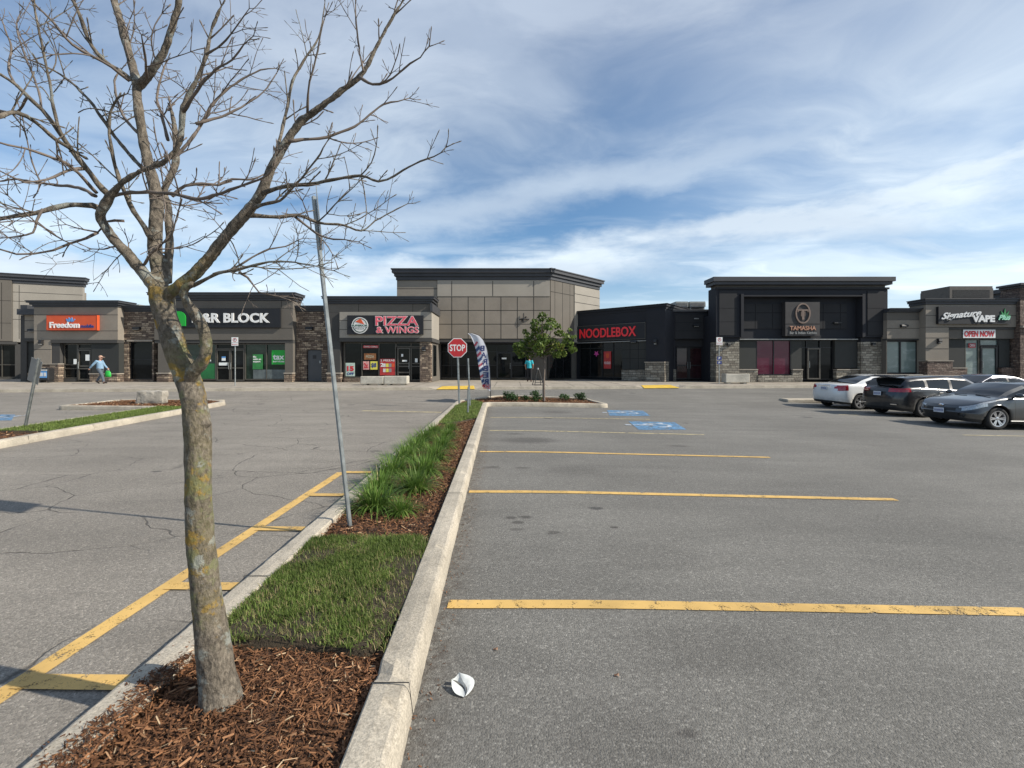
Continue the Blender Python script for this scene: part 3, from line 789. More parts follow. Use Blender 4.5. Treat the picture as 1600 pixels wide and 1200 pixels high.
# lawn patches
def lawn_poly(y0, y1, wob=.05):
    a = [(xi_l(y0), y0 + .02), (xi_l(y0) * .6 + xi_r(y0) * .4, y0 + wob), (xi_l(y0) * .3 + xi_r(y0) * .7, y0 - wob * .3), (xi_r(y0) + .02, y0 - wob * 1.2)]
    b = [(xi_r(y1) + .01, y1), (xi_r(y1) * .5 + xi_l(y1) * .5, y1 + wob * .4), (xi_l(y1), y1 - .03)]
    return a + b
la = lawn_poly(2.40, 3.82); lb = lawn_poly(11.6, 17.0, .1)
lb = [(xi_l(9.5), 11.2), (xi_l(11) * .45 + xi_r(11) * .55, 11.6), (xi_r(12), 12.4), (xi_r(16.6), 16.9), (xi_r(16.9), 17.3), (-1.55, 18.2), (-1.75, 17.4), (xi_l(16), 16)]
def raised(name, poly, z0, z1):
    n = len(poly); mb = MB()
    poly = chaikin(poly, 2); n = len(poly); cx_ = sum(p[0] for p in poly) / n; cy_ = sum(p[1] for p in poly) / n
    poly = [(x + .025 * mnoise.noise(Vector((x * 9, y * 9, 2))), y + .035 * mnoise.noise(Vector((x * 7, y * 7, 8)))) for x, y in poly]
    vs = [(x + .05 * (x - cx_ > 0 or -1) * 0, y + (.05 if y > cy_ else -.05), G(x, y) + z0) for x, y in poly] + [(x, y, G(x, y) + z1) for x, y in poly]
    tr = tessellate_polygon([[Vector((x, y, 0)) for x, y in poly]])
    mb.add(vs, [(i, (i + 1) % n, (i + 1) % n + n, i + n) for i in range(n)] + [tuple(q + n for q in t) for t in tr])
    o = mb.build(name, TURF); return tag(o, kind='structure')
raised('lawn_turf', la, .07, .142); raised('lawn_turf', lb, .07, .14)
X, Y = scatter_pts([(x * 1.0, y + (.02 if y > 3 else -.035)) for x, y in la], 60000)
pat = np.array([mnoise.noise(Vector((x * 2.3, y * 2.3, 1))) + .5 * mnoise.noise(Vector((x * 9, y * 9, 5))) for x, y in zip(X, Y)])
edge = (X - (-0.39 - .031 * Y)) / -.2      # thin and worn towards the lot kerb
keep = rng.uniform(0, 1, len(X)) < np.clip(.72 + pat * 1.9 - np.clip(1.75 - edge, 0, 1) * .7, .1, 1)
X, Y, pat = X[keep], Y[keep], pat[keep]
tone = np.clip(rng.normal(.42, .2, len(X)) + pat * -.15, 0, .86)
dead = rng.uniform(0, 1, len(X)) < np.clip(.17 - pat * .45 + np.clip(1.9 - (X + .39 + .031 * Y) / -.2, 0, 1) * .25, .03, .6); tone[dead] = rng.uniform(.9, 1, dead.sum())
o = blades_mesh('lawn_grass', X, Y, np.full(len(X), .138), rng.uniform(.018, .048, len(X)), .0042, GRASS, .75, 2, tone=tone); tag(o, 'short patchy green lawn in the island just beyond the bare tree', 'grass', kind='stuff')
X, Y = scatter_pts(lb, 14000)
tone = np.clip(rng.normal(.55, .2, len(X)), 0, .86); dead = rng.uniform(0, 1, len(X)) < .08; tone[dead] = .95
o = blades_mesh('lawn_grass', X, Y, GV(X, Y) + .136, rng.uniform(.03, .075, len(X)), .011, GRASS, .6, 2, tone=tone); tag(o, 'short green lawn round the foot of the stop sign', 'grass', kind='stuff')
# mulch
mul1 = [(xi_l(-.5), -.5), (xi_r(-.5), -.5), (xi_r(2.33), 2.33), (xi_l(2.38), 2.40)]
o = chips_mesh('mulch', [(xi_l(1.2), 1.2), (xi_r(1.2), 1.2), (xi_r(2.33), 2.33), (-1.3, 2.42), (xi_l(2.4), 2.44)], 15000, .082, .010, .065, .0095); tag(o, 'red brown bark mulch round the foot of the bare tree', 'mulch', kind='stuff')
o = chips_mesh('mulch', mul1, 3500, .082, .02, .07, .012); tag(o, 'red brown bark mulch at the near end of the island', 'mulch', kind='stuff')
mul2 = [(xi_l(3.8), 3.80), (xi_r(3.8), 3.84), (xi_r(12.3), 12.3), (xi_l(11.2), 11.2)]
o = chips_mesh('mulch', mul2, 27000, .088, .015, .065, .014); tag(o, 'red brown bark mulch under the long green grass clumps', 'mulch', kind='stuff')
bulb = [p for p in offset_path(densify(isl, .25), .21) if p[1] > 17.1]
o = chips_mesh('mulch', bulb, 9000, .09, .03, .09, .03, extra=lambda x, y: (x > -1.0) | (y > 18)); tag(o, 'bark mulch under the small leafy tree and shrubs', 'mulch', kind='stuff')

# left island
lis = path_with_corners([(-9.0, 4.0, .4), (-10.55, 14.4, 1.0), (-11.2, 17.9, .7), (-12.6, 18.6, 1.2), (-15.9, 18.3, 1.0), (-16.0, 15.9, .6), (-12.35, 15.6, .35), (-10.8, 4.0, .4)])
kerb('island_kerb', lis, .12)
linn = offset_path(densify(lis, .3), .185); fill('island_soil', linn, .085, SOIL)
ll = [p for p in offset_path(densify(lis, .25), .20) if p[1] < 15.7]
lg = [p for p in ll if p[1] > 9.9]
raised('lawn_turf', lg, .06, .14)
X, Y = scatter_pts(lg, 16000)
tone = np.clip(rng.normal(.55, .2, len(X)), 0, .86)
o = blades_mesh('lawn_grass', X, Y, GV(X, Y) + .135, rng.uniform(.03, .07, len(X)), .011, GRASS, .6, 2, tone=tone); tag(o, 'short green lawn strip beside the left lane kerb', 'grass', kind='stuff')
o = chips_mesh('mulch', [p for p in ll if p[1] < 10.0], 5000, .09, .02, .08, .022); tag(o, 'bark mulch at the left edge by the leaning sign', 'mulch', kind='stuff')
o = chips_mesh('mulch', [p for p in offset_path(densify(lis, .25), .21) if p[1] > 15.5], 9000, .09, .03, .1, .03, lift=.06); tag(o, 'bark mulch round the rough stone block', 'mulch', kind='stuff')
tag(kerb_joint_list([(-9.3 - .149 * (y - 6), y, -9.5 - .149 * (y - 6), y) for y in (9.2, 10.9, 12.3)]).build('kerb_joints', JOINT), kind='structure')

# grit and leaf litter by the kerb
X, Y = scatter_pts([(xr(1.2) + .01, 1.2), (xr(1.2) + .16, 1.2), (xr(9) + .22, 9), (xr(9), 9)], 900)
n = len(X)
X = X + np.abs(rng.normal(0, .03, n))
ob = chips_mesh('leaf_litter', [(xr(1.2) - .02, 1.2), (xr(1.2) + .10, 1.2), (xr(9) + .2, 9), (xr(9) - .02, 9)], 800, .004, .005, .022, .008, lift=.006)
tag(ob, 'dark leaf litter and grit in the gutter along the pale kerb', 'leaf litter', kind='stuff')
# clear wood chips spilled on the left kerb
ob = chips_mesh('mulch', [(xl(1.5) + .02, 1.6), (xl(1.5) + .2, 1.6), (xl(2.8) + .2, 2.6), (xl(2.8) + .08, 2.5)], 260, .153, .008, .03, .006, lift=.004)
chips_mesh('mulch', [(xl(.9) + .09, .9), (xl(.9) + .30, .9), (xl(2.2) + .24, 2.3), (xl(2.2) + .13, 2.15)], 3600, .145, .010, .05, .009, lift=.02)['kind'] = 'stuff'
tag(ob, 'mulch crumbs spilled on top of the left kerb', 'mulch', kind='stuff')

# ------------------------------------------------------------------ buildings
BASE = 0.42
class Wall:
    def __init__(s, name, label, cat, pxa, ya, pxb, yb, group=None, base=BASE):
        s.A = Vector((XP(pxa, ya), ya)); s.B = Vector((XP(pxb, yb), yb)); s.d = (s.B - s.A).normalized(); s.base = base
        s.L = (s.B - s.A).length
        s.o = thing(name, label, cat, (s.A.x, s.A.y, base), math.atan2(s.d.y, s.d.x), group)
    def u(s, px):
        k = (px - 800) / F     # x = k*y
        # A + d u : x = k y
        return (k * s.A.y - s.A.x) / (s.d.x - k * s.d.y)
    def z(s, px, py):
        if py is None: return 0.0
        y = s.A.y + s.d.y * s.u(px); return ZP(py, y) - s.base
    def rect(s, px0, px1, py0, py1, ref=None):
        r = ref if ref is not None else px1
        return s.u(px0), s.u(px1), s.z(r, py1), s.z(r, py0)
    def box(s, mb, px0, px1, py0, py1, v0=0.0, v1=-.5, ref=None):
        """v is how far proud of the wall plane the face stands (v0 front, v1 back)"""
        a, b, c, d = s.rect(px0, px1, py0, py1, ref); return mb.box(a, b, -v0, -v1, c, d)
    def part(s, name, mat, px0, px1, py0, py1, v0=0.0, v1=-.5, parent=None, ref=None):
        mb = MB(); s.box(mb, px0, px1, py0, py1, v0, v1, ref); return mb.build(name, mat, parent or s.o)
    def body(s, mat, px0, px1, py0, v=-.5, depth=1.2, ref=None, name='wall'):
        o = s.part(name, mat, px0, px1, py0, None, v, -depth, ref=ref)
        a, b, c, d = s.rect(px0, px1, py0, None, ref)
        if depth < 3.1:
            mb = MB(); mb.box(a + .01, b - .01, depth + .003, 11, 0, min(4.5, d - .3)); mb.build('rear_wall', mat, s.o)
        mb = MB(); mb.box(a + .25, b - .25, -v + .25, depth - .25, d + .002, d + .06); mb.build('roof', ROOFM, s.o)
        return o
    def cornice(s, mat, px0, px1, py0, py1, v=0.0, prof=((.0, .30, .06), (.30, .62, .16), (.62, .90, .27), (.90, 1.0, .31)), depth=1.2, ref=None, side=True):
        a, b, c, d = s.rect(px0, px1, py0, py1, ref); mb = MB(); h = d - c
        for t0, t1, p in prof:
            q = p if side else 0.0
            mb.box(a - q, b + q, -(v + p), depth, c + h * t0, c + h * t1 - .0015)
        return mb.build('cornice', mat, s.o)
    def joints(s, mat, hs=(), vs=(), v=0.0, w=.03, ref=None, name='panel_joint'):
        """hs: (px0, px1, py); vs: (px, py0, py1)"""
        mb = MB()
        for px0, px1, py in hs:
            a, b, c, d = s.rect(px0, px1, py, py, ref); mb.box(a, b, -v - .004, -v + .02, c - w / 2, c + w / 2)
        for px, py0, py1 in vs:
            a, b, c, d = s.rect(px, px, py0, py1, ref); mb.box(a - w / 2, a + w / 2, -v - .0055, -v + .02, c, d)
        return mb.build(name, mat, s.o)
    def window(s, cols, py0, py1, v=-.30, mat=None, frame=None, fw=.05, rails=(), name='window', ref=None, handle=None):
        """one framed opening; each bay between columns gets its own pane"""
        fr = MB(); zs = [py0] + list(rails) + [py1]
        a0, b0, c0, d0 = s.rect(cols[0], cols[-1], py0, py1, ref)
        us = [s.u(c) for c in cols]
        for i, uu in enumerate(us):
            e = fw * (1 if 0 < i < len(us) - 1 else 1.0)
            x0, x1 = (uu, uu + e) if i == 0 else ((uu - e, uu) if i == len(us) - 1 else (uu - e / 2, uu + e / 2))
            fr.box(x0, x1, -v - .05, -v + .08, c0, d0)
        for j, zz in enumerate([s.rect(cols[0], cols[-1], q, q, ref)[2] for q in zs]):
            z0, z1 = (zz - fw, zz) if j == 0 else ((zz, zz + fw) if j == len(zs) - 1 else (zz - fw / 2, zz + fw / 2))
            for i in range(len(us) - 1):
                x0 = us[i] + (fw if i == 0 else fw / 2); x1 = us[i + 1] - (fw if i == len(us) - 2 else fw / 2)
                fr.box(x0, x1, -v - .045, -v + .07, z0, z1)
        w = fr.build(name, frame or FRAME, s.o)
        for i in range(len(us) - 1):
            g = MB(); e = .01
            M_ = None
            yy = -v + .02 + random.uniform(-.002, .002)
            tl = random.uniform(-.012, .012)
            g.add([(us[i] + e, yy, c0 + e), (us[i + 1] - e, yy + tl, c0 + e), (us[i + 1] - e, yy + tl, d0 - e), (us[i] + e, yy, d0 - e)], [(0, 1, 2, 3)])
            g.build('pane', mat or GLASS, w)
        if handle is not None:
            a, b, c, d = s.rect(handle, handle, py0, py1, ref); hb = MB(); zc = c + 1.0
            hb.tube([(a, -v - .05, zc - .22), (a, -v - .10, zc - .22), (a, -v - .10, zc + .22), (a, -v - .05, zc + .22)], .016, 6); hb.build('handle', GALV, w)
        return w
    def lamp(s, px, py, w=.42, h=.18, v=0.0, mat=None):
        a, b, c, d = s.rect(px, px, py, py); mb = MB()
        poly = [(-.0, 0), (-.16, -.02), (-.20, -h * .55), (-.06, -h), (0, -h)]
        n = len(poly); vs = [(a - w / 2, y - v, c + z) for y, z in poly] + [(a + w / 2, y - v, c + z) for y, z in poly]
        mb.add(vs, [tuple(range(n)), tuple(range(2 * n - 1, n - 1, -1))] + [(i, i + n, (i + 1) % n + n, (i + 1) % n) for i in range(n)])
        o = mb.build('wall_light', mat or BLACKM, s.o)
        m2 = MB(); m2.box(a - w * .4, a + w * .4, -v - .17, -v - .07, c - h * .86, c - h * .80); m2.build('lens', OFFW, o)
        return o
    def sign(s, label, px0, px1, py0, py1, v0, mat, th=.18, group=None, ref=None, name='shop_sign', cat='sign'):
        """top-level sign: returns (empty, width, height); its local origin is lower left of the front face"""
        a, b, c, d = s.rect(px0, px1, py0, py1, ref)
        p = s.A + s.d * a; n = Vector((s.d.y, -s.d.x))
        q = p + n * v0
        o = thing(name, label, cat, (q.x, q.y, s.base + c), math.atan2(s.d.y, s.d.x), group)
        if mat is not None:
            mb = MB(); mb.box(0, b - a, 0, th, 0, d - c); mb.build('panel', mat, o)
        return o, b - a, d - c

def posters(W, par_label, items): pass

SG = 'shop units along the plaza'
# --- tall building at the far left edge
W = Wall('shop_building', 'tall taupe building with dark cornice cut off by the left edge', 'building', -260, 33.0, 133, 38.6)
W.body(EBEIGE, -260, 129, 450, v=-.4, depth=.7, ref=0)
W.part('upper_wall', ELIGHT, 20, 129, 444, 535, 0, -.39, ref=60)
W.part('corner_pier', EGREY, -260, 19.5, 438, 533, .12, -.39, ref=10)
W.cornice(CHAR, -260, 129, 426.5, 441, ref=0, depth=.5)
W.part('lintel', EDARK, -260, 27, 533.5, 538, .10, -.4, ref=0)
W.part('pier', EDARK, 24, 40, 538, None, .05, -.4, ref=30)
W.window([-70, -35, 0, 22], 538.5, 590, v=-.3, rails=(570,), ref=0)
W.part('sill_wall', EDARK, -260, 24, 590.5, None, .02, -.4, ref=0)
W.joints(JOINT, [(20, 129, 458), (20, 129, 472), (20, 129, 500)], [(30, 447, 530)], v=0, ref=60, w=.035)
W.joints(JOINT, [(-200, 19, 470), (-200, 19, 505)], [(4, 442, 530)], v=.12, ref=10, w=.035)

# --- orange phone shop
W = Wall('shop_building', 'taupe shop unit with a dark cornice and orange sign at the left', 'building', 53, 30.5, 184, 30.5)
W.body(EBEIGE, 53, 184, 479)
W.cornice(CHAR, 53, 184, 470, 479.5)
W.part('fascia', EBEIGE, 53, 184, 480, 531, 0, -.499)
W.part('pier', EBEIGE, 53, 80, 531.3, 568, 0, -.498)
W.part('lintel', EDARK, 80.3, 184, 531.3, 536, .05, -.495)
W.part('reveal', EDARK, 80.3, 93, 536.3, 568, -.02, -.495)
W.part('stone_base', STONE, 53, 94.5, 569.5, None, .16, -.49)
W.part('ledge', LEDGE, 52.5, 95, 568, 569.4, .2, -.49)
W.part('infill_panel', PANELG, 141, 184, 536.3, 583, -.08, -.49)
W.part('ledge', LEDGE, 140.5, 184.3, 583.3, 584.8, .1, -.49)
W.part('stone_base', STONE, 141, 184, 585, None, .05, -.49)
W.joints(JOINT, [(53, 184, 492), (53, 184, 517), (53, 80, 546)], w=.03)
W.window([94.5, 116], 537, 591, v=-.28, rails=(570, 576), handle=None)
W.window([116.3, 140], 537, None, v=-.28, rails=(544,), name='door_frame')
W.window([118, 138.5], 546, 594, v=-.20, rails=(572, 576), name='door', fw=.09, handle=120)
W.part('bulkhead', EDARK, 94.5, 116, 591.3, None, -.2, -.49)
W.part('notice', PAPER, 130.7, 137.3, 554, 563.5, -.13, -.14)
W.part('notice', PAPER, 112, 116.5, 561, 569, -.13, -.14)
W.lamp(66, 531, .2, .36)
# side bay at left
W.part('side_bay_wall', EBEIGE, 26, 52.6, 491, 528, -.5, -6); W.part('side_bay_lintel', EDARK, 26, 52.6, 528.3, 533, -.45, -6)
W.part('side_bay_panel', PANELG, 29, 52.6, 533.3, 583, -.6, -6); W.part('side_bay_stone', STONE, 33, 52.6, 583.3, None, -.4, -6)
W.part('side_bay_cornice', CHAR, 21, 52.6, 482, 491, -.2, -6); W.part('side_bay_coping', CHAR, 19, 30, 475, 481.7, -.5, -6)
W.part('side_bay_pier', EDARK, 19, 28.7, 491.3, None, -.52, -6)
W.joints(JOINT, [(26, 52.6, 500), (26, 52.6, 517)], v=-.5)
W.lamp(40, 513, .5, .2, v=-.5)
S, w, h = W.sign('orange phone shop sign with white and navy lettering', 77.5, 156, 493, 516.5, .20, ORANGE)
mb = MB(); k = w / 78.5
def sx(px, o=77.5): return (px - o) * k
text_mb('Freedom', sx(82.5), sx(129), .16, .56, 0, .03, .035, 0, mb=mb).build('white_lettering', WHITE, S)
text_mb('mobile', sx(130.5), sx(151), .17, .40, 0, .02, .03).build('navy_lettering', BLUE, S)
mb = MB()
for dxx, lean, hh in ((-.13, -.35, .24), (-.03, -.12, .33), (.09, .12, .33), (.19, .38, .22)):
    pts = [(0, 0), (.075, .09), (.08 + lean * .2, hh * .75), (lean * .35, hh), (-.05 + lean * .1, hh * .5)]
    mb.prism([(sx(114) + dxx + a, .54 + b) for a, b in pts][::1], -.025, 0)
mb.build('flame_emblem', SKYB, S)
MB().box(0, w, -.012, .0, 0, .03).box(0, w, -.012, 0, h - .03, h).box(0, .03, -.012, 0, .031, h - .031).box(w - .03, w, -.012, 0, .031, h - .031).build('trim', P('dark_orange_trim', (.35, .05, .02)), S)

# --- brown stone link with a window
W = Wall('shop_building', 'low brown stone link with a tall window left of the green tax shop', 'building', 184.5, 31.0, 240, 31.0)
W.body(STONE, 184.5, 240.5, 486.5, v=-.3)
W.cornice(CHAR, 184.5, 240.5, 478, 487, v=-.02, side=False)
W.part('stone_panel', STONE, 184.5, 240.5, 487.3, 531, 0, -.29)
W.part('ledge', LEDGE, 199, 239, 531.3, 533.6, .06, -.29)
W.part('stone_pier', STONE, 184.5, 201, 533.9, None, 0, -.29); W.part('stone_pier', STONE, 237.5, 240.5, 533.9, None, 0, -.29)
W.part('stone_sill', STONE, 201.3, 237.2, 593, None, -.05, -.29)
W.window([201.3, 237.2], 534, 592.7, v=-.2, rails=(562,), frame=FRAMED)
W.lamp(215, 511, .5, .2)

# --- green tax shop
W = Wall('shop_building', 'grey shop unit with the black tax sign behind the bare tree', 'building', 241, 30.5, 457.5, 30.5)
W.body(EGREY, 241, 457.5, 469)
W.cornice(CHAR, 241, 457.5, 457.5, 469.5)
W.part('fascia', EGREY, 241, 457.5, 470, 531, 0, -.499)
W.part('lintel', EDARK, 241, 457.5, 531.3, 536, -.04, -.495)
for a, b in ((246.5, 265), (445, 457.5)):
    W.part('pier', EGREY, a, b, 536.3, 582, -.02, -.495); W.part('ledge', LEDGE, a - .6, b + .6, 582.2, 584, .12, -.495); W.part('stone_base', STONE, a, b, 584.2, None, .08, -.495)
W.joints(JOINT, [(241, 457.5, 481.5), (241, 457.5, 512.8)], [(439.8, 470, 481), (252, 470, 531)], w=.03)
W.window([265.5, 285, 309, 333.5], 537, 593.5, v=-.3, mat=GLASSG)
W.window([334, 378.5], 537, 545.5, v=-.3, name='transom_window')
W.window([334.3, 355.8], 546, 595, v=-.3, name='door', fw=.07, rails=(575,), handle=354.2); W.window([356.2, 378.3], 546, 595, v=-.3, name='door', fw=.07, rails=(575,), handle=357.6)
W.window([379, 413, 444.5], 537, 593.5, v=-.3, mat=GLASSG)
W.part('window_film', DGREEN, 266.5, 285, 572, 592, -.27, -.275); W.part('window_film', DGREEN, 309.6, 332.5, 568, 592, -.27, -.275)
W.part('window_film', P('pale_film', (.10, .12, .12), .5, var=.3), 392, 443, 577.5, 592, -.27, -.275)
o = W.part('poster', P('green_poster', (.03, .20, .05), .5, var=.3), 391.5, 407.5, 553.5, 577, -.25, -.26)
t_ = W.rect(392, 407, 556, 567)
text_mb('file\nwith an\nexpert', t_[0], t_[1] - .1, t_[2], t_[3], .245, .006, .03).build('lettering', WHITE, o)
o = W.part('poster', GREEN, 421.5, 443, 547, 569.5, -.25, -.26); t_ = W.rect(423.5, 441.5, 554, 562)
text_mb('tax', t_[0], t_[1], t_[2], t_[3], .245, .006, .03).build('lettering', WHITE, o); t_ = W.rect(423.5, 441.5, 563, 566)
text_mb('services', t_[0], t_[1], t_[2], t_[3], .245, .006, .02).build('lettering', WHITE, o)
o = W.part('notice', PAPER, 338.5, 352, 566.5, 571, -.23, -.24); W.part('notice', PAPER, 343, 349, 559.5, 563.5, -.23, -.24); W.part('notice', SKYB, 343, 349, 557, 559.3, -.23, -.24)
W.part('notice', PAPER, 303, 326, 562, 564.5, -.23, -.24)
S, w, h = W.sign('long black tax shop sign with white letters and a green square', 262, 439.5, 482.5, 512, .14, BLACK, th=.135)
k = w / 177.5; sx2 = lambda px: (px - 262) * k
text_mb('H&R BLOCK', sx2(303), sx2(423.5), h * .25, h * .76, 0, .06, .032).build('white_lettering', WHITE, S)
mb = MB(); pts = [(-.15, 0), (-.15, 1.02), (.60, 1.02)] + [(.55 + .45 * math.sin(a), .57 + .45 * math.cos(a)) for a in (.3, .6, .9, 1.2, 1.5)] + [(1.0, 0)]
mb.prism([(sx2(269) + a * (sx2(293) - sx2(269)), .10 + b * .96) for a, b in pts][::-1], -.05, 0); mb.build('green_square', GREEN, S)

# --- stone link with service door
W = Wall('shop_building', 'low brown stone link with a grey service door', 'building', 457.8, 31.0, 511, 31.0)
W.body(STONE, 457.8, 511, 486, v=-.3)
W.cornice(CHAR, 457.8, 511, 478, 486.5, v=-.02, side=False)
W.part('stone_panel', STONE, 457.8, 511, 486.8, 531, 0, -.29)
W.part('ledge', STONE, 469, 511, 531.3, 533, .04, -.29)
W.part('stone_pier', STONE, 457.8, 469, 531.3, None, .05, -.29)
W.part('stone_pier', STONE, 469.2, 479, 533.3, None, 0, -.29); W.part('stone_pier', STONE, 502.5, 511, 533.3, None, 0, -.29)
W.part('stone_panel', STONE, 479.3, 502.2, 533.3, 546, 0, -.29)
d = W.part('door', DOORG, 480, 501.7, 547, 595.5, -.12, -.25)
W.part('door_vent', BLACKM, 487.5, 493, 555, 560.5, -.115, -.118, parent=d); W.part('handle', GALV, 498.5, 500.3, 563.5, 567.5, -.05, -.12, parent=d)
W.lamp(484, 511, .5, .2)

# --- pizza shop
W = Wall('shop_building', 'shop unit with dark cornice, pizza sign and poster filled windows', 'building', 511.5, 30.2, 673, 30.2)
W.body(EGREY, 511.5, 673, 474, depth=2.6)
W.cornice(CHAR, 511.5, 673, 463.5, 474.5, depth=1.6)
W.part('upper_fascia', EGREY, 511.5, 673, 475, 487.5, -.02, -.499)
W.part('pier', EDARK, 511.5, 531.5, 487.8, 582, 0, -.498)
W.part('fascia', ELIGHT, 531.8, 675, 487.8, 528, .14, -.499); W.part('fascia_return', ELIGHT, 673.1, 675, 488, 527.8, -.5, -2.9)
W.part('side_cornice', CHAR, 673.1, 677, 475, 487.5, .3, -2.9)
W.part('side_lintel', EDARK, 673.1, 676, 528.3, 534, -.5, -2.9)
W.part('lintel', EDARK, 531.8, 676, 528.3, 534, .16, -.498)
W.part('ledge', LEDGE, 510.5, 533.5, 582.2, 584, .14, -.495); W.part('stone_base', STONE, 511.5, 533, 584.2, None, .1, -.495)
W.part('stone_pier', STONE, 656.5, 673, 534.3, None, .05, -.495)
W.part('bulkhead', STONE, 536, 617, 590.5, None, -.1, -.49)
W.joints(JOINT, [(531.8, 545, 501), (531.8, 545, 515), (662, 675, 501), (662, 675, 515)], w=.03, v=.14)
W.joints(JOINT, [], [(560, 475, 487), (645, 475, 487)], w=.03, v=-.02)
W.window([536, 563.5, 590.5, 617], 535, 590, v=-.3)
W.window([617.5, 641, 655.5], 535, 542, v=-.3, name='transom_window')
W.window([619.5, 640], 543, 594.5, v=-.28, name='door', fw=.08, rails=(568, 572.5, 582), handle=638); W.window([641, 655.5], 543, 594.5, v=-.3, rails=(568, 572.5))
W.lamp(663, 542, .25, .3, v=.05)
# right-hand return window
mb = MB(); a = W.u(673); mb.box(a + .012, a + .02, .9, 2.2, .35, 2.5); mb.build('side_window', GLASS, W.o)
def poster(mat, px0, px1, py0, py1, name='poster'): return W.part(name, mat, px0, px1, py0, py1, -.24, -.25)
def ptext(o, st, mat, px0, px1, py0, py1, bold=.03):
    t_ = W.rect(px0, px1, py0, py1); text_mb(st, t_[0], t_[1], t_[2], t_[3], .235, .006, bold).build('lettering', mat, o)
o = poster(P('pale_mint_poster', (.45, .55, .48), .5, var=.2, scale=5), 538, 552.5, 567, 588); ptext(o, '15', RED, 540, 551, 572, 580, .06); ptext(o, 'OFF', BLUE, 540, 551, 582, 586)
o = poster(P('orange_poster', (.42, .16, .05), .5, var=.5, scale=9), 567, 586, 552, 562); ptext(o, 'PIZZA', P('cream_print', (.7, .6, .4)), 570, 583, 555, 559)
o = poster(RED, 565.5, 589.5, 539.5, 543.5); ptext(o, 'FAMILY DEALS', WHITE, 567, 588, 540.3, 542.8, .01)
o = poster(P('pink_poster', (.62, .30, .28), .5, var=.35, scale=9), 565.5, 575, 564.5, 577.5); ptext(o, '2x', RED, 567, 573.5, 567, 575)
o = poster(POSTY, 577, 588, 564.5, 577.5); ptext(o, '$8', BLUE, 578.5, 586.5, 567, 575)
o = poster(POSTR, 592, 615.7, 560.5, 586.5); ptext(o, '2 PIZZAS', WHITE, 593, 615, 561.5, 564.5, .01); ptext(o, '2', WHITE, 593, 597.5, 567, 573)
for i in range(7):
    a0 = 597 + (i % 4) * 4.6; b0 = 568 + (i // 4) * 8
    p_ = W.part('print', [OFFW, POSTY, GREYM, ORANGE][i % 4], a0, a0 + 4, b0, b0 + 5.5, -.228, -.2385, parent=o)
W.part('notice', PAPER, 626, 629, 553, 557, -.17, -.18); W.part('notice', PAPER, 627.5, 635, 562.5, 565, -.17, -.18); W.part('notice', PAPER, 647.5, 651.5, 560, 566, -.2, -.21)
S, w, h = W.sign('black pizza shop sign with red outlined letters and a round badge', 545, 662.5, 493.5, 523, .32, BLACK)
k = w / 117.5; sx3 = lambda px: (px - 545) * k
for st, x0, x1, z0, z1 in (('PIZZA', 589, 655, .46, .95), ('& WINGS', 590, 656, .07, .40)):
    text_mb(st, sx3(x0) - .02, sx3(x1) + .02, h * z0 - .02, h * z1 + .02, 0, .03, .045).build('letter_outline', OFFW, S)
    text_mb(st, sx3(x0) + .012, sx3(x1) - .012, h * z0 + .012, h * z1 - .012, -.03, .02, .010 if st == 'PIZZA' else .005).build('red_lettering', PINK, S)
cx, cz, rr = sx3(565), h * .47, h * .43
mb = MB(); mb.prism([(cx + rr * math.cos(a), cz + rr * math.sin(a)) for a in np.linspace(math.tau, 0, 33)[:-1]], -.03, 0); mb.build('badge', OFFW, S)
mb = MB(); mb.prism([(cx + rr * .88 * math.cos(a), cz + rr * .88 * math.sin(a)) for a in np.linspace(math.tau, 0, 33)[:-1]], -.036, -.03); mb.build('badge_field', P('dark_badge', (.09, .12, .10)), S)
mb = MB(); mb.prism([(cx + rr * .76 * math.cos(a), cz + rr * .76 * math.sin(a)) for a in np.linspace(math.tau, 0, 33)[:-1]], -.042, -.036); mb.build('badge_centre', OFFW, S)
mb = MB(); mb.prism([(cx - rr * .55, cz + rr * .45), (cx + rr * .1, cz + rr * .85), (cx + rr * .55, cz + rr * .12)][::1], -.055, -.042); mb.build('pizza_slice', ORANGE, S)
mb = MB(); mb.prism([(cx - rr * 1.02, cz - rr * .18), (cx - rr * 1.02, cz + rr * .14), (cx + rr * 1.02, cz + rr * .14), (cx + rr * 1.02, cz - rr * .18)], -.058, -.03); mb.build('badge_banner', OFFW, S)
text_mb('SUPERIOR', cx - rr * .97, cx + rr * .97, cz - rr * .13, cz + rr * .10, -.058, .006, .03).build('lettering', P('dark_green_print', (.02, .09, .05)), S)
text_mb('PIZZA', cx - rr * .55, cx + rr * .55, cz - rr * .48, cz - rr * .3, -.042, .006, .0).build('lettering', P('dark_badge', (.09, .12, .10)), S)

# --- tall central block
W = Wall('shop_building', 'tallest taupe panelled block with dark cornice in the centre', 'building', 620, 33.2, 859.5, 33.2)
W.body(EBEIGE, 620, 859, 438, v=-1.6, depth=10)
W.cornice(CHAR, 620, 859.5, 420.5, 437.5, depth=8, prof=((.0, .32, .05), (.32, .62, .16), (.62, .90, .30), (.90, 1.0, .36)))
W.part('upper_fascia', P('pale_taupe_stucco', (.325, .295, .25), .9, var=.07, scale=.7), 683.5, 859.5, 438, 463, .03, -1.59)
W.part('fascia', EBEIGE, 683.5, 859.5, 463.3, 529, 0, -1.59)
W.part('left_panel', EBEIGE, 620, 683, 438, 529, -.04, -1.59)
W.part('lintel', EDARK, 683.5, 859.5, 529.3, 534.5, -.03, -1.58)
W.joints(JOINT, [(683.5, 859.5, 485), (683.5, 859.5, 506.5)], [(706 + i * 25.6, 464, 529) for i in range(6)] + [(683.5, 464, 529)], w=.045)
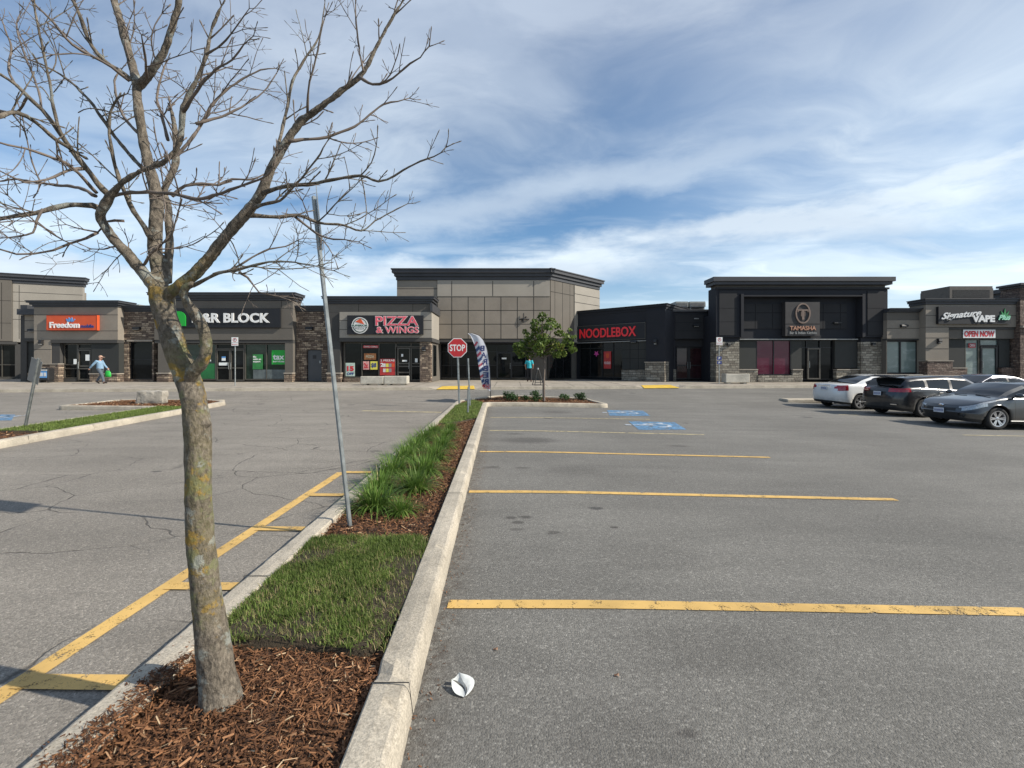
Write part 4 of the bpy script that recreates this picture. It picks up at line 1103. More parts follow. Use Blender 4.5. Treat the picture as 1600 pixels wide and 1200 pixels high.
W.joints(JOINT, [], [(706, 439, 462.5), (770, 439, 462.5), (834, 439, 462.5)], v=.03, w=.045)
W.joints(JOINT, [(620, 683, 451)], v=-.04, w=.045)
W.window([684, 702, 726, 750, 775, 800, 822, 845, 868], 536, 591, v=-1.35, frame=FRAMED, rails=(549, 571))
W.part('soffit', NAVY, 684, 860, 534.5, 536, -.1, -1.5)
W.part('notice', PAPER, 783.5, 791, 558.5, 561, -1.2, -1.21)
W.window([775.5, 799.5], 550, 593.2, v=-1.2, frame=FRAMED, name='door', fw=.08, handle=797)
mb = MB(); a = W.u(818); zz = W.z(818, 497); mb.tube([(a - .3, -.03, zz - .1), (a, -.12, zz - .06), (a + .4, -.03, zz - .1)], .05, 6); mb.tube([(a, -.1, zz - .35), (a, -.1, zz + .35)], .04, 6); mb.tube([(a - .15, -.08, zz - .25), (a + .2, -.08, zz + .1)], .05, 6); mb.build('wall_emblem', BLACKM, W.o)
# --- angled wing of the tall block
W = Wall('shop_building', 'angled wing of the tall block, half dark and half sunlit taupe', 'building', 860.5, 33.25, 938, 38.0)
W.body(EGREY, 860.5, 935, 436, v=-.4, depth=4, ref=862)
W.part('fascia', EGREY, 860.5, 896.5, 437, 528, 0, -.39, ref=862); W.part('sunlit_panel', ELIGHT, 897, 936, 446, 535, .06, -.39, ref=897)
W.part('upper_band', EGREY, 896.8, 936, 437, 445.5, 0, -.39, ref=862)
W.cornice(CHAR, 860.5, 936, 420.5, 437, depth=4, ref=861, prof=((.0, .32, .05), (.32, .62, .16), (.62, .90, .30), (.90, 1.0, .36)))
W.part('lintel', NAVY, 860.5, 936, 528.5, 536, -.03, -.39, ref=862)
W.window([860.8, 872, 884, 896], 536.5, 592, v=-.25, frame=FRAMED, ref=862)
W.joints(JOINT, [(897, 936, 459), (897, 936, 472)], v=.06, w=.04, ref=897)
W.joints(JOINT, [(860.5, 896.5, 459)], [(867, 438, 528), (879, 438, 528), (890.5, 438, 528)], w=.04, ref=880)

# --- noodle shop (angled, in shade)
W = Wall('shop_building', 'angled blue black shop unit in shade with red letters', 'building', 895, 35.9, 1040.5, 31.0)
W.body(NAVY, 895, 1040.5, 480, v=-.5, depth=6, ref=1040)
W.cornice(NAVY, 895, 1040.5, 474, 483, depth=6, ref=1040, prof=((.0, .5, .03), (.5, .92, .10), (.92, 1.0, .16)))
W.part('fascia', NAVY, 895, 1010.5, 483.3, 531.5, 0, -.499, ref=1010)
W.part('pier', NAVY, 1010.7, 1040.5, 483.3, 565, .12, -.499, ref=1040)
W.part('ledge', LEDGE, 1009.5, 1041, 565.2, 566.5, .3, -.49, ref=1040); W.part('stone_base', STONEG, 1010.3, 1040.8, 566.7, None, .26, -.49, ref=1040)
W.part('wall_panel', PANELG, 971.5, 1010.4, 532, 577.5, -.04, -.49, ref=1010); W.part('stone_base', STONEG, 971.5, 1010.2, 578, None, .03, -.49, ref=1010)
W.part('trim', GREYM, 900, 1010.5, 531.7, 532.8, .06, -.49, ref=1010)
W.window([903, 919.5, 938.5, 955.5, 971.3], 534, 590.5, v=-.3, frame=FRAMED, rails=(543,), ref=971)
W.joints(NJOINT, [(971.5, 1010.4, 546), (971.5, 1010.4, 560)], [(984, 533, 577), (997, 533, 577)], v=-.04, ref=1000)
W.lamp(991, 532.5, .5, .14)
W.lamp(1026, 530, .2, .4, v=.12)
o = W.part('poster', POSTR, 941, 952.5, 549, 576, -.23, -.24, ref=947)
t_ = W.rect(942, 951.5, 565, 569, 947); text_mb('NOODLES', t_[0], t_[1], t_[2], t_[3], .225, .006, .0).build('lettering', WHITE, o)
W.part('print', ORANGE, 944.5, 949, 552, 559, -.225, -.235, parent=o, ref=947)
mb = MB(); q = W.rect(925, 934, 548, 557, 930); c0 = ((q[0] + q[1]) / 2, (q[2] + q[3]) / 2); r0 = (q[1] - q[0]) / 2
mb.prism([(c0[0] + r0 * (1 if i % 2 else .45) * math.sin(i * math.pi / 5), c0[1] + r0 * (1 if i % 2 else .45) * math.cos(i * math.pi / 5)) for i in range(10)], .22, .235); mb.build('flower_decal', P('magenta_print', (.5, .05, .25)), W.o)
S, w, h = W.sign('black sign with red letters on the angled noodle shop', 898, 1009.5, 503.5, 529.5, .10, BLACK, th=.09, ref=1009)
k = w / W.rect(898, 1009.5, 500, 501)[1] if False else 1
ua = W.u(898); text_mb('NOODLEBOX', W.u(907) - ua, W.u(995) - ua, h * .19, h * .80, 0, .06, .018).build('red_lettering', P('lit_red_letters', (.6, .02, .03), .4, var=.03, emit=((1, .03, .04), .06)), S)
MB().box(0, w, -.01, .0, h - .03, h).box(0, w, -.01, 0, 0, .03).box(w - .03, w, -.01, 0, .031, h - .031).build('trim', FRAME, S)

# --- dark link with double doors
W = Wall('shop_building', 'low blue black link with recessed double doors beside the noodle shop', 'building', 1041, 32.0, 1122, 32.0)
W.body(NAVY, 1041, 1122, 487.5, v=-.8, depth=11)
W.part('coping', CHAR, 1041, 1122, 483.5, 487.2, .05, -11)
W.part('fascia', NAVY, 1041, 1122, 487.7, 530, -.05, -.79)
W.part('fascia_panel', NAVY2, 1055, 1099, 491.5, 529, .0, -.049)
W.joints(NJOINT, [(1055, 1099, 504), (1055, 1099, 517)])
W.part('pier', NAVY, 1041, 1056, 530.3, 577, -.1, -.79); W.part('stone_base', STONEG, 1041, 1056.5, 577.3, None, 0, -.79)
W.part('pier', NAVY, 1104, 1122, 530.3, None, -.1, -.79)
W.part('transom', NAVY2, 1056.3, 1103.7, 530.3, 541.5, -.3, -.79)
W.window([1057.5, 1080], 542, 593, v=-.5, frame=FRAMED, name='door', fw=.09, rails=(571,), handle=1078, mat=P('dark_maroon_glass', (.03, .012, .014), .05, var=.5, scale=1.5)); W.window([1080.4, 1103], 542, 593, v=-.5, frame=FRAMED, name='door', fw=.09, rails=(571,), handle=1082, mat=MATS['dark_maroon_glass'])
W.part('notice', P('pale_notice', (.25, .40, .42)), 1101.5, 1107, 549.5, 569.5, -.05, -.09)
W.lamp(1087, 507, .4, .18)
W.part('wall_vent', GREYM, 1084.5, 1091.5, 497, 498.6, .06, .001)

# --- T restaurant
W = Wall('shop_building', 'large blue black restaurant block with pale stone piers', 'building', 1118, 30.2, 1385, 30.2)
W.body(NAVY, 1118, 1385, 450, v=-.9, depth=1.1)
W.cornice(CHAR, 1118, 1385, 434, 445.5, v=.1, depth=1.1, prof=((.0, .42, .18), (.42, 1.0, .30)))
W.part('frieze', EGREY, 1120, 1383, 445.8, 449.5, .0, -.89)
W.part('head_beam', NAVY, 1118, 1385, 449.8, 461.5, .1, -.89)
W.part('head_trim', NAVY2, 1116.5, 1386.5, 449.6, 452.5, .18, .102)
W.part('side_pilaster', NAVY, 1118, 1155, 461.7, 527, .1, -.89); W.part('side_pilaster', NAVY, 1348.5, 1385, 461.7, 527, .1, -.89)
W.part('pilaster_panel', NAVY2, 1122.5, 1150, 455, 524, .14, .103); W.part('pilaster_panel', NAVY2, 1353, 1379, 455, 524, .14, .103)
W.part('frame_trim', NAVY, 1155.2, 1159.5, 460, 527, .24, -.6); W.part('frame_trim', NAVY, 1343.5, 1348, 460, 527, .24, -.6); W.part('frame_trim', NAVY, 1159.7, 1343.3, 461.8, 464, .24, -.6)
W.part('recessed_wall', NAVY, 1159.8, 1343.2, 464.3, 529, -.35, -.89)
W.part('panelling', NAVY2, 1160, 1328, 474, 513, -.29, -.349)
W.joints(NJOINT, [(1160, 1328, 488)], [(1184, 474, 513), (1211, 474, 513), (1291, 474, 513), (1318, 474, 513)], v=-.29, w=.05)
W.joints(NJOINT, [(1122.5, 1150, 482), (1122.5, 1150, 503), (1353, 1379, 482), (1353, 1379, 503)], v=.14, w=.03)
W.part('trim', GREYM, 1157.5, 1343, 529.3, 530.6, -.12, -.89)
W.part('lintel', NAVY, 1118, 1155.3, 527.3, 534, -.05, -.89); W.part('lintel', NAVY, 1346, 1385, 527.3, 534, -.05, -.89)
for a, b in ((1119, 1155), (1345.5, 1381)): W.part('stone_pier', STONEG, a, b, 534.3, None, .0, -.88)
W.part('wall_panel', PANELG, 1155.4, 1185, 531, 576.5, -.3, -.88); W.part('wall_panel', PANELG, 1240.5, 1257, 531, 576.5, -.3, -.88); W.part('wall_panel', PANELG, 1309.5, 1345.2, 531, 575.5, -.3, -.88)
for a, b in ((1155.4, 1186), (1240.5, 1256.5), (1309.8, 1345.2)): W.part('ledge', LEDGE, a, b, 576.8, 578.5, -.1, -.88); W.part('stone_base', STONEG, a, b, 578.8, None, -.15, -.88)
W.part('stone_base', STONEG, 1186.3, 1240.2, 586.5, None, -.12, -.88)
W.window([1185.5, 1213, 1240], 531, 586, v=-.35, mat=GLASSP, frame=FRAMED)
W.window([1257.3, 1267, 1288.5, 1309], 531, 593.3, v=-.5, frame=FRAMED, rails=(543,))
W.window([1267.5, 1288], 543.5, 593, v=-.42, frame=FRAME, name='door', fw=.09, handle=1270)
for p_ in (1138, 1363): W.lamp(p_, 535.5, .2, .2)
W.part('wall_bracket', BLACKM, 1306, 1317, 503, 505, -.1, -.289)
S, w, h = W.sign('square charcoal sign with a ringed T above copper letters', 1225.5, 1279, 472, 525, .12, P('brown_black_panel', (.040, .037, .037), .7), th=.4)
mb = MB(); cx, cz = w / 2, h * .66
n = 36; Ro, Ri = (.50, .68), (.41, .59)
vs = []
for i in range(n):
    a = math.tau * i / n; ca, sa = math.cos(a), math.sin(a)
    vs += [(cx + Ro[0] * ca, -.06, cz + Ro[1] * sa), (cx + Ri[0] * ca, -.06, cz + Ri[1] * sa), (cx + Ro[0] * ca, 0, cz + Ro[1] * sa), (cx + Ri[0] * ca, 0, cz + Ri[1] * sa)]
fs = []
for i in range(n):
    a = 4 * i; b = 4 * ((i + 1) % n); fs += [(a, a + 1, b + 1, b), (a + 2, b + 2, b, a) [::1], (a + 3, b + 3, b + 1, a + 1)[::-1]]
mb.add(vs, fs); mb.build('ring', BRONZE, S)
mb = MB(); mb.box(cx - .36, cx + .36, -.06, 0, cz + .17, cz + .26); mb.box(cx - .07, cx + .07, -.06, 0, cz - .42, cz + .168); mb.box(cx - .14, cx - .09, -.06, 0, cz - .2, cz + .12); mb.box(cx + .09, cx + .14, -.06, 0, cz - .2, cz + .12); mb.box(cx - .36, cx - .3, -.06, 0, cz + .08, cz + .168); mb.box(cx + .3, cx + .36, -.06, 0, cz + .08, cz + .168); mb.build('letter_t', BRONZE, S)
MB().box(0, w, -.01, .0, h * .345, h * .36).build('divider', JOINT, S)
text_mb('TAMASHA', w * .12, w * .88, h * .165, h * .29, 0, .05, .02).build('copper_lettering', COPPER, S)
text_mb('Bar & Indian Kitchen', w * .12, w * .90, h * .05, h * .13, 0, .04, .01).build('copper_lettering', GREYM, S)

# --- taupe link with teal windows
W = Wall('shop_building', 'low taupe link with teal windows beside the vape shop', 'building', 1386, 29.75, 1446, 29.75)
W.body(EGREY, 1386, 1450, 488, v=-.4, depth=11)
W.cornice(CHAR, 1386, 1450, 482, 488, side=False)
W.part('upper_fascia', EGREY, 1386, 1450, 488.3, 500, -.02, -.39); W.part('fascia', EBEIGE, 1386, 1450, 500.3, 529, .0, -.39)
W.part('lintel', EDARK, 1386, 1450, 529.3, 531.5, -.05, -.39)
W.part('pier', EDARK, 1438.5, 1450, 531.8, None, -.05, -.39)
W.part('pier', EGREY, 1386, 1387, 531.8, None, -.05, -.39)
W.window([1387.3, 1411, 1438], 532, 584, v=-.25, mat=GLASST, frame=FRAMED, fw=.08)
W.part('stone_base', STONER, 1387.3, 1438, 584.5, None, .02, -.39)
W.lamp(1411, 507, .42, .2)
W.joints(JOINT, [(1386, 1450, 513)])

# --- vape shop
W = Wall('shop_building', 'taupe vape shop unit with a banner over its door at the right', 'building', 1446.5, 29.3, 1594, 29.3)
W.body(EBEIGE, 1446.5, 1594, 475)
W.cornice(CHAR, 1446.5, 1594, 467, 475.5, prof=((.0, .45, .06), (.45, .85, .16), (.85, 1.0, .22)))
W.part('fascia', EBEIGE, 1446.5, 1594, 476, 511, 0, -.499)
W.part('pier', EBEIGE, 1446.5, 1482.5, 511.3, 563, -.003, -.498)
W.part('ledge', LEDGE, 1445, 1486, 563.2, 564.5, .2, -.49); W.part('stone_base', STONER, 1446, 1485, 564.7, None, .15, -.49)
W.part('lintel', EGREY, 1482.8, 1594, 511.3, 529, -.12, -.498)
W.part('lintel_trim', EDARK, 1482.8, 1590, 511.4, 515, -.06, -.118)
W.part('wall_panel', PANELG, 1485.3, 1513.5, 529.3, 574, -.25, -.49); W.part('wall_panel', PANELG, 1567.5, 1584, 529.3, 574, -.25, -.49)
W.part('reveal', EDARK, 1482.8, 1485, 529.3, 563, -.1, -.49)
W.part('ledge', LEDGE, 1485.3, 1513.5, 574.3, 575.7, -.05, -.49); W.part('stone_base', STONER, 1485.3, 1513.5, 576, None, -.08, -.49)
W.part('stone_base', STONER, 1567.5, 1594, 574.3, None, -.08, -.49)
W.window([1514, 1536.3], 530, 592, v=-.3, mat=GLASST, frame=FRAME)
W.window([1537, 1566.5], 530, 540, v=-.3, frame=FRAMED, mat=GLASST, name='transom_window')
W.window([1538.5, 1565.5], 541, 593.5, v=-.3, mat=GLASST, frame=FRAMED, name='door', fw=.12, handle=1541)
W.joints(JOINT, [(1446.5, 1463, 493), (1577, 1594, 493), (1446.5, 1482.5, 511.2), (1446.5, 1482.5, 528), (1446.5, 1482.5, 545)], w=.03)
W.lamp(1466, 529, .2, .34)
o = W.part('open_decal', P('dark_red_print', (.30, .02, .03)), 1519, 1530.5, 536, 543, -.24, -.25); t_ = W.rect(1521, 1529, 537.5, 541.5)
text_mb('OPEN', t_[0], t_[1], t_[2], t_[3], .238, .005, 0).build('lettering', WHITE, o)
S, w, h = W.sign('dark vape shop sign with white script lettering and a green leaf', 1462.5, 1574.5, 479.5, 506.5, .18, BLACK)
k = w / 112.0; s4 = lambda px: (px - 1462.5) * k
text_mb('Signature', s4(1466), s4(1528), h * .14, h * .62, 0, .05, .022, .45, arc=h * .22).build('script_lettering', WHITE, S)
text_mb('VAPE', s4(1514), s4(1549), h * .10, h * .50, 0, .05, .05).build('white_lettering', WHITE, S)
mb = MB(); lx, lz = s4(1565), h * .34
for a in (-100, -62, -30, 0, 30, 62, 100):
    L_ = .62 * (1 - abs(a) / 190); dx, dz = math.sin(R(a)), math.cos(R(a)); nx_, nz_ = dz, -dx
    mb.prism([(lx, lz), (lx + dx * L_ * .5 - nx_ * .06, lz + dz * L_ * .5 - nz_ * .06), (lx + dx * L_, lz + dz * L_), (lx + dx * L_ * .5 + nx_ * .06, lz + dz * L_ * .5 + nz_ * .06)], -.03 - abs(a) * .00005, 0)
mb.build('leaf_emblem', P('leaf_green', (.03, .25, .08)), S)
text_mb('Plus', s4(1554), s4(1573), h * .22, h * .52, -.035, .03, .03, .4).build('script_lettering', P('mint_letters', (.35, .70, .50)), S)
S, w, h = W.sign('white banner with red OPEN NOW letters over the vape shop door', 1506, 1556.5, 515, 528, -.04, WHITE, th=.02, name='banner', cat='banner')
text_mb('OPEN NOW', w * .03, w * .97, h * .14, h * .86, 0, .01, .05).build('red_lettering', SRED, S)
# --- stone tower at right edge
W = Wall('shop_building', 'brown stone tower cut off by the right edge', 'building', 1594.5, 29.05, 1790, 29.05)
W.body(STONER, 1594.5, 1790, 449, v=-.01)
W.cornice(CHAR, 1594.5, 1790, 443, 449.5, prof=((0, .5, .1), (.5, 1, .3)))
W.part('ledge', LEDGE, 1594.3, 1790, 509, 512, .15, -.02)
W = Wall('shop_building', 'distant stepped roof block above the vape shop right end', 'building', 1579, 37.0, 1640, 37.0)
W.body(EDARK, 1572, 1640, 463, v=-.01, depth=5)
W.cornice(CHAR, 1579, 1640, 450, 463, depth=4, prof=((0, .5, .03), (.5, 1, .25)))
W = Wall('shop_building', 'row of shops going on beyond the left edge', 'building', -520, 30.5, -262, 31.5)
W.body(EBEIGE, -520, -262, 480, v=-.01); W.cornice(CHAR, -520, -262, 470, 480)

# rooftop units
def rtu(label, px0, px1, py0, py1, y, mat, dep=1.6, legs=True, leg_to=484):
    x0, x1 = XP(px0, y), XP(px1, y); z0, z1 = ZP(py1, y), ZP(py0, y)
    o = thing('rooftop_unit', label, 'air conditioner', ((x0 + x1) / 2, y + dep / 2, z0 - .4), 0, 'air conditioning units on the roofs')
    w = (x1 - x0) / 2; h = z1 - z0
    mb = MB(); mb.box(-w, w, -dep / 2, dep / 2, .4, .4 + h * .82); mb.box(-w * .985, w * .985, -dep / 2 + .03, dep / 2 - .03, .4 + h * .82, .4 + h); mb.build('casing', mat, o)
    mb = MB(); 
    for i in range(7): zz = .4 + h * (.12 + .09 * i); mb.box(-w * .85, w * .85, -dep / 2 - .02, -dep / 2 - .002, zz, zz + h * .045)
    mb.build('louvre', GREYM if mat is HVAC else BLACKM, o)
    for sx_ in (-1, 1):
        mb = MB(); mb.box(sx_ * w * .85 - .05, sx_ * w * .85 + .05, -dep / 2 + .1, dep / 2 - .1, 0, .398); mb.build('rail', GREYM, o)
rtu('pale rooftop unit nearer the noodle shop', 1056, 1075.5, 471, 479.5, 35, HVAC); rtu('pale rooftop unit nearer the restaurant block', 1078, 1102.5, 471, 479.5, 35, HVAC)
rtu('big brown rooftop unit above the vape shop', 1484, 1552, 447, 467, 36, HVACD, 2.6)
rtu('small pale rooftop vent box behind the stone link with the tall window', 209, 217, 475.5, 480, 36, HVAC, .8)

# ------------------------------------------------------------------ street furniture
def ground_thing(name, label, cat, px, py, dz=0.0, group=None, rz=0.0):
    x, y = U(px, py, dz); return thing(name, label, cat, (x, y, G(x, y) + dz), rz, group)
def uchannel(mb, p0, p1, w=.06, d=.03):
    """flanged steel sign post, open side to the back"""
    p0 = Vector(p0); p1 = Vector(p1); L = (p1 - p0).length; q = (p1 - p0).to_track_quat('Z', 'Y')
    zt = (p1 - p0).normalized(); xt = Vector((1, 0, 0)); xt = (xt - zt * xt.dot(zt)).normalized(); yt = zt.cross(xt)
    M = Matrix.Translation(p0) @ Matrix((xt, yt, zt)).transposed().to_4x4()
    t = .005
    prof = [(-w / 2, 0), (-w / 4, 0), (-w / 5, -d), (w / 5, -d), (w / 4, 0), (w / 2, 0), (w / 2, t), (w / 4 - t * .6, t), (w / 5 - t * .8, -d + t), (-w / 5 + t * .8, -d + t), (-w / 4 + t * .6, t), (-w / 2, t)]
    n = len(prof); vs = [M @ Vector((x, y, 0)) for x, y in prof] + [M @ Vector((x, y, L)) for x, y in prof]
    mb.add(vs, [(i, (i + 1) % n, (i + 1) % n + n, i + n) for i in range(n)])
    mb.add([M @ Vector((x, y, L)) for x, y in prof], [(0, 1, 10, 11), (1, 2, 9, 10), (2, 3, 8, 9), (3, 4, 7, 8), (4, 5, 6, 7)])
    return M
# leaning galvanised pole in the mulch
y0 = 1.48 * F / (819 - HOR); x0 = XP(546.5, y0)
o = thing('sign_post', 'tall leaning galvanised square post in the mulch beside the grass clumps', 'post', (x0, y0, .12))
top = Vector((XP(490, 4.25), 4.25, ZP(306, 4.25))) - Vector((x0, y0, .12))
mb = MB(); zt = top.normalized(); vw = Vector((x0 - .25, y0, 0)).normalized(); xt = vw.cross(zt).normalized() * 1.0; yt = zt.cross(xt)
M = Matrix((xt, yt, zt)).transposed().to_4x4(); L = top.length
w_ = .021

prof = [(a * .74, b * .8) for a, b in [(-.027, .012), (-.014, .012), (-.009, -.014), (.009, -.014), (.014, .012), (.027, .012), (.027, .016), (.011, .016), (.006, -.010), (-.006, -.010), (-.011, .016), (-.027, .016)]]
n = 12; mb.add([M @ Vector((a, b, -.05)) for a, b in prof] + [M @ Vector((a, b, L)) for a, b in prof], [(i, (i + 1) % n, (i + 1) % n + n, i + n) for i in range(n)] + [(12, 13, 22, 23), (13, 14, 21, 22), (14, 15, 20, 21), (15, 16, 19, 20), (16, 17, 18, 19)])

mb.build('post', GALV, o)
# sign plate seen edge-on from here
mb = MB(); mb.box(w_ + .001, w_ + .006, -.30, .06, L - .50, L - .02, M); mb.box(w_ + .006, w_ + .02, -.01, .01, L - .4, L - .38, M); mb.build('sign_plate', GALV, o)
# left leaning sign
o = ground_thing('road_sign', 'grey backed sign leaning right on a post in the left island', 'sign', 39, 666, .14)
top = Vector((XP(61, 10.3), 10.3, ZP(560, 10.3))) - Vector(o.location)
mb = MB(); M = uchannel(mb, (0, 0, -.05), top, .07); mb.build('post', GALV, o)
mb = MB(); L = top.length; mb.bbox(-.20, .09, .008, .016, L - .60, L - .01, .003, M @ Matrix.Rotation(R(-8), 4, 'Z')); mb.build('sign_plate', GREYM, o)
# stop sign
o = thing('stop_sign', 'red octagonal stop sign on a steel post in the island', 'road sign', (XP(717.5, 17.0), 17.0, .15))
tp = Vector((XP(714.5, 17.0) - XP(717.5, 17), 0, ZP(530, 17) - .15))
mb = MB(); M = uchannel(mb, (0, .03, -.05), tp + Vector((0, .03, 0)), .075, .035); mb.build('post', GALV, o)
cz = ZP(543.5, 17.0) - .15; cx = XP(714.8, 17) - XP(717.5, 17)
def octo(r): return [(cx + r * math.cos(R(22.5 + 45 * i)), cz + r * math.sin(R(22.5 + 45 * i))) for i in range(8)][::-1]
mb = MB(); mb.prism(octo(.385), -.022, -.016); pl = mb.build('sign_face', WHITE, o)
mb = MB(); mb.prism(octo(.358), -.026, -.0222); mb.build('red_field', SRED, pl)
text_mb('STOP', cx - .285, cx + .285, cz - .125, cz + .125, -.0262, .004, .02).build('lettering', WHITE, pl)
# bare posts
for (bx, by, tx, ty, lab) in ((734.5, 635, 731.5, 560, 'bare steel post right behind the stop sign'), (731, 646, 732, 604, 'short bare steel stake in front of the stop sign')):
    yy = 1.46 * F / (by - HOR); o = thing('steel_post', lab, 'post', (XP(bx, yy), yy, .14))
    mb = MB(); uchannel(mb, (0, 0, -.05), (XP(tx, yy) - XP(bx, yy), 0, ZP(ty, yy) - .14), .055, .03); mb.build('post', GALV, o)
# fire-route signs on the pavement
for px, yy, t0, t1, b0, lab, blue in ((367, 25.6, 527, 540, 607, 'white parking sign on a thin pole before the tax shop', False), (1124, 28.2, 527, 539.5, 602, 'white sign with blue plates on a thin pole by the restaurant pier', True)):
    x = XP(px, yy); z0 = SW(x, yy); o = thing('road_sign', lab, 'road sign', (x, yy, z0))
    H = ZP(t0, yy) - z0
    mb = MB(); mb.tube([(0, .03, -.05), (0, .03, H)], .028, 8); mb.build('post', GALV, o)
    mb = MB(); mb.bbox(-.19, .19, -.012, -.002, H - .30, H, .004); mb.bbox(-.19, .19, -.012, -.002, H - .48, H - .315, .004); pl = mb.build('sign_plate', WHITE, o)
    mb = MB()
    for i in range(20):
        a0, a1 = math.tau * i / 20, math.tau * (i + 1) / 20
        mb.add([(.11 * math.cos(a0), -.0135, H - .15 + .11 * math.sin(a0)), (.11 * math.cos(a1), -.0135, H - .15 + .11 * math.sin(a1)), (.08 * math.cos(a1), -.0135, H - .15 + .08 * math.sin(a1)), (.08 * math.cos(a0), -.0135, H - .15 + .08 * math.sin(a0))], [(0, 1, 2, 3)])
    mb.build('red_ring', SRED, pl)
    text_mb('P', -.04, .04, H - .21, H - .09, -.0125, .002, .02).build('lettering', BLACKM, pl); text_mb('FIRE ROUTE', -.16, .16, H - .43, H - .37, -.0125, .002, 0).build('lettering', SRED, pl)
    if blue:
        for k_, (q0, q1) in enumerate(((557, 562.5), (564, 569))):
            mb = MB(); z1_, z0_ = ZP(q0, yy) - z0, ZP(q1, yy) - z0; mb.bbox(-.14, .14, -.012, -.002, z0_, z1_, .004); pp = mb.build('sign_plate', BLUE, o)
            text_mb('P', -.05, .05, z0_ + .04, z1_ - .04, -.0125, .002, .02).build('lettering', WHITE, pp)
# planters
def planter(label, px0, px1, py0, py1, yy):
    x0, x1 = XP(px0, yy), XP(px1, yy); xc = (x0 + x1) / 2; z = SW(xc, yy); H = ZP(py0, yy) - z
    o = thing('planter', label, 'planter', (xc, yy + .3, z), 0, 'concrete planter blocks on the pavement')
    w = (x1 - x0) / 2
    mb = MB(); mb.bbox(-w, w, -.32, .32, .07, H, .03); mb.build('block', PLANTER, o)
    mb = MB(); mb.box(-w + .15, -w + .35, -.25, .25, 0, .069); mb.box(w - .35, w - .15, -.25, .25, 0, .069); mb.build('foot', PLANTER, o)
    mb = MB(); mb.box(-w + .08, w - .08, -.24, .24, H + .001, H + .006); mb.build('soil', SOIL, o)
planter('left one of the two pale concrete planter blocks before the pizza shop', 563, 599.3, 588, 604, 26.3)
planter('right one of the two pale concrete planter blocks before the pizza shop', 600, 636, 587.5, 603.5, 26.3)
planter('pale concrete planter block before the restaurant left stone pier', 1134, 1171.5, 584, 600, 28.3)
# news box
yy = 29.6; x = XP(73, yy); z = SW(x, yy)
o = thing('newspaper_box', 'black newspaper box with blue front beside the stone base', 'newspaper box', (x, yy, z))
H = ZP(575, yy) - z
mb = MB(); mb.bbox(-.32, .32, -.22, .22, .12, H, .04); mb.build('cabinet', BLACKM, o)
mb = MB(); mb.box(-.24, .24, -.232, -.222, .30, H - .2); mb.build('display', SKYB, o)
mb = MB(); mb.box(-.2, -.03, -.24, -.2325, .4, H - .3); mb.box(.04, .2, -.24, -.2325, .4, H - .3); mb.build('printed_sheet', OFFW, o)
mb = MB(); mb.box(-.25, .25, -.245, -.2225, H - .17, H - .1); mb.build('header', OFFW, o)
mb = MB(); 
for a in (-.25, .25):
    mb.box(a - .03, a + .03, -.18, .18, 0, .119)
mb.build('feet', BLACKM, o)
# A-frame stand
yy = 26.6; x = XP(840.5, yy); z = SW(x, yy); o = thing('board_stand', 'black A-frame stand on the pavement left of the leafy tree', 'sign stand', (x, yy, z), R(14))
mb = MB()
for s in (-1, 1):
    mb.tube([(.27 * s, -.25, 0), (.04 * s, 0, .92)], .022, 6); mb.tube([(.27 * s, .25, 0), (.04 * s, .02, .92)], .022, 6)
mb.tube([(-.23, -.2, .16), (.23, -.2, .16)], .02, 6); mb.tube([(-.27, -.25, .02), (.27, -.25, .02)], .02, 6); mb.tube([(-.27, .25, .02), (.27, .25, .02)], .02, 6); mb.build('frame', BLACKM, o)
mb = MB(); mb.lathe([(.045, .90), (.06, .94), (.05, 1.0), (.02, 1.02)], 10); mb.build('knob', GREYM, o)
# feather flag
yy = 18.6; x = XP(766.5, yy); z = G(x, yy) + .10
o = thing('feather_flag', 'tall barber shop feather flag with red, white and blue stripes', 'flag', (x, yy, z))
def F2(px, py): return (XP(px, yy) - x, ZP(py, yy) - z)
pole = [F2(766.5, 623), F2(766.5, 605), F2(765, 570), F2(762, 550), F2(757, 535), F2(750, 525), F2(741, 520.5), F2(733, 521)]
mb = MB(); mb.tube([(a, 0.012, b) for a, b in pole], [.018, .016, .014, .012, .010, .008, .007, .005], 6); mb.build('pole', BLACKM, o)
rights = [(521, 737.0), (524, 748), (530, 754.5), (540, 759.5), (550, 762), (570, 765), (590, 766), (606, 766.5), (612, 766.8)]
lefts = [(521, 731), (524, 735), (530, 737.5), (540, 741.5), (550, 744.5), (570, 747.5), (590, 751), (601, 753), (603.5, 754)]
NR, NC = 70, 14; mb = MB(); vs = []; rows = np.linspace(521, 603.5, NR)
for i, r in enumerate(rows):
    lx_ = np.interp(r, [a for a, b in lefts], [b for a, b in lefts]); rx_ = np.interp(r, [a for a, b in rights], [b for a, b in rights])
    ext = 0
    for j in range(NC + 1):
        u = j / NC; px = lx_ + (rx_ - lx_) * u; py = r + (8 * u if r > 590 else 8 * u * max(0, (r - 521) / 69)) * 1.0
        a, b = F2(px, py); vs.append((a, .035 * math.sin(u * 5 + i * .09) * (1 - u), b))
mb.v = vs
cols_ = []
for i in range(NR - 1):
    for j in range(NC):
        u = (j + .5) / NC; t = i / NR
        band = 0
        if u < .46 - .10 * t and i > 9:
            ph = (i * .22 + u * 3.0) % 3.0
            band = 1 if ph < .75 else (0 if ph < 1.4 else (2 if ph < 2.3 else 0))
        mb.f.append((i * (NC + 1) + j, i * (NC + 1) + j + 1, (i + 1) * (NC + 1) + j + 1, (i + 1) * (NC + 1) + j)[::-1]); mb.m.append(band)
fl = mb.build('flag_cloth', [P('flag_white', (.62, .62, .66), .8, var=.08), P('flag_red', (.48, .09, .12), .8), P('flag_navy', (.05, .09, .20), .8)], o, smooth=True)
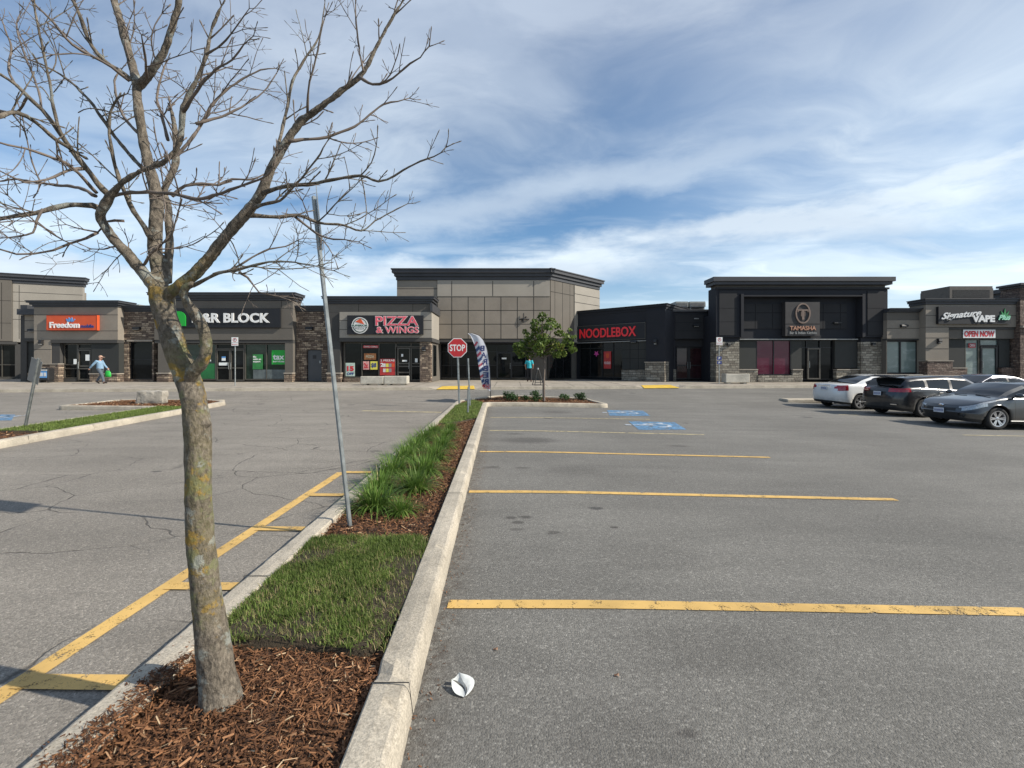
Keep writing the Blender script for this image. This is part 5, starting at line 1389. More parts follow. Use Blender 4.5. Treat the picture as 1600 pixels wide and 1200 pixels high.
for i, ch in enumerate('BARBER'):
    r = 536 + i * 10.4; px = np.interp(r + 4, [a for a, b in rights], [b for a, b in rights])
    a, b = F2(px - 10.3 - i * .15, r + 8.6 + 4); c, d = F2(px - 2.2, r + 4)
    mb = text_mb(ch, a, c, b, d, -.036, .003, .03, mirror=True); mb.build('letter', P('flag_ink', (.035, .05, .16)), fl)
a, b = F2(753.5, 607.5); c, d = F2(765.5, 600.5)
text_mb('SHOP', a, c, b, d, -.04, .003, .02, mirror=True).build('letter', RED, fl)

# rough stone block on the left island
def rock(name, label, cx, cy, w, d, h, seed):
    z = G(cx, cy) + .1; o = thing(name, label, 'rock', (cx, cy, z), R(6))
    import bmesh
    bm = bmesh.new(); bmesh.ops.create_cube(bm, size=1); bmesh.ops.subdivide_edges(bm, edges=bm.edges[:], cuts=9, use_grid_fill=True)
    for v in bm.verts:
        p = v.co.copy(); q = Vector((p.x * w, p.y * d, p.z * h))
        r = (abs(p.x) * 2) ** 8 + (abs(p.y) * 2) ** 8 + (abs(p.z) * 2) ** 8; q *= 1 / max(1, r) ** (1 / 14)
        nn = mnoise.fractal(Vector((q.x * 3 + seed, q.y * 3, q.z * 3)), 1, 2, 4) * .05
        q += q.normalized() * nn; q.x += q.z * .06; v.co = q + Vector((0, 0, h / 2))
    me = bpy.data.meshes.new('stone'); bm.to_mesh(me); bm.free(); me.materials.append(ROCK)
    so = bpy.data.objects.new('stone', me); COL.objects.link(so); so.parent = o
yy = 16.9; rock('boulder', 'rough grey limestone block on the mulch of the left island', XP(231, yy), yy + .2, (XP(255, yy) - XP(207, yy)) * .84, .4, .50, 3)
# low concrete stop by the white sedan
p = U(1250, 629); o = thing('kerb_block', 'low pale concrete island end beside the white sedan', 'kerb', (p[0] + .8, p[1] + .2, G(p[0] + .8, p[1] + .2)))
mb = MB(); mb.bbox(-1.4, 2.2, -.22, .5, -.03, .16, .04); mb.build('concrete', KERB, o)
# crushed paper cup
p = U(723, 1080); o = thing('paper_cup', 'crushed white paper cup lying on the asphalt near the kerb', 'litter', (p[0], p[1], .006), R(0))
mb = MB()
def flap(c1, c2, n=10, m=6, puff=.006):
    def rs(c):
        c = [Vector(q) for q in c]; out = []
        for i in range(n + 1):
            t = i / n * (len(c) - 1); k = min(int(t), len(c) - 2); out.append(c[k].lerp(c[k + 1], t - k))
        return [out[0]] + [(out[i - 1] + out[i] * 2 + out[i + 1]) / 4 for i in range(1, n)] + [out[-1]]
    a, b = rs(c1), rs(c2); vs = []
    for i in range(n + 1):
        for j in range(m + 1):
            t = j / m; p = a[i].lerp(b[i], t); p.z += puff * math.sin(math.pi * t) + .0015 * mnoise.noise(p * 60); vs.append(p)
    k0 = m + 1
    mb.add(vs, [(i * k0 + j, i * k0 + j + 1, (i + 1) * k0 + j + 1, (i + 1) * k0 + j) for i in range(n) for j in range(m)])
flap([(-.030, .060, .070), (.0, .020, .042), (.030, -.010, .022), (.022, -.055, .004)], [(-.030, .060, .070), (.030, .048, .066), (.070, .030, .046), (.062, -.008, .016), (.022, -.055, .004)])
flap([(-.068, .030, .050), (-.062, -.010, .024), (-.036, -.042, .008), (.016, -.060, .003)], [(-.068, .030, .050), (-.030, .024, .022), (.002, .004, .008), (.020, -.030, .006), (.016, -.060, .003)], puff=-.004)
flap([(-.068, .030, .050), (-.040, .040, .030), (.0, .030, .012), (.020, -.030, .006)], [(-.030, .060, .070), (-.010, .035, .045), (.024, -.006, .024), (.022, -.055, .004)], puff=-.010)
mb.v = [(a * .85, b * .85, c * .7) for a, b, c in mb.v]; mb.build('cup_shell', P('dull_white_paper', (.56, .58, .56), .7, var=.12, scale=30), o)
# a few small bits
for px, py, lab in ((960, 1057, 'curled dry leaf alone on the lot before the nearest line'), (771, 1016, 'small dark leaf on the lot near the pale kerb')):
    p = U(px, py); mb = MB(); 
    for i in range(3): mb.add([(.012 * i, -.006, .002 + .006 * (i == 1)), (.012 * i, .008, .003 + .004 * i)], [])
    mb.f += [(0, 2, 3, 1), (2, 4, 5, 3)]; mb.m += [0, 0]
    o = mb.build('dry_leaf', P('dry_leaf_brown', (.20, .10, .05) if px == 960 else (.05, .035, .025))); o.location = (p[0], p[1], G(*p) + .002); tag(o, lab, 'leaf')
# ------------------------------------------------------------------ fused organic shapes
def fuse(mb, voxel, name, mat, parent=None, smooth_it=4, disp=0.0, off=None):
    """joins overlapping tubes into one continuous skin"""
    tmp = mb.build(name + '_src', mat, None, off=off)
    md = tmp.modifiers.new('r', 'REMESH'); md.mode = 'VOXEL'; md.voxel_size = voxel; md.use_smooth_shade = True
    if smooth_it: sm = tmp.modifiers.new('s', 'SMOOTH'); sm.factor = 0.5; sm.iterations = smooth_it
    bpy.context.view_layer.update()
    dg = bpy.context.evaluated_depsgraph_get()
    me = bpy.data.meshes.new_from_object(tmp.evaluated_get(dg)); bpy.data.objects.remove(tmp)
    if disp:
        n = len(me.vertices); co = np.empty(n * 3); no = np.empty(n * 3); me.vertices.foreach_get('co', co); me.vertex_normals.foreach_get('vector', no)
        co = co.reshape(-1, 3); no = no.reshape(-1, 3)
        d = np.array([mnoise.noise(Vector((c[0] * 26, c[1] * 26, c[2] * 9))) + .6 * mnoise.noise(Vector((c[0] * 70, c[1] * 70, c[2] * 30))) for c in co]) * disp
        me.vertices.foreach_set('co', (co + no * d[:, None]).ravel())
    me.name = name; me.materials.clear(); me.materials.append(mat)
    me.polygons.foreach_set('use_smooth', [True] * len(me.polygons)); me.update()
    o = bpy.data.objects.new(name, me); COL.objects.link(o); o.parent = parent
    return o
def crom(pts, step):
    """Catmull-Rom resample of (x, y, z, r) points"""
    P_ = [np.array(p, float) for p in pts]; P_ = [2 * P_[0] - P_[1]] + P_ + [2 * P_[-1] - P_[-2]]; out = []
    for i in range(1, len(P_) - 2):
        a, b, c, d = P_[i - 1:i + 3]; n = max(1, int(np.linalg.norm(c[:3] - b[:3]) / step))
        for k in range(n):
            t = k / n; out.append(.5 * ((2 * b) + (c - a) * t + (2 * a - 5 * b + 4 * c - d) * t * t + (3 * b - a - 3 * c + d) * t ** 3))
    out.append(P_[-2]); return out

# ------------------------------------------------------------------ the bare tree
TB = Vector((XP(343, 2.035), 2.035, .10))
tree = thing('bare_tree', 'bare lichen spotted tree with a leaning trunk in the mulch', 'tree', TB)
ZS = 1600 / 700.0
def TP(zx, zy, dep, rz):
    dep += .05
    px, py = zx / ZS, zy / ZS; k = dep / F
    return ((px - 800) * k, dep, CAMH + (HOR - py) * k, rz / ZS * k)
trunk_px = [(345, 1096, 31), (343, 1078, 27.5), (339, 1055, 25), (333, 1005, 24), (323, 930, 20.5), (314, 850, 19.5), (311, 800, 18.5), (310, 740, 18), (309, 680, 19), (306, 642, 18), (299, 610, 17), (289, 580, 17), (276, 550, 16), (267, 520, 16), (259, 495, 16), (254, 470, 17), (253, 450, 17)]
trunk = [(XP(a, 2.035), 2.035, CAMH + (HOR - b) * 2.035 / F, c * 2.035 / F) for i, (a, b, c) in enumerate(trunk_px)]
def limb(pts, d0, d1, k=1.0):
    pts = [(a, b, c * k) for a, b, c in pts]
    n = len(pts); return [TP(p[0], p[1], d0 + (d1 - d0) * (i / (n - 1)) ** .85, p[2]) for i, p in enumerate(pts)]
main = {
 'L1': limb([(575, 1045, 24), (535, 1005, 24), (500, 960, 22), (455, 905, 20), (410, 858, 18), (372, 805, 17), (358, 768, 18), (378, 728, 18), (402, 690, 15), (440, 650, 11), (500, 612, 10), (590, 575, 10), (640, 510, 11), (650, 440, 12), (655, 385, 12), (700, 290, 9), (735, 200, 8), (758, 100, 6), (800, 5, 5), (840, -60, 4)], 1.99, 1.72, .88),
 'L2': limb([(580, 1040, 28), (562, 960, 26), (552, 880, 26), (557, 800, 26), (562, 730, 26), (552, 670, 23), (538, 610, 21), (515, 520, 19), (500, 420, 18), (490, 340, 17), (490, 290, 17)], 2.0, 2.06, .84),
 'L2a': limb([(490, 300, 16), (470, 225, 13), (445, 130, 13), (425, 60, 12), (400, -20, 10), (380, -90, 8)], 2.06, 2.2),
 'L2b': limb([(495, 310, 15), (530, 270, 13), (580, 195, 12), (610, 110, 11), (635, 20, 10), (650, -60, 8)], 2.06, 1.95),
 'L3': limb([(600, 1010, 17), (602, 940, 16), (606, 870, 16), (603, 800, 15), (600, 740, 15), (585, 690, 13), (605, 640, 15), (628, 580, 15), (628, 500, 13), (618, 420, 9), (612, 395, 6)], 2.02, 2.2, .8),
 'L4': limb([(598, 1052, 22), (650, 1015, 24), (700, 972, 24), (752, 915, 22), (800, 852, 21), (850, 795, 22), (893, 745, 20), (938, 680, 20), (968, 605, 18), (1015, 520, 17), (1070, 440, 16), (1140, 385, 13), (1220, 325, 11), (1295, 262, 10), (1345, 165, 7), (1395, 75, 6), (1440, 0, 5), (1470, -50, 4)], 1.97, 1.80, .88),
 'L6': limb([(748, 1262, 17), (742, 1215, 18), (715, 1165, 17), (672, 1110, 15), (650, 1062, 13), (660, 1035, 11), (700, 1015, 9)], 1.97, 1.9),
}
# the side shoot leaves the trunk lower down (full-photo pixels)
main['L6'] = limb([(x * ZS, y * ZS, r * ZS) for x, y, r in ((296, 590, 10), (304, 578, 10), (316, 566, 9), (322, 548, 8.5), (321, 530, 8), (315, 510, 8), (304, 490, 8), (292, 474, 7), (286, 460, 6), (290, 450, 5.5), (303, 443, 5))], 1.96, 1.88)
mb = MB()
tr_r = crom(trunk, .03); mb.tube([p[:3] for p in tr_r], [p[3] for p in tr_r], 16)
for i in range(5):        # root flare
    a = R(20 + 72 * i); q = trunk[0]; mb.tube([(q[0] + .075 * math.cos(a), q[1] + .075 * math.sin(a), .03), (q[0] + .03 * math.cos(a), q[1] + .03 * math.sin(a), .17), (q[0], q[1], .30)], [.03, .035, .03], 8)
# pruned stub and knots
s0 = TP(542, 1045, 1.985, 9); mb.tube([(s0[0] + .03, s0[1], s0[2]), s0[:3]], [.02, .013], 8)
mains_fine = {}
for k, pts in main.items():
    rs = crom(pts, .02); mains_fine[k] = rs
    mb.tube([p[:3] for p in rs], [max(p[3], .0042) for p in rs], 10)
for (px, py, r) in ((306, 735, 14), (321, 662, 9), (316, 540, 6)):
    c = TP(px * ZS, py * ZS, 1.975, r * ZS); mb.tube([(c[0], c[1], c[2] - c[3] * .7), (c[0], c[1], c[2]), (c[0], c[1], c[2] + c[3] * .7)], [c[3] * .5, c[3], c[3] * .5], 8)
fuse(mb, .0050, 'trunk', BARK, tree, 2, .0036, off=TB)

side = {
 'a1': ([(362, 745, 13), (330, 735, 12), (240, 733, 11), (190, 745, 11), (130, 760, 10), (60, 772, 9), (0, 782, 9), (-80, 790, 8)], 1.97, 1.75),
 'a2': ([(392, 700, 13), (345, 650, 12), (300, 590, 11), (262, 545, 11), (230, 500, 10), (190, 440, 9), (150, 395, 9), (100, 345, 8), (60, 305, 7), (0, 265, 6), (-60, 230, 5)], 1.96, 1.7),
 'a3': ([(255, 535, 9), (215, 470, 7), (190, 380, 6), (175, 290, 5), (150, 160, 5), (125, 40, 4), (120, -40, 3)], 1.85, 1.7),
 'a4': ([(300, 600, 8), (240, 610, 6), (170, 640, 5), (90, 650, 4), (0, 610, 3)], 1.9, 1.65),
 'a5': ([(340, 700, 8), (280, 670, 7), (200, 660, 6), (120, 650, 5), (50, 640, 4), (-30, 655, 3)], 1.95, 2.2),
 'a6': ([(345, 690, 7), (260, 600, 7), (180, 560, 6), (90, 530, 5), (0, 510, 4)], 1.94, 1.6),
 'b1': ([(470, 285, 9), (420, 250, 9), (370, 215, 8), (330, 165, 8), (300, 100, 8), (280, 40, 7), (250, -20, 7), (225, -70, 6)], 2.05, 1.9),
 'b2': ([(462, 290, 7), (400, 240, 6), (330, 200, 6), (260, 160, 6), (190, 80, 5), (130, 20, 4), (90, -30, 4)], 2.03, 1.75),
 'b3': ([(545, 860, 12), (515, 810, 11), (480, 755, 10), (450, 700, 9), (420, 620, 8), (405, 560, 7), (390, 480, 6), (395, 400, 5), (420, 350, 4), (455, 335, 2.5)], 1.98, 1.8),
 'b4': ([(520, 610, 9), (470, 560, 8), (420, 500, 7), (370, 430, 7), (320, 360, 6), (260, 300, 5), (190, 250, 4), (110, 215, 3), (60, 200, 2)], 2.04, 2.25),
 'b5': ([(500, 480, 7), (450, 430, 6), (420, 360, 5), (410, 290, 4), (430, 250, 3)], 2.05, 2.2),
 'c1': ([(940, 690, 10), (1000, 670, 9), (1060, 660, 9), (1120, 655, 8), (1200, 640, 7), (1290, 628, 6), (1350, 648, 5), (1410, 628, 5), (1440, 608, 4), (1500, 575, 4), (1550, 560, 3), (1592, 528, 2.5)], 1.88, 1.7),
 'c2': ([(1030, 505, 8), (1080, 498, 7), (1140, 495, 6), (1200, 478, 6), (1265, 452, 5), (1320, 410, 4), (1370, 372, 4), (1420, 362, 3), (1460, 350, 2)], 1.85, 2.0),
 'c3': ([(1285, 275, 7), (1330, 302, 6), (1380, 292, 5), (1425, 262, 4), (1465, 228, 4), (1500, 205, 3), (1532, 165, 2.5)], 1.82, 1.7),
 'c4': ([(972, 600, 9), (990, 530, 8), (1010, 450, 7), (1028, 370, 6), (1045, 290, 6), (1085, 215, 5), (1130, 150, 4), (1150, 80, 3), (1162, 5, 2)], 1.86, 2.05),
 'c5': ([(1098, 405, 6), (1100, 340, 5), (1108, 290, 4), (1128, 210, 4), (1145, 130, 3), (1160, 60, 2)], 1.84, 1.7),
 'c6': ([(1300, 255, 5), (1285, 190, 4), (1275, 110, 4), (1270, 40, 3), (1268, -30, 2)], 1.82, 1.9),
 'c7': ([(900, 745, 9), (940, 730, 8), (1000, 715, 6), (1045, 670, 5), (1090, 620, 4), (1130, 570, 4), (1170, 505, 2.5)], 1.9, 1.7),
 'c8': ([(885, 770, 10), (940, 772, 9), (1000, 775, 8), (1060, 768, 8), (1110, 785, 7), (1160, 800, 6), (1230, 805, 5), (1290, 825, 4), (1340, 790, 3), (1400, 755, 3), (1455, 728, 2)], 1.92, 2.1),
 'c9': ([(1050, 770, 6), (1110, 820, 5), (1170, 850, 4), (1230, 855, 3), (1280, 862, 2)], 2.0, 1.9),
 'd1': ([(690, 1020, 9), (730, 1000, 8), (780, 975, 7), (840, 965, 7), (900, 950, 6), (960, 935, 5), (1030, 935, 4), (1100, 945, 3), (1190, 965, 2)], 1.89, 1.75),
 'd2': ([(855, 975, 6), (885, 990, 5), (905, 1020, 4), (925, 1043, 3), (980, 1055, 3), (1040, 1075, 2)], 1.86, 1.8),
 'd3': ([(760, 980, 6), (830, 960, 5), (900, 920, 4), (960, 890, 4), (1020, 880, 3), (1080, 850, 2)], 1.88, 2.0),
 'e1': ([(405, 700, 8), (440, 692, 8), (490, 686, 8), (550, 688, 8), (620, 693, 8), (705, 712, 8), (780, 693, 7), (840, 672, 6), (900, 650, 5), (960, 622, 4), (990, 560, 3)], 1.93, 1.65),
 'e2': ([(615, 700, 7), (660, 665, 7), (720, 655, 6), (780, 660, 6), (830, 640, 5), (900, 640, 4), (950, 620, 3)], 2.12, 2.3),
 'e3': ([(655, 400, 8), (690, 345, 7), (720, 300, 6), (770, 250, 5), (830, 215, 4), (870, 160, 3), (905, 130, 2)], 1.75, 1.6),
 'e4': ([(700, 440, 7), (760, 425, 6), (820, 405, 5), (880, 370, 4), (940, 330, 3), (990, 260, 2.5)], 1.78, 1.95),
 'e5': ([(628, 560, 7), (680, 500, 7), (720, 440, 6), (760, 370, 6), (810, 320, 5), (870, 280, 4), (930, 250, 3), (985, 245, 2)], 2.15, 2.3),
 'e6': ([(735, 195, 5), (790, 160, 4), (840, 100, 3), (890, 30, 2)], 1.72, 1.6),
 'e7': ([(525, 280, 6), (520, 220, 5), (512, 160, 4), (505, 125, 2)], 2.0, 1.8),
 'e8': ([(600, 500, 7), (580, 420, 6), (560, 350, 5), (575, 280, 4), (590, 230, 3)], 2.18, 2.3),
 'f1': ([(350, 830, 6), (310, 850, 6), (250, 870, 5), (190, 892, 5), (120, 905, 4), (60, 908, 4), (0, 890, 4), (-50, 880, 3)], 1.99, 1.75),
 'f2': ([(515, 945, 6), (540, 905, 6), (580, 870, 5), (610, 845, 4), (625, 790, 3), (640, 740, 2.5)], 1.95, 1.8),
 'f3': ([(150, 745, 5), (130, 790, 5), (118, 830, 4), (60, 845, 3), (0, 850, 2)], 1.8, 1.75),
 'f4': ([(445, 790, 6), (380, 790, 5), (350, 830, 4), (300, 820, 3), (235, 800, 2)], 1.97, 1.85),
 'f5': ([(480, 930, 5), (460, 890, 5), (410, 880, 4), (370, 890, 3), (325, 888, 2)], 1.97, 2.1),
 'g1': ([(100, 345, 5), (60, 400, 5), (0, 395, 4)], 1.8, 1.9),
 'g2': ([(150, 395, 5), (130, 300, 4), (90, 200, 4), (60, 100, 3), (70, 50, 2)], 1.8, 2.0),
 'g3': ([(60, 310, 5), (30, 250, 5), (40, 170, 4), (20, 110, 3), (0, 60, 2)], 1.75, 1.85),
 'g4': ([(-20, 420, 10), (60, 400, 9), (130, 440, 8), (200, 500, 8), (250, 530, 8)], 1.55, 1.85),
}
def twig(mb, p, d, L, r, level, up=.25):
    """one slender shoot with opposite side shoots and a bud"""
    n = max(3, int(L / .03)); pts = [Vector(p)]; dd = Vector(d).normalized(); rr = [r]
    bend = Vector((random.gauss(0, 1), random.gauss(0, 1), random.gauss(0, 1))) * .10
    for i in range(n):
        dd = (dd + Vector((0, 0, up * .10)) + bend * .6 + Vector((random.gauss(0, .06), random.gauss(0, .06), random.gauss(0, .06)))).normalized()
        pts.append(pts[-1] + dd * (L / n)); rr.append(r * (1 - .55 * (i + 1) / n))
    # scarred nodes give maple shoots their knobbly line
    rr = [q * (1.25 if (i % 3 == 0 and i) else 1) for i, q in enumerate(rr)]
    rr[-1] = rr[-1] * 1.7; rr.append(rr[-1] * .25); pts.append(pts[-1] + dd * .007)
    mb.tube(pts, rr, 5 if level < 2 else 4)
    if level >= 3 or L < .035: return
    k = max(1, int(L / .075)); ang = random.uniform(0, math.pi)
    for j in range(k):
        t = (j + .75 + random.uniform(-.2, .2)) / (k + .35); i = min(n - 1, max(1, int(t * n))); tv = (pts[i + 1] - pts[i]).normalized()
        ax = tv.orthogonal().normalized(); ax.rotate(Quaternion(tv, ang)); ang += math.pi / 2 + random.uniform(-.3, .3)
        for s in (-1, 1):
            if random.random() < .24: continue
            q = tv.copy(); q.rotate(Quaternion(ax, s * R(random.uniform(34, 58)))); LL = L * random.uniform(.22, .55) * (1 - .35 * t)
            twig(mb, pts[i], q, max(LL, .022), max(r * .62, .0011), level + 1, up)
def dress(mb, fine, skip=.25, gap=.073, scale=1.08):
    """side shoots along a traced branch"""
    acc = 0; ang = random.uniform(0, 3); tot = sum((Vector(fine[i + 1][:3]) - Vector(fine[i][:3])).length for i in range(len(fine) - 1)); run = 0
    for i in range(1, len(fine) - 1):
        a, b = Vector(fine[i][:3]), Vector(fine[i + 1][:3]); s = (b - a).length; acc += s; run += s
        if run < skip * tot or acc < gap * random.uniform(.7, 1.5): continue
        acc = 0; tv = (b - a).normalized(); ax = tv.orthogonal().normalized(); ax.rotate(Quaternion(tv, ang)); ang += math.pi / 2 + random.uniform(-.4, .4)
        for sg in (-1, 1):
            if random.random() < .30: continue
            q = tv.copy(); q.rotate(Quaternion(ax, sg * R(random.uniform(35, 62)))); q = (q + Vector((0, 0, .18))).normalized()
            L = random.choice((.06, .09, .13, .18, .26)) * random.uniform(.8, 1.25) * scale * (1.15 - .5 * run / tot)
            twig(mb, a, q, L, min(.0034, max(fine[i][3] * .55, .0016)), 1)
    p = fine[-1]; tv = Vector(fine[-1][:3]) - Vector(fine[-2][:3])
    for s in (-1, 1):
        q = tv.normalized(); q.rotate(Quaternion(q.orthogonal(), s * R(28))); twig(mb, p[:3], q, .06, max(p[3], .0014), 2)
for k, (pts, d0, d1) in side.items():
    L_ = limb([(a, b, max(c * .80, 1.6)) for a, b, c in pts], d0, d1); fine = crom(L_, .025)
    fine = [np.array([f[0] + .004 * mnoise.noise(Vector((f[0] * 20, f[1] * 20, f[2] * 20 + i))), f[1], f[2] + .004 * mnoise.noise(Vector((f[0] * 22 + 5, f[1] * 20, f[2] * 20))), f[3] * (1 + .12 * math.sin(j * 1.7))]) for j, (i, f) in enumerate(zip([3] * len(fine), fine))]
    mb = MB(); mb.tube([p[:3] for p in fine], [max(p[3], .0013) for p in fine], 7)
    dress(mb, fine)
    mb.build('branch', BARK if pts[0][2] >= 9 else TWIG, tree, smooth=True, off=TB)
for k in ('L1', 'L2a', 'L2b', 'L4', 'L3'):
    mb = MB(); dress(mb, mains_fine[k], skip={'L1': .45, 'L4': .45, 'L3': .5}.get(k, .1), gap=.11); mb.build('branch', TWIG, tree, smooth=True, off=TB)
# ------------------------------------------------------------------ small leafy tree
def leaf_cloud(name, centres, per, size, mat, parent, off=(0, 0, 0), squash=.8):
    cs = []; tn = []
    for (x, y, z, r) in centres:
        n = int(per * r * r / .09); d = rng.normal(0, 1, (n, 3)); d /= np.linalg.norm(d, axis=1)[:, None]
        q = d * (rng.uniform(.35, 1, (n, 1)) ** .6) * r; q[:, 2] *= squash; cs.append(q + (x, y, z)); tn.append(np.clip(rng.normal(.45, .2, n) + rng.normal(0, .12), 0, 1))
    c = np.concatenate(cs); t = np.concatenate(tn); n = len(c)
    u = rng.normal(0, 1, (n, 3)); u[:, 2] *= .5; u /= np.linalg.norm(u, axis=1)[:, None]; w = np.cross(u, rng.normal(0, 1, (n, 3))); w /= np.linalg.norm(w, axis=1)[:, None]
    s = size * rng.uniform(.6, 1.25, (n, 1)); dr = np.array([[0, 0, -1.0]]) * s * .25
    v = np.stack([c - u * s * .5, c + w * s * .42 + dr * .3, c + u * s * .55 + dr, c - w * s * .42 + dr * .3], 1).reshape(-1, 3) - np.array(off)
    f = np.arange(n)[:, None] * 4 + np.array([[0, 1, 2, 3]])
    return np_mesh(name, v, f, mat, np.repeat(t, 4), parent)
yy = 18.5; bx = XP(850, yy); bz = G(bx, yy) + .1
lt = thing('leafy_tree', 'small leafy green tree on a thin trunk in the kerbed bulb', 'tree', (bx, yy, bz))
mb = MB()
tz = lambda py: ZP(py, yy); tx = lambda px: XP(px, yy)
rs = crom([(bx, yy, bz - .05, .06), (tx(849.5), yy, tz(600), .048), (tx(850.5), yy, tz(575), .042), (tx(850), yy, tz(550), .035), (tx(846), yy + .02, tz(525), .025), (tx(848), yy, tz(498), .012)], .08)
mb.tube([p[:3] for p in rs], [p[3] for p in rs], 8)
cent = []
for (a, b, dy, r) in ((848, 496, 0, .24), (862, 500, .2, .2), (838, 503, -.2, .22), (858, 512, -.3, .26), (842, 518, .3, .28), (829, 524, -.1, .22), (875, 518, .2, .2), (884, 526, -.2, .22), (850, 530, -.4, .3), (864, 534, .3, .28), (836, 536, .1, .28), (818, 533, .2, .2), (812, 541, -.2, .24), (824, 546, .3, .26), (840, 546, -.4, .28), (858, 547, .4, .26), (873, 540, -.3, .26), (889, 537, .1, .24), (893, 547, -.1, .2), (880, 551, .3, .22), (806, 549, .1, .16), (815, 555, -.1, .18), (829, 556, .2, .2), (845, 553, 0, .2), (866, 553, -.2, .2), (850, 511, .5, .2), (833, 513, .1, .18), (870, 508, 0, .16), (895, 528, 0, .13), (888, 516, .1, .12), (846, 489, 0, .12), (820, 519, 0, .12), (803, 540, 0, .11), (852, 540, .5, .28), (846, 538, -.6, .22)):
    jx = random.uniform(-2.5, 2.5); jz = random.uniform(-2, 2)
    cent.append((tx(a + jx), yy + dy, tz(b + jz), r * 1.02))
for i, (x, y, z, r) in enumerate(cent):
    zz = min(z - .15, tz(560) + .5 * max(0, z - tz(560))); q = (tx(849), yy, max(zz, tz(566)))
    m_ = ((q[0] + x) / 2, (q[1] + y) / 2, (q[2] + z) / 2 + .05)
    mb.tube([q, m_, (x, y, z)], [.018, .010, .004], 5)
mb.build('trunk', TWIG, lt, smooth=True, off=(bx, yy, bz))
leaf_cloud('crown', cent, 150, .115, LEAF, lt, off=(bx, yy, bz), squash=.72)

# shrubs in the bulb
for i, (px, py, w, lab) in enumerate(((795, 622, .34, 'low green shrub nearest the feather flag'), (801, 626.5, .30, 'low green shrub in front of the one by the flag'), (834, 619, .30, 'small upright shrub just left of the leafy tree trunk'), (838, 628, .30, 'low shrub in front of the leafy tree trunk'), (821, 625, .22, 'tiny pale shrub between the flag and the leafy tree'), (882, 626, .27, 'flat green shrub right of the leafy tree'), (906, 625, .33, 'bushy green shrub nearest the round kerb end'))):
    x, y = U(px, py, .1); sh = thing('shrub', lab, 'shrub', (x, y, G(x, y) + .09), 0, 'low shrubs in the mulch bulb')
    cs = [(random.uniform(-.5, .5) * w, random.uniform(-.5, .5) * w, w * random.uniform(.25, .75), w * .5) for _ in range(6)]
    cs = [(a, b, c, max(r, .12)) for a, b, c, r in cs]
    leaf_cloud('foliage', cs, 150, .07, SHRUBL, sh)
    mb = MB()
    for a, b, c, r in cs: mb.tube([(0, 0, -.02), (a * .6, b * .6, c * .6), (a, b, c)], [.012, .008, .004], 4)
    mb.build('stem', TWIG, sh)

# long grass clumps along the left side of the island
protos = []
def tussock_parts(seed, n, h, spread, parent):
    global rng
    st = rng; rng = np.random.default_rng(seed)
    a = rng.uniform(0, math.tau, n); r = rng.uniform(0, spread, n) ** 1.0
    X, Y = np.cos(a) * r, np.sin(a) * r
    ob = blades_mesh('foliage', X, Y, np.zeros(n), rng.uniform(.55, 1.1, n) * h, .013, LILY, .72, 5, parent, dirs=a + rng.normal(0, .5, n), curl=1.0, tone=np.clip(rng.normal(.48, .24, n), 0, 1))
    rng = st; return ob
spots = [(-1.42, 4.72, 1.0, 'nearest the leaning pole'), (-1.10, 4.55, .62, 'small one standing forward in the mulch'), (-1.55, 5.35, .9, 'second from the leaning pole on the kerb side'), (-1.15, 5.35, .95, 'behind the small forward clump'), (-1.6, 6.1, 1.05, 'third along the left kerb'), (-1.2, 6.15, 1.05, 'in the middle of the bed'),
         (-1.62, 6.95, 1.05, 'leaning over the left kerb in the middle of the bed'), (-1.22, 7.1, 1.0, 'right side of the bed beyond its middle'), (-1.65, 7.85, 1.05, 'left side of the bed towards the shops'), (-1.25, 8.1, .9, 'right side of the bed, two from its far end'), (-1.68, 8.8, 1.0, 'by the left kerb near the far end of the bed'), (-1.3, 9.1, .85, 'right side near the far end of the bed'), (-1.68, 9.8, .85, 'last but one towards the lawn'), (-1.4, 10.3, .75, 'farthest one beside the lawn')]
pr = []
for i, (x, y, s, lab) in enumerate(spots):
    if i < 4:
        o = thing('grass_clump', 'arching green grass clump, ' + lab, 'grass clump', (x, y, .11), random.uniform(0, 6), 'long grass clumps in the island bed')
        tussock_parts(40 + i, 380, .38, .14, o); pr.append(o)
    else:
        o = copy_tree(pr[i % 4]); o.location = (x, y, .11); o.rotation_euler.z = random.uniform(0, 6); o['label'] = 'arching green grass clump, ' + lab
    o.scale = (s, s, s * .84)

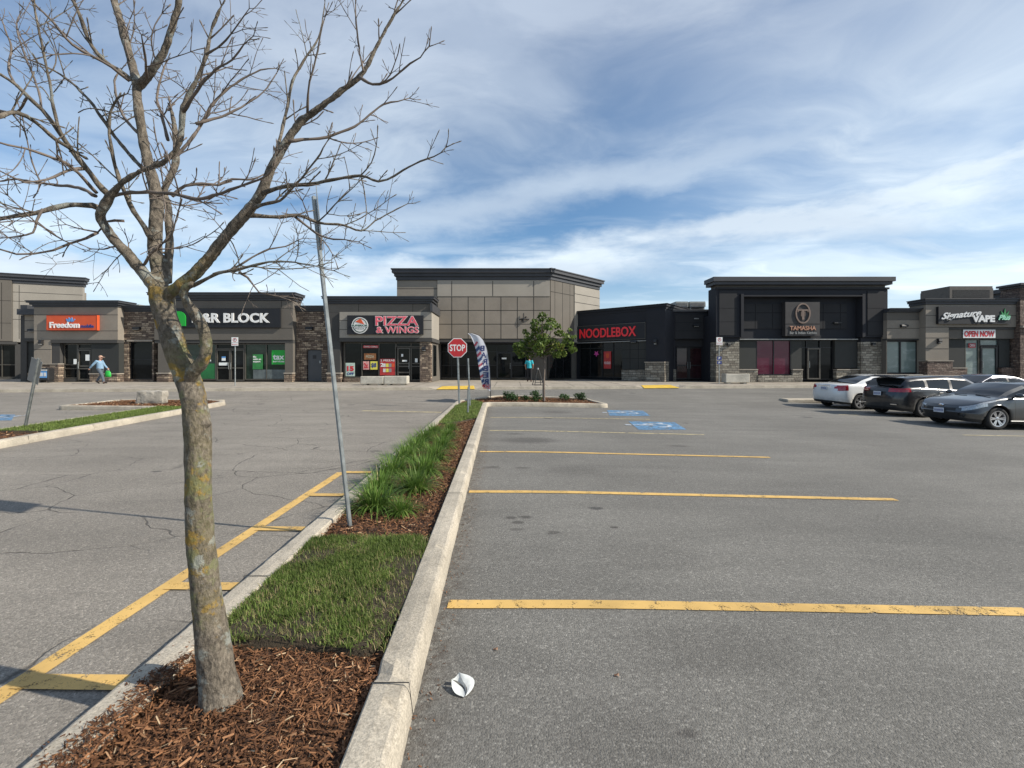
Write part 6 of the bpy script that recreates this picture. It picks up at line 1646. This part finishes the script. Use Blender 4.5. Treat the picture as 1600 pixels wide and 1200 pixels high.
# ------------------------------------------------------------------ people
def ball(mb, c, r, n=10, sc=(1, 1, 1)):
    vs = []; fs = []
    for i in range(n + 1):
        t = math.pi * i / n
        for j in range(n * 2):
            a = math.pi * j / n; vs.append((c[0] + r * sc[0] * math.sin(t) * math.cos(a), c[1] + r * sc[1] * math.sin(t) * math.sin(a), c[2] + r * sc[2] * math.cos(t)))
    m = n * 2
    for i in range(n):
        for j in range(m): fs.append((i * m + j, (i + 1) * m + j, (i + 1) * m + (j + 1) % m, i * m + (j + 1) % m))
    mb.add(vs, fs); return mb
def person(label, loc, rz, J, shirt, trouser, cap=None, hair=None, sleeve='long', group=None):
    """J: joints in local space, x is the walking direction"""
    o = thing('person', label, 'person', loc, rz, group)
    mb = MB(); h = J['head']; nk = J['neck']
    ball(mb, h, .098, 10, (1.02, .80, 1.22)); mb.tube([nk, (h[0], h[1], h[2] - .05)], [.055, .05], 10)
    mb.tube([(h[0] + .085, h[1], h[2] + .01), (h[0] + .118, h[1], h[2] - .025), (h[0] + .09, h[1], h[2] - .035)], [.008, .016, .010], 6)      # nose
    for s in (-1, 1): ball(mb, (h[0] - .005, h[1] + s * .082, h[2]), .022, 5, (.8, .4, 1.3))
    ball(mb, (h[0] + .07, h[1], h[2] - .075), .03, 6)
    mb.tube([nk, J['chest'], J['waist'], J['hip']], [.06, .135, .125, .14], 12)
    for s in ('l', 'r'):
        sg = 1 if s == 'l' else -1
        mb.tube([J['chest'], J['sh_' + s], J['el_' + s], J['wr_' + s]], [.10, .058, .042, .029], 8)
        w = Vector(J['wr_' + s]); d = (w - Vector(J['el_' + s])).normalized(); sidev = Vector((1, 0, 0)) if abs(d.x) < .8 else Vector((0, 0, 1)); sidev = (sidev - d * sidev.dot(d)).normalized(); palm = d.cross(sidev)
        mb.tube([w, w + d * .05, w + d * .09], [.028, .038, .032], 8)
        for q in range(4): b0 = w + d * .085 + sidev * (.027 - .018 * q); L = (.062, .072, .068, .052)[q]; mb.tube([b0, b0 + d * L * .5 + palm * sg * .008, b0 + d * L * .8 + palm * sg * .028], [.0095, .009, .0085], 6)
        b0 = w + d * .03 + sidev * .03; mb.tube([b0, b0 + sidev * .03 + d * .025, b0 + sidev * .032 + d * .055], [.012, .011, .009], 6)
        mb.tube([J['hip'], J['hp_' + s], J['kn_' + s], J['an_' + s]], [.12, .088, .056, .038], 10)
        an = Vector(J['an_' + s]); toe = Vector(J['toe_' + s]); mb.tube([an, an.lerp(toe, .4) + Vector((0, 0, -.02)), toe], [.04, .042, .03], 8)
    body = fuse(mb, .011, 'body', SKIN, o, 2)
    mb = MB(); mb.tube([(nk[0], nk[1], nk[2] - .03), J['chest'], J['waist'], (J['hip'][0], J['hip'][1], J['hip'][2] - .04)], [.075, .175, .165, .178], 14)
    for s in ('l', 'r'):
        e = Vector(J['el_' + s]); w = Vector(J['wr_' + s]); end = w.lerp(e, .08) if sleeve == 'long' else Vector(J['sh_' + s]).lerp(e, .75)
        mb.tube([J['chest'], J['sh_' + s]] + ([e, end] if sleeve == 'long' else [end]), [.12, .082] + ([.062, .046] if sleeve == 'long' else [.066]), 10)
    fuse(mb, .013, 'shirt', shirt, o, 3)
    mb = MB(); mb.tube([J['waist'], J['hip']], [.15, .17], 12)
    for s in ('l', 'r'):
        k_ = Vector(J['kn_' + s]); a = Vector(J['an_' + s]); mb.tube([J['hip'], J['hp_' + s], k_, a.lerp(k_, .06)], [.15, .112, .080, .066], 10)
    fuse(mb, .013, 'trousers', trouser, o, 3)
    for s in ('l', 'r'):
        mb = MB(); an = Vector(J['an_' + s]); toe = Vector(J['toe_' + s]); hd = (toe - an); hd.z *= .6; heel = an - hd.normalized() * .055 + Vector((0, 0, -.05))
        mb.tube([heel, an + Vector((0, 0, -.035)), an.lerp(toe, .55), toe + hd.normalized() * .03], [.042, .05, .048, .034], 8); fuse(mb, .012, 'shoe', SHOE, o, 2)
    if cap:
        mb = MB(); ball(mb, (h[0] - .005, h[1], h[2] + .045), .108, 8, (1.03, .86, .95)); mb.v = [(x, y, max(z, h[2] + .035)) for x, y, z in mb.v]
        mb.prism([(h[0] + .06, h[2] + .045), (h[0] + .20, h[2] + .025), (h[0] + .20, h[2] + .037), (h[0] + .06, h[2] + .062)], h[1] - .07, h[1] + .07); mb.build('cap', cap, o, smooth=False)
    if hair:
        mb = MB(); ball(mb, (h[0] - .018, h[1], h[2] + .025), .112, 8, (1.0, .86, 1.1)); fuse(mb, .012, 'hair', hair, o, 1)
    return o
yy = 27.6; x = XP(156.5, yy); zf = SW(x, yy)
J = dict(head=(.03, 0, 1.575), neck=(-.01, 0, 1.43), chest=(-.03, 0, 1.27), waist=(-.01, 0, 1.06), hip=(0, 0, .93),
         sh_l=(-.04, .19, 1.36), el_l=(.06, .25, 1.10), wr_l=(.23, .25, .93), sh_r=(-.06, -.19, 1.36), el_r=(-.24, -.25, 1.12), wr_r=(-.42, -.23, .93),
         hp_l=(0, .10, .88), kn_l=(-.02, .10, .50), an_l=(-.28, .10, .15), toe_l=(-.16, .10, .035), hp_r=(0, -.10, .88), kn_r=(.20, -.10, .50), an_r=(.30, -.10, .09), toe_r=(.46, -.10, .06))
person('walking person in a cap, pale blue shirt and grey jeans on the pavement', (x, yy, zf), R(2), J, SHIRTB, JEANS, cap=CAPT)
hx, hz = x + .27, zf + .86
o = thing('shopping_bag', 'bright green plastic bag hanging from the walking person\'s hand', 'bag', (hx, yy + .23, zf + .42))
mb = MB(); 
for i, (w_, d_, z_) in enumerate(((.13, .05, -.03), (.18, .08, 0), (.19, .09, .12), (.17, .06, .27), (.10, .03, .36))):
    for k_ in range(12): a = math.tau * k_ / 12; mb.v.append((w_ * math.cos(a) * (1 + .06 * math.sin(3 * a + i)), d_ * math.sin(a), z_))
mb.f = [tuple(range(11, -1, -1)), tuple(range(48, 60))] + [(i * 12 + k_, i * 12 + (k_ + 1) % 12, i * 12 + 12 + (k_ + 1) % 12, i * 12 + 12 + k_) for i in range(4) for k_ in range(12)]; mb.m = [0] * len(mb.f)
mb.build('bag_body', BAGG, o, smooth=True)
mb = MB(); mb.tube([(-.09, 0, .33), (-.04, 0, .43), (0, 0, .45), (.04, 0, .43), (.09, 0, .33)], .008, 5); mb.build('handles', OFFW, o)
yy = 30.6; x = XP(827, yy); zf = SW(x, yy)
J2 = dict(head=(.0, 0, 1.60), neck=(0, 0, 1.46), chest=(0, 0, 1.29), waist=(0, 0, 1.08), hip=(0, 0, .94),
          sh_l=(0, .20, 1.38), el_l=(-.02, .27, 1.12), wr_l=(.10, .26, .92), sh_r=(0, -.20, 1.38), el_r=(-.02, -.27, 1.12), wr_r=(.12, -.22, .95),
          hp_l=(0, .10, .88), kn_l=(.02, .11, .49), an_l=(-.01, .12, .09), toe_l=(.14, .13, .04), hp_r=(0, -.10, .88), kn_r=(.01, -.11, .49), an_r=(-.02, -.12, .09), toe_r=(.13, -.13, .04))
person('person in a turquoise shirt and black trousers standing at the central doors', (x, yy, zf), R(75), J2, TEAL, BLACKC, hair=HAIR, sleeve='short')

# ------------------------------------------------------------------ cars
NK = 14
def wheel(parent, x, y, r, rim, side, spokes=5, wdt=.20):
    def M(): return Matrix.Translation((x, y, r)) @ Matrix.Rotation(R(-90 * side), 4, 'X')
    hub = MB(); hub.lathe([(.0, -wdt * .1), (r * .58, -wdt * .1), (r * .58, .0), (0.0, .0)], 20, M()); w = hub.build('wheel', BLACKM, parent)
    t = MB(); pr_ = [(r * .68, wdt * .42), (r * .76, wdt * .50), (r * .93, wdt * .49), (r * .99, wdt * .36), (r, wdt * .2), (r, -wdt * .4), (r * .95, -wdt * .5), (r * .68, -wdt * .5)]
    vs = []; n = 32; k = len(pr_)
    for a_ in range(n):
        for rr, zz in pr_: vs.append(M() @ Vector((rr * math.cos(math.tau * a_ / n), rr * math.sin(math.tau * a_ / n), zz)))
    t.add(vs, [(a_ * k + j, a_ * k + (j + 1) % k, ((a_ + 1) % n) * k + (j + 1) % k, ((a_ + 1) % n) * k + j) for a_ in range(n) for j in range(k)]); t.build('tyre', TYRE, w, smooth=True)
    q = MB(); pr_ = [(r * .60, wdt * .30), (r * .63, wdt * .44), (r * .70, wdt * .46), (r * .70, wdt * .1), (r * .60, -wdt * .1)]; vs = []; k = len(pr_)
    for a_ in range(n):
        for rr, zz in pr_: vs.append(M() @ Vector((rr * math.cos(math.tau * a_ / n), rr * math.sin(math.tau * a_ / n), zz)))
    q.add(vs, [(a_ * k + j, a_ * k + (j + 1) % k, ((a_ + 1) % n) * k + (j + 1) % k, ((a_ + 1) % n) * k + j) for a_ in range(n) for j in range(k)])
    for s in range(spokes):
        for da in ((-.14, .14) if spokes <= 6 else (0,)):
            a_ = math.tau * s / spokes + da; m = M() @ Matrix.Rotation(a_, 4, 'Z'); ww = r * .055
            vs = [(r * .10, -ww, wdt * .22), (r * .10, ww, wdt * .22), (r * .66, ww * .9, wdt * .38), (r * .66, -ww * .9, wdt * .38), (r * .10, -ww, wdt * .34), (r * .10, ww, wdt * .34), (r * .66, ww * .9, wdt * .45), (r * .66, -ww * .9, wdt * .45)]
            q.add([m @ Vector(v) for v in vs], [(4, 5, 6, 7), (0, 4, 7, 3), (1, 2, 6, 5), (0, 1, 5, 4)])
    q.lathe([(r * .15, wdt * .2), (r * .15, wdt * .36), (r * .08, wdt * .40)], 14, M()); q.build('rim', rim, w)
    return w
def car(name, label, cx, cy, rz, L, W, H, belt, roof, wb, r, paint, rim, glass_side, pillars, shield, backlight, regions, seams=(), extras=None, spokes=5, cat='car', group=None, a_f=.62, a_r=.5):
    c_, s_ = math.cos(rz), math.sin(rz); xf = wb / 2
    zf = sum(G(cx + c_ * xf - s_ * q, cy + s_ * xf + c_ * q) for q in (-.7, .7)) / 2; zr_ = sum(G(cx - c_ * xf - s_ * q, cy - s_ * xf + c_ * q) for q in (-.7, .7)) / 2
    zl = (G(cx - s_ * .7, cy + c_ * .7)); zri = G(cx + s_ * .7, cy - c_ * .7)
    o = thing(name, label, cat, (cx, cy, (zf + zr_) / 2), rz, group); o.rotation_euler = (math.atan2(zl - zri, 1.4), -math.atan2(zf - zr_, wb), rz)
    bx_, bz_ = zip(*belt); rx_, rzz = zip(*roof)
    def sm(xq, xs, zs, w=.07): return float(np.mean([np.interp(xq + d, xs, zs) for d in np.linspace(-w, w, 7)]))
    h2 = L / 2
    def arch(x):
        z = 0
        for xw in (-wb / 2, wb / 2):
            q = (r + .055) ** 2 - (x - xw) ** 2
            if q > 0: z = max(z, r + math.sqrt(q))
        return z
    def ring(x, ys):
        zs = sm(x, bx_, bz_); zr = max(sm(x, rx_, rzz, .05), zs); e = max(0, (abs(x) - (h2 - .5)) / .5); sg = 1 if x > 0 else -1
        zb = .19 + .05 * e; za = arch(x); w = W / 2 * ys; gh = min(1, max(0, (zr - zs) / .22)); g = gh * gh * (3 - 2 * gh)
        bul = 1 + .012 * math.exp(-((abs(x) - wb / 2) / .35) ** 2)
        hood = [(.925, zs + .010), (.885, zs + .016), (.85, zs + .020), (.79, zs + .026), (.45, zs + .042), (0, zs + .048)]
        ghs = [(.915, zs + .022), (.865, zs + (zr - zs) * .47), (.80, zr - .125), (.735, zr - .035), (.42, zr - .002), (0, zr + .008)]
        pts = [(.93, max(zb, za)), (.985, max(zb + .09, za + .006)), (1.0 * bul, max(zb + .24, za + .012)), (1.0 * bul, max(.62 * (zs + .1), za + .018)), (.992, max(zs - .22, za + .03)), (.985, max(zs - .13, za + .04)), (.972, max(zs - .045, za + .05)), (.945, zs)]
        pts += [(h_[0] + (q[0] - h_[0]) * g, h_[1] + (q[1] - h_[1]) * g) for h_, q in zip(hood, ghs)]
        tuck = [.10, .05, .0, .0, .02, .035, .06, .09, .10, .11, .11, .11, .11, .11]
        return [(x - sg * tuck[k] * min(1, e) ** 1.6, p[0] * w, p[1]) for k, p in enumerate(pts)]
    st = []
    for i in range(15): t = math.pi / 2 * (1 - i / 14); st.append((-h2 + a_r - a_r * math.sin(t) ** (2 / 2.6), max(0, math.cos(t)) ** (2 / 3.6)))
    xs = list(np.arange(-h2 + a_r + .045, h2 - a_f - .02, .045)); 
    for q in seams: xs = [v for v in xs if abs(v - q) > .02] + [q - .005, q + .005]
    for q in list(glass_side) + [b for p in pillars for b in p] + list(shield) + list(backlight):
        if -h2 + a_r < q < h2 - a_f: xs = [v for v in xs if abs(v - q) > .012] + [q]
    xs = sorted(set(xs)); st += [(v, 1.0) for v in xs]
    for i in range(17): t = math.pi / 2 * i / 16; st.append((h2 - a_f + a_f * math.sin(t) ** (2 / 2.3), max(0, math.cos(t)) ** (2 / 3.4)))
    rings = [ring(x, ys) for x, ys in st]; NKK = len(rings[0])
    body = MB(); glassP = {}; reg = {k: MB() for k in regions}
    vs = []; full = 2 * NKK - 1
    for rg in rings: vs += [(x, y, z) for x, y, z in rg] + [(x, -y, z) for x, y, z in rg[-2::-1]]
    body.v = vs
    for i in range(len(st) - 1):
        for j in range(full - 1):
            k = j if j < NKK - 1 else full - 2 - j
            q = (i * full + j, i * full + j + 1, (i + 1) * full + j + 1, (i + 1) * full + j)
            c = sum((Vector(vs[t]) for t in q), Vector()) / 4; side_ = 1 if j < NKK - 1 else -1
            xm = (st[i][0] + st[i + 1][0]) / 2; zs = sm(xm, bx_, bz_); zr = sm(xm, rx_, rzz, .05)
            gl = None
            if k in (8, 9) and glass_side[0] < xm < glass_side[1] and (zr - zs) > .12 and not any(a < xm < b for a, b in pillars): gl = 'side_window'
            if k >= 11 and shield[0] < xm < shield[1]: gl = 'windshield'
            if k >= 11 and backlight[0] < xm < backlight[1]: gl = 'rear_window'
            if gl:
                key = (gl, side_ if gl == 'side_window' else 0, sum(1 for a, b in pillars if xm > a) if gl == 'side_window' else 0)
                g = glassP.setdefault(key, MB()); g.add([vs[t] for t in q], [(0, 1, 2, 3)]); continue
            sea = any(abs(xm - s) < .004 for s in seams) and 1 <= k <= 7
            body.f.append(q); pil_ = k in (8, 9) and any(a - .02 < xm < b + .02 for a, b in pillars) and (zr - zs) > .12
            body.m.append(1 if sea else (2 if (k == 0 or pil_) else 0))
            nrm = (Vector(vs[q[1]]) - Vector(vs[q[0]])).cross(Vector(vs[q[3]]) - Vector(vs[q[0]]))
            for rn, (fn, mt) in regions.items():
                if fn(c.x, abs(c.y), c.z, k):
                    if nrm.length > 1e-9:
                        nn = nrm.normalized(); out = Vector((c.x * .3, c.y, (c.z - .5) * .5)); nn = nn if nn.dot(out) > 0 else -nn
                        reg[rn].add([Vector(vs[t]) + nn * .006 for t in q], [(0, 1, 2, 3)])
    bo = body.build('body', [paint, JOINT, BLACKM], o, smooth=True)
    import bmesh
    bm = bmesh.new(); bm.from_mesh(bo.data); bmesh.ops.remove_doubles(bm, verts=bm.verts, dist=.0004); bmesh.ops.recalc_face_normals(bm, faces=bm.faces[:]); bm.to_mesh(bo.data); bm.free()
    for (nm, sd_, ix), g in glassP.items():
        ob = g.build(nm, CGLASS, o, smooth=True); b2 = bmesh.new(); b2.from_mesh(ob.data); bmesh.ops.remove_doubles(b2, verts=b2.verts, dist=.0004); bmesh.ops.recalc_face_normals(b2, faces=b2.faces[:]); b2.to_mesh(ob.data); b2.free()
    for rn, g in reg.items():
        if not g.f: continue
        # split left and right clusters into two lamps
        sides = (1, -1) if 'light' in rn else (0,)
        for sd_ in sides:
            gg = MB()
            for f in g.f:
                cy_ = sum(g.v[t][1] for t in f) / 4
                if sd_ == 0 or cy_ * sd_ > 0: gg.add([g.v[t] for t in f], [(0, 1, 2, 3)])
            if gg.f: gg.build(rn.split('.')[0], regions[rn][1], o, smooth=False)
    ub = MB(); ub.box(-h2 + .30, h2 - .35, -W / 2 + .24, W / 2 - .24, .20, .62); ub.box(-wb / 2 + r + .08, wb / 2 - r - .08, -W / 2 + .08, W / 2 - .08, .2, .5); ub.build('underbody', BLACKM, o)
    # arch liners
    for xw in (-wb / 2, wb / 2):
        for sd_ in (-1, 1):
            lm = MB(); n = 16; R2 = r + .06; vs2 = []
            for i in range(n + 1):
                a = math.pi * i / n
                for yy_ in (W / 2 * .985, W / 2 - .30): vs2.append((xw + R2 * math.cos(a), sd_ * yy_, r + R2 * math.sin(a)))
            lm.add(vs2, [(2 * i, 2 * i + 1, 2 * i + 3, 2 * i + 2) for i in range(n)]); lm.build('wheel_arch', BLACKM, o)
            wheel(o, xw, sd_ * (W / 2 - .115), r, rim, sd_, spokes)
    # mirrors, handles
    xm_ = glass_side[1] - .16; zm = sm(xm_, bx_, bz_)
    for sd_ in (-1, 1):
        m = MB(); ball(m, (xm_, sd_ * (W / 2 + .075), zm + .09), .11, 8, (.62, 1.0, .62)); m.tube([(xm_ + .02, sd_ * W * .46, zm + .02), (xm_ + .01, sd_ * (W / 2 + .05), zm + .07)], .022, 6)
        mo = m.build('mirror', paint, o, smooth=True)
        m = MB(); m.box(xm_ - .075, xm_ - .070, sd_ * (W / 2 + .00), sd_ * (W / 2 + .15), zm + .045, zm + .135); m.build('mirror_glass', CHROME, mo)
    if extras: extras(o, sm, bx_, bz_, h2)
    return o
def plate(o, x, z, sgn, blue=True):
    m = MB(); m.bbox(x - .006, x + .006, -.155, .155, z - .075, z + .075, .004); p = m.build('number_plate', PLATE, o)
    m = MB(); xx = x + sgn * .0068
    # generic dark characters, too small in the photograph to read
    for i in range(7): yv = -.12 + i * .038; m.box(xx - .0005, xx + .0005, yv, yv + .020, z - .035, z + .03)
    m.build('characters', BLUE, p)
def handles(o, W, pts, mat):
    for x, z in pts:
        for s in (-1, 1): m = MB(); m.tube([(x - .09, s * (W / 2 * .985), z), (x - .06, s * (W / 2 + .022), z), (x + .06, s * (W / 2 + .022), z), (x + .09, s * (W / 2 * .985), z)], .012, 6); m.build('door_handle', mat, o)
WHITEC = carpaint('white_car_paint', (.72, .72, .70), 0.0, .3); BLACKCAR = carpaint('black_car_paint', (.008, .008, .010), .0, .35)
GREYC = carpaint('blue_grey_car_paint', (.056, .062, .067), .55, .3); NAVYC = carpaint('dark_blue_car_paint', (.018, .022, .040), .5, .28)
# white sedan, seen from behind
def ex(o, sm, bx_, bz_, h2):
    plate(o, -h2 - .012, .84, -1); handles(o, 1.76, ((.05, .80), (-.80, .83)), WHITEC)
    m = MB(); m.box(-h2 - .01, -h2 + .02, -.32, .32, .935, .96); m.build('boot_trim', CHROME, o)
    m = MB(); m.tube([(-h2 + .25, -.5, .24), (-h2 - .02, -.5, .24)], .03, 8); m.build('exhaust', CHROME, o)
    m = MB(); m.box(-.15, .05, -.02, .02, 1.45, 1.47); m.build('roof_strip', BLACKM, o)
car('parked_car', 'white four door sedan seen from its rear quarter', 15.55, 19.75, R(8), 4.5, 1.76, 1.45,
    [(-2.25, .97), (-1.7, 1.03), (-1.2, 1.02), (.5, .95), (1.2, .93), (1.8, .80), (2.25, .62)],
    [(-2.25, .97), (-1.62, 1.03), (-1.0, 1.27), (-.6, 1.40), (-.1, 1.45), (.35, 1.42), (.75, 1.24), (1.35, .93), (2.25, .62)],
    2.7, .315, WHITEC, RIM, (-1.02, .98), ((-.36, -.28),), (.42, 1.30), (-1.56, -.62),
    {'tail_light': (lambda x, y, z, k: x < -1.90 and y > .50 and k in (4, 5, 6) and z > .74 + max(0, (.70 - y)) * .55, TAILR), 'bumper_line': (lambda x, y, z, k: False, BLACKM)},
    seams=(.72, -.30, -1.12), extras=ex)
# black hatch estate
def ex(o, sm, bx_, bz_, h2):
    plate(o, -h2 - .014, .80, -1); handles(o, 1.84, ((.1, .84), (-.78, .88)), BLACKCAR)
    m = MB(); m.prism([(-h2 + .12, 1.40), (-h2 + .60, 1.455), (-h2 + .60, 1.475), (-h2 + .08, 1.42)], -.60, .60); m.build('roof_spoiler', BLACKCAR, o)
    m = MB(); m.tube([(-h2 + .10, -.02, 1.12), (-h2 + .05, -.30, 1.10), (-h2 + .05, -.5, 1.11)], .012, 5); m.build('rear_wiper', BLACKM, o)
    for s in (-1, 1): m = MB(); m.box(-h2 + .02, -h2 + .05, s * .50, s * .74, .42, .45); m.build('reflector', CHROME, o)
    for s in (-1, 1): m = MB(); m.tube([(-1.9, s * .66, 1.42), (-1.75, s * .665, 1.47), (.2, s * .665, 1.49), (.35, s * .66, 1.45)], .014, 6); m.build('roof_rail', BLACKM, o)
    m = MB(); m.box(-h2 - .012, -h2 + .01, .38, .58, .905, .93); m.build('badge', CHROME, o)
car('parked_car', 'black hatchback estate with long red tail lights, seen from behind', 15.75, 16.95, R(5), 4.6, 1.84, 1.49,
    [(-2.3, 1.0), (-1.6, 1.04), (-.6, 1.0), (.5, .96), (1.2, .95), (1.8, .86), (2.3, .66)],
    [(-2.3, 1.0), (-2.22, 1.04), (-1.88, 1.37), (-1.5, 1.43), (-.4, 1.49), (.4, 1.45), (.8, 1.27), (1.35, .95), (2.3, .66)],
    2.72, .33, BLACKCAR, RIMD, (-1.85, .98), ((-.34, -.24), (-1.28, -1.18)), (.46, 1.32), (-2.20, -1.86),
    {'tail_light': (lambda x, y, z, k: x < -1.86 and y > .42 and k in (5, 6) and z > .80, TAILR)},
    seams=(.74, -.30, -1.15), extras=ex)
# grey coupe, nose towards us
def ex(o, sm, bx_, bz_, h2):
    plate(o, h2 + .006, .50, 1); handles(o, 1.80, ((-.25, .80),), GREYC)
    m = MB(); m.tube([(1.22, .55, .985), (1.16, .1, 1.0)], .01, 5); m.tube([(1.22, -.1, 1.0), (1.18, -.5, .99)], .01, 5); m.build('wiper', BLACKM, o)
    m = MB(); ball(m, (h2 - .075, 0, .665), .06, 6, (.35, 1.4, .7)); m.build('front_badge', CHROME, o)
    for s in (-1, 1): m = MB(); m.tube([(-1.0, s * .9, .27), (1.0, s * .9, .27)], .018, 6); m.build('sill_trim', GREYM, o)
    for s in (-1, 1): m = MB(); ball(m, (h2 - .10, s * .62, .40), .055, 6, (.4, 1, 1)); m.build('fog_lamp', BLACKM, o)
def hl(x, y, z, k): return k in (5, 6) and x > 1.42 + .28 * (k == 5) and y > .46 + .10 * (k == 5) and x < 2.12
car('parked_car', 'blue grey coupe with its nose towards the empty stalls', 15.05, 13.80, R(183), 4.42, 1.80, 1.42,
    [(-2.2, .95), (-1.5, 1.02), (0, .97), (.9, .94), (1.25, .92), (1.8, .80), (2.21, .63)],
    [(-2.2, .95), (-2.0, 1.02), (-1.3, 1.28), (-.55, 1.41), (.0, 1.42), (.35, 1.38), (.75, 1.22), (1.38, .91), (2.21, .63)],
    2.70, .335, GREYC, RIM, (-1.30, 1.00), ((-.52, -.44),), (.38, 1.34), (-1.85, -.75),
    {'headlight': (hl, HEADL), 'lower_grille': (lambda x, y, z, k: x > 1.9 and y < .52 and k in (1, 2), BLACKM), 'upper_grille': (lambda x, y, z, k: x > 1.9 and y < .40 and k == 5, BLACKM)},
    seams=(.86, -.60, 1.42), extras=ex, spokes=6).scale = (1, 1, .955)
# dark blue sedan in the facing row
def ex(o, sm, bx_, bz_, h2):
    handles(o, 1.82, ((.05, .80), (-.8, .83)), CHROME)
    for s in (-1, 1):
        m = MB(); m.tube([(x_, s * (1.82 / 2 * wy), z_) for x_, z_, wy in ((1.12, 1.0, .925), (.7, 1.20, .84), (.35, 1.34, .79), (-.2, 1.365, .77), (-.8, 1.30, .78), (-1.45, 1.08, .90))], .014, 5); m.build('window_trim', CHROME, o)
car('parked_car', 'dark blue sedan with chrome window trim, farthest of the four cars', 20.2, 19.6, R(184), 4.75, 1.84, 1.44,
    [(-2.37, .97), (-1.7, 1.03), (-.8, 1.0), (.5, .96), (1.2, .94), (1.8, .84), (2.37, .65)],
    [(-2.37, .97), (-1.85, 1.02), (-1.15, 1.27), (-.6, 1.41), (-.05, 1.44), (.4, 1.40), (.8, 1.22), (1.42, .94), (2.37, .65)],
    2.85, .33, NAVYC, RIM, (-1.45, 1.02), ((-.34, -.26),), (.44, 1.38), (-1.75, -.72),
    {'headlight': (lambda x, y, z, k: k in (5, 6) and x > 1.7 and y > .5, HEADL), 'grille': (lambda x, y, z, k: x > 2.0 and y < .4 and k in (3, 4), BLACKM)},
    seams=(.78, -.30, -1.15), extras=ex).scale = (1, 1, 1.04)
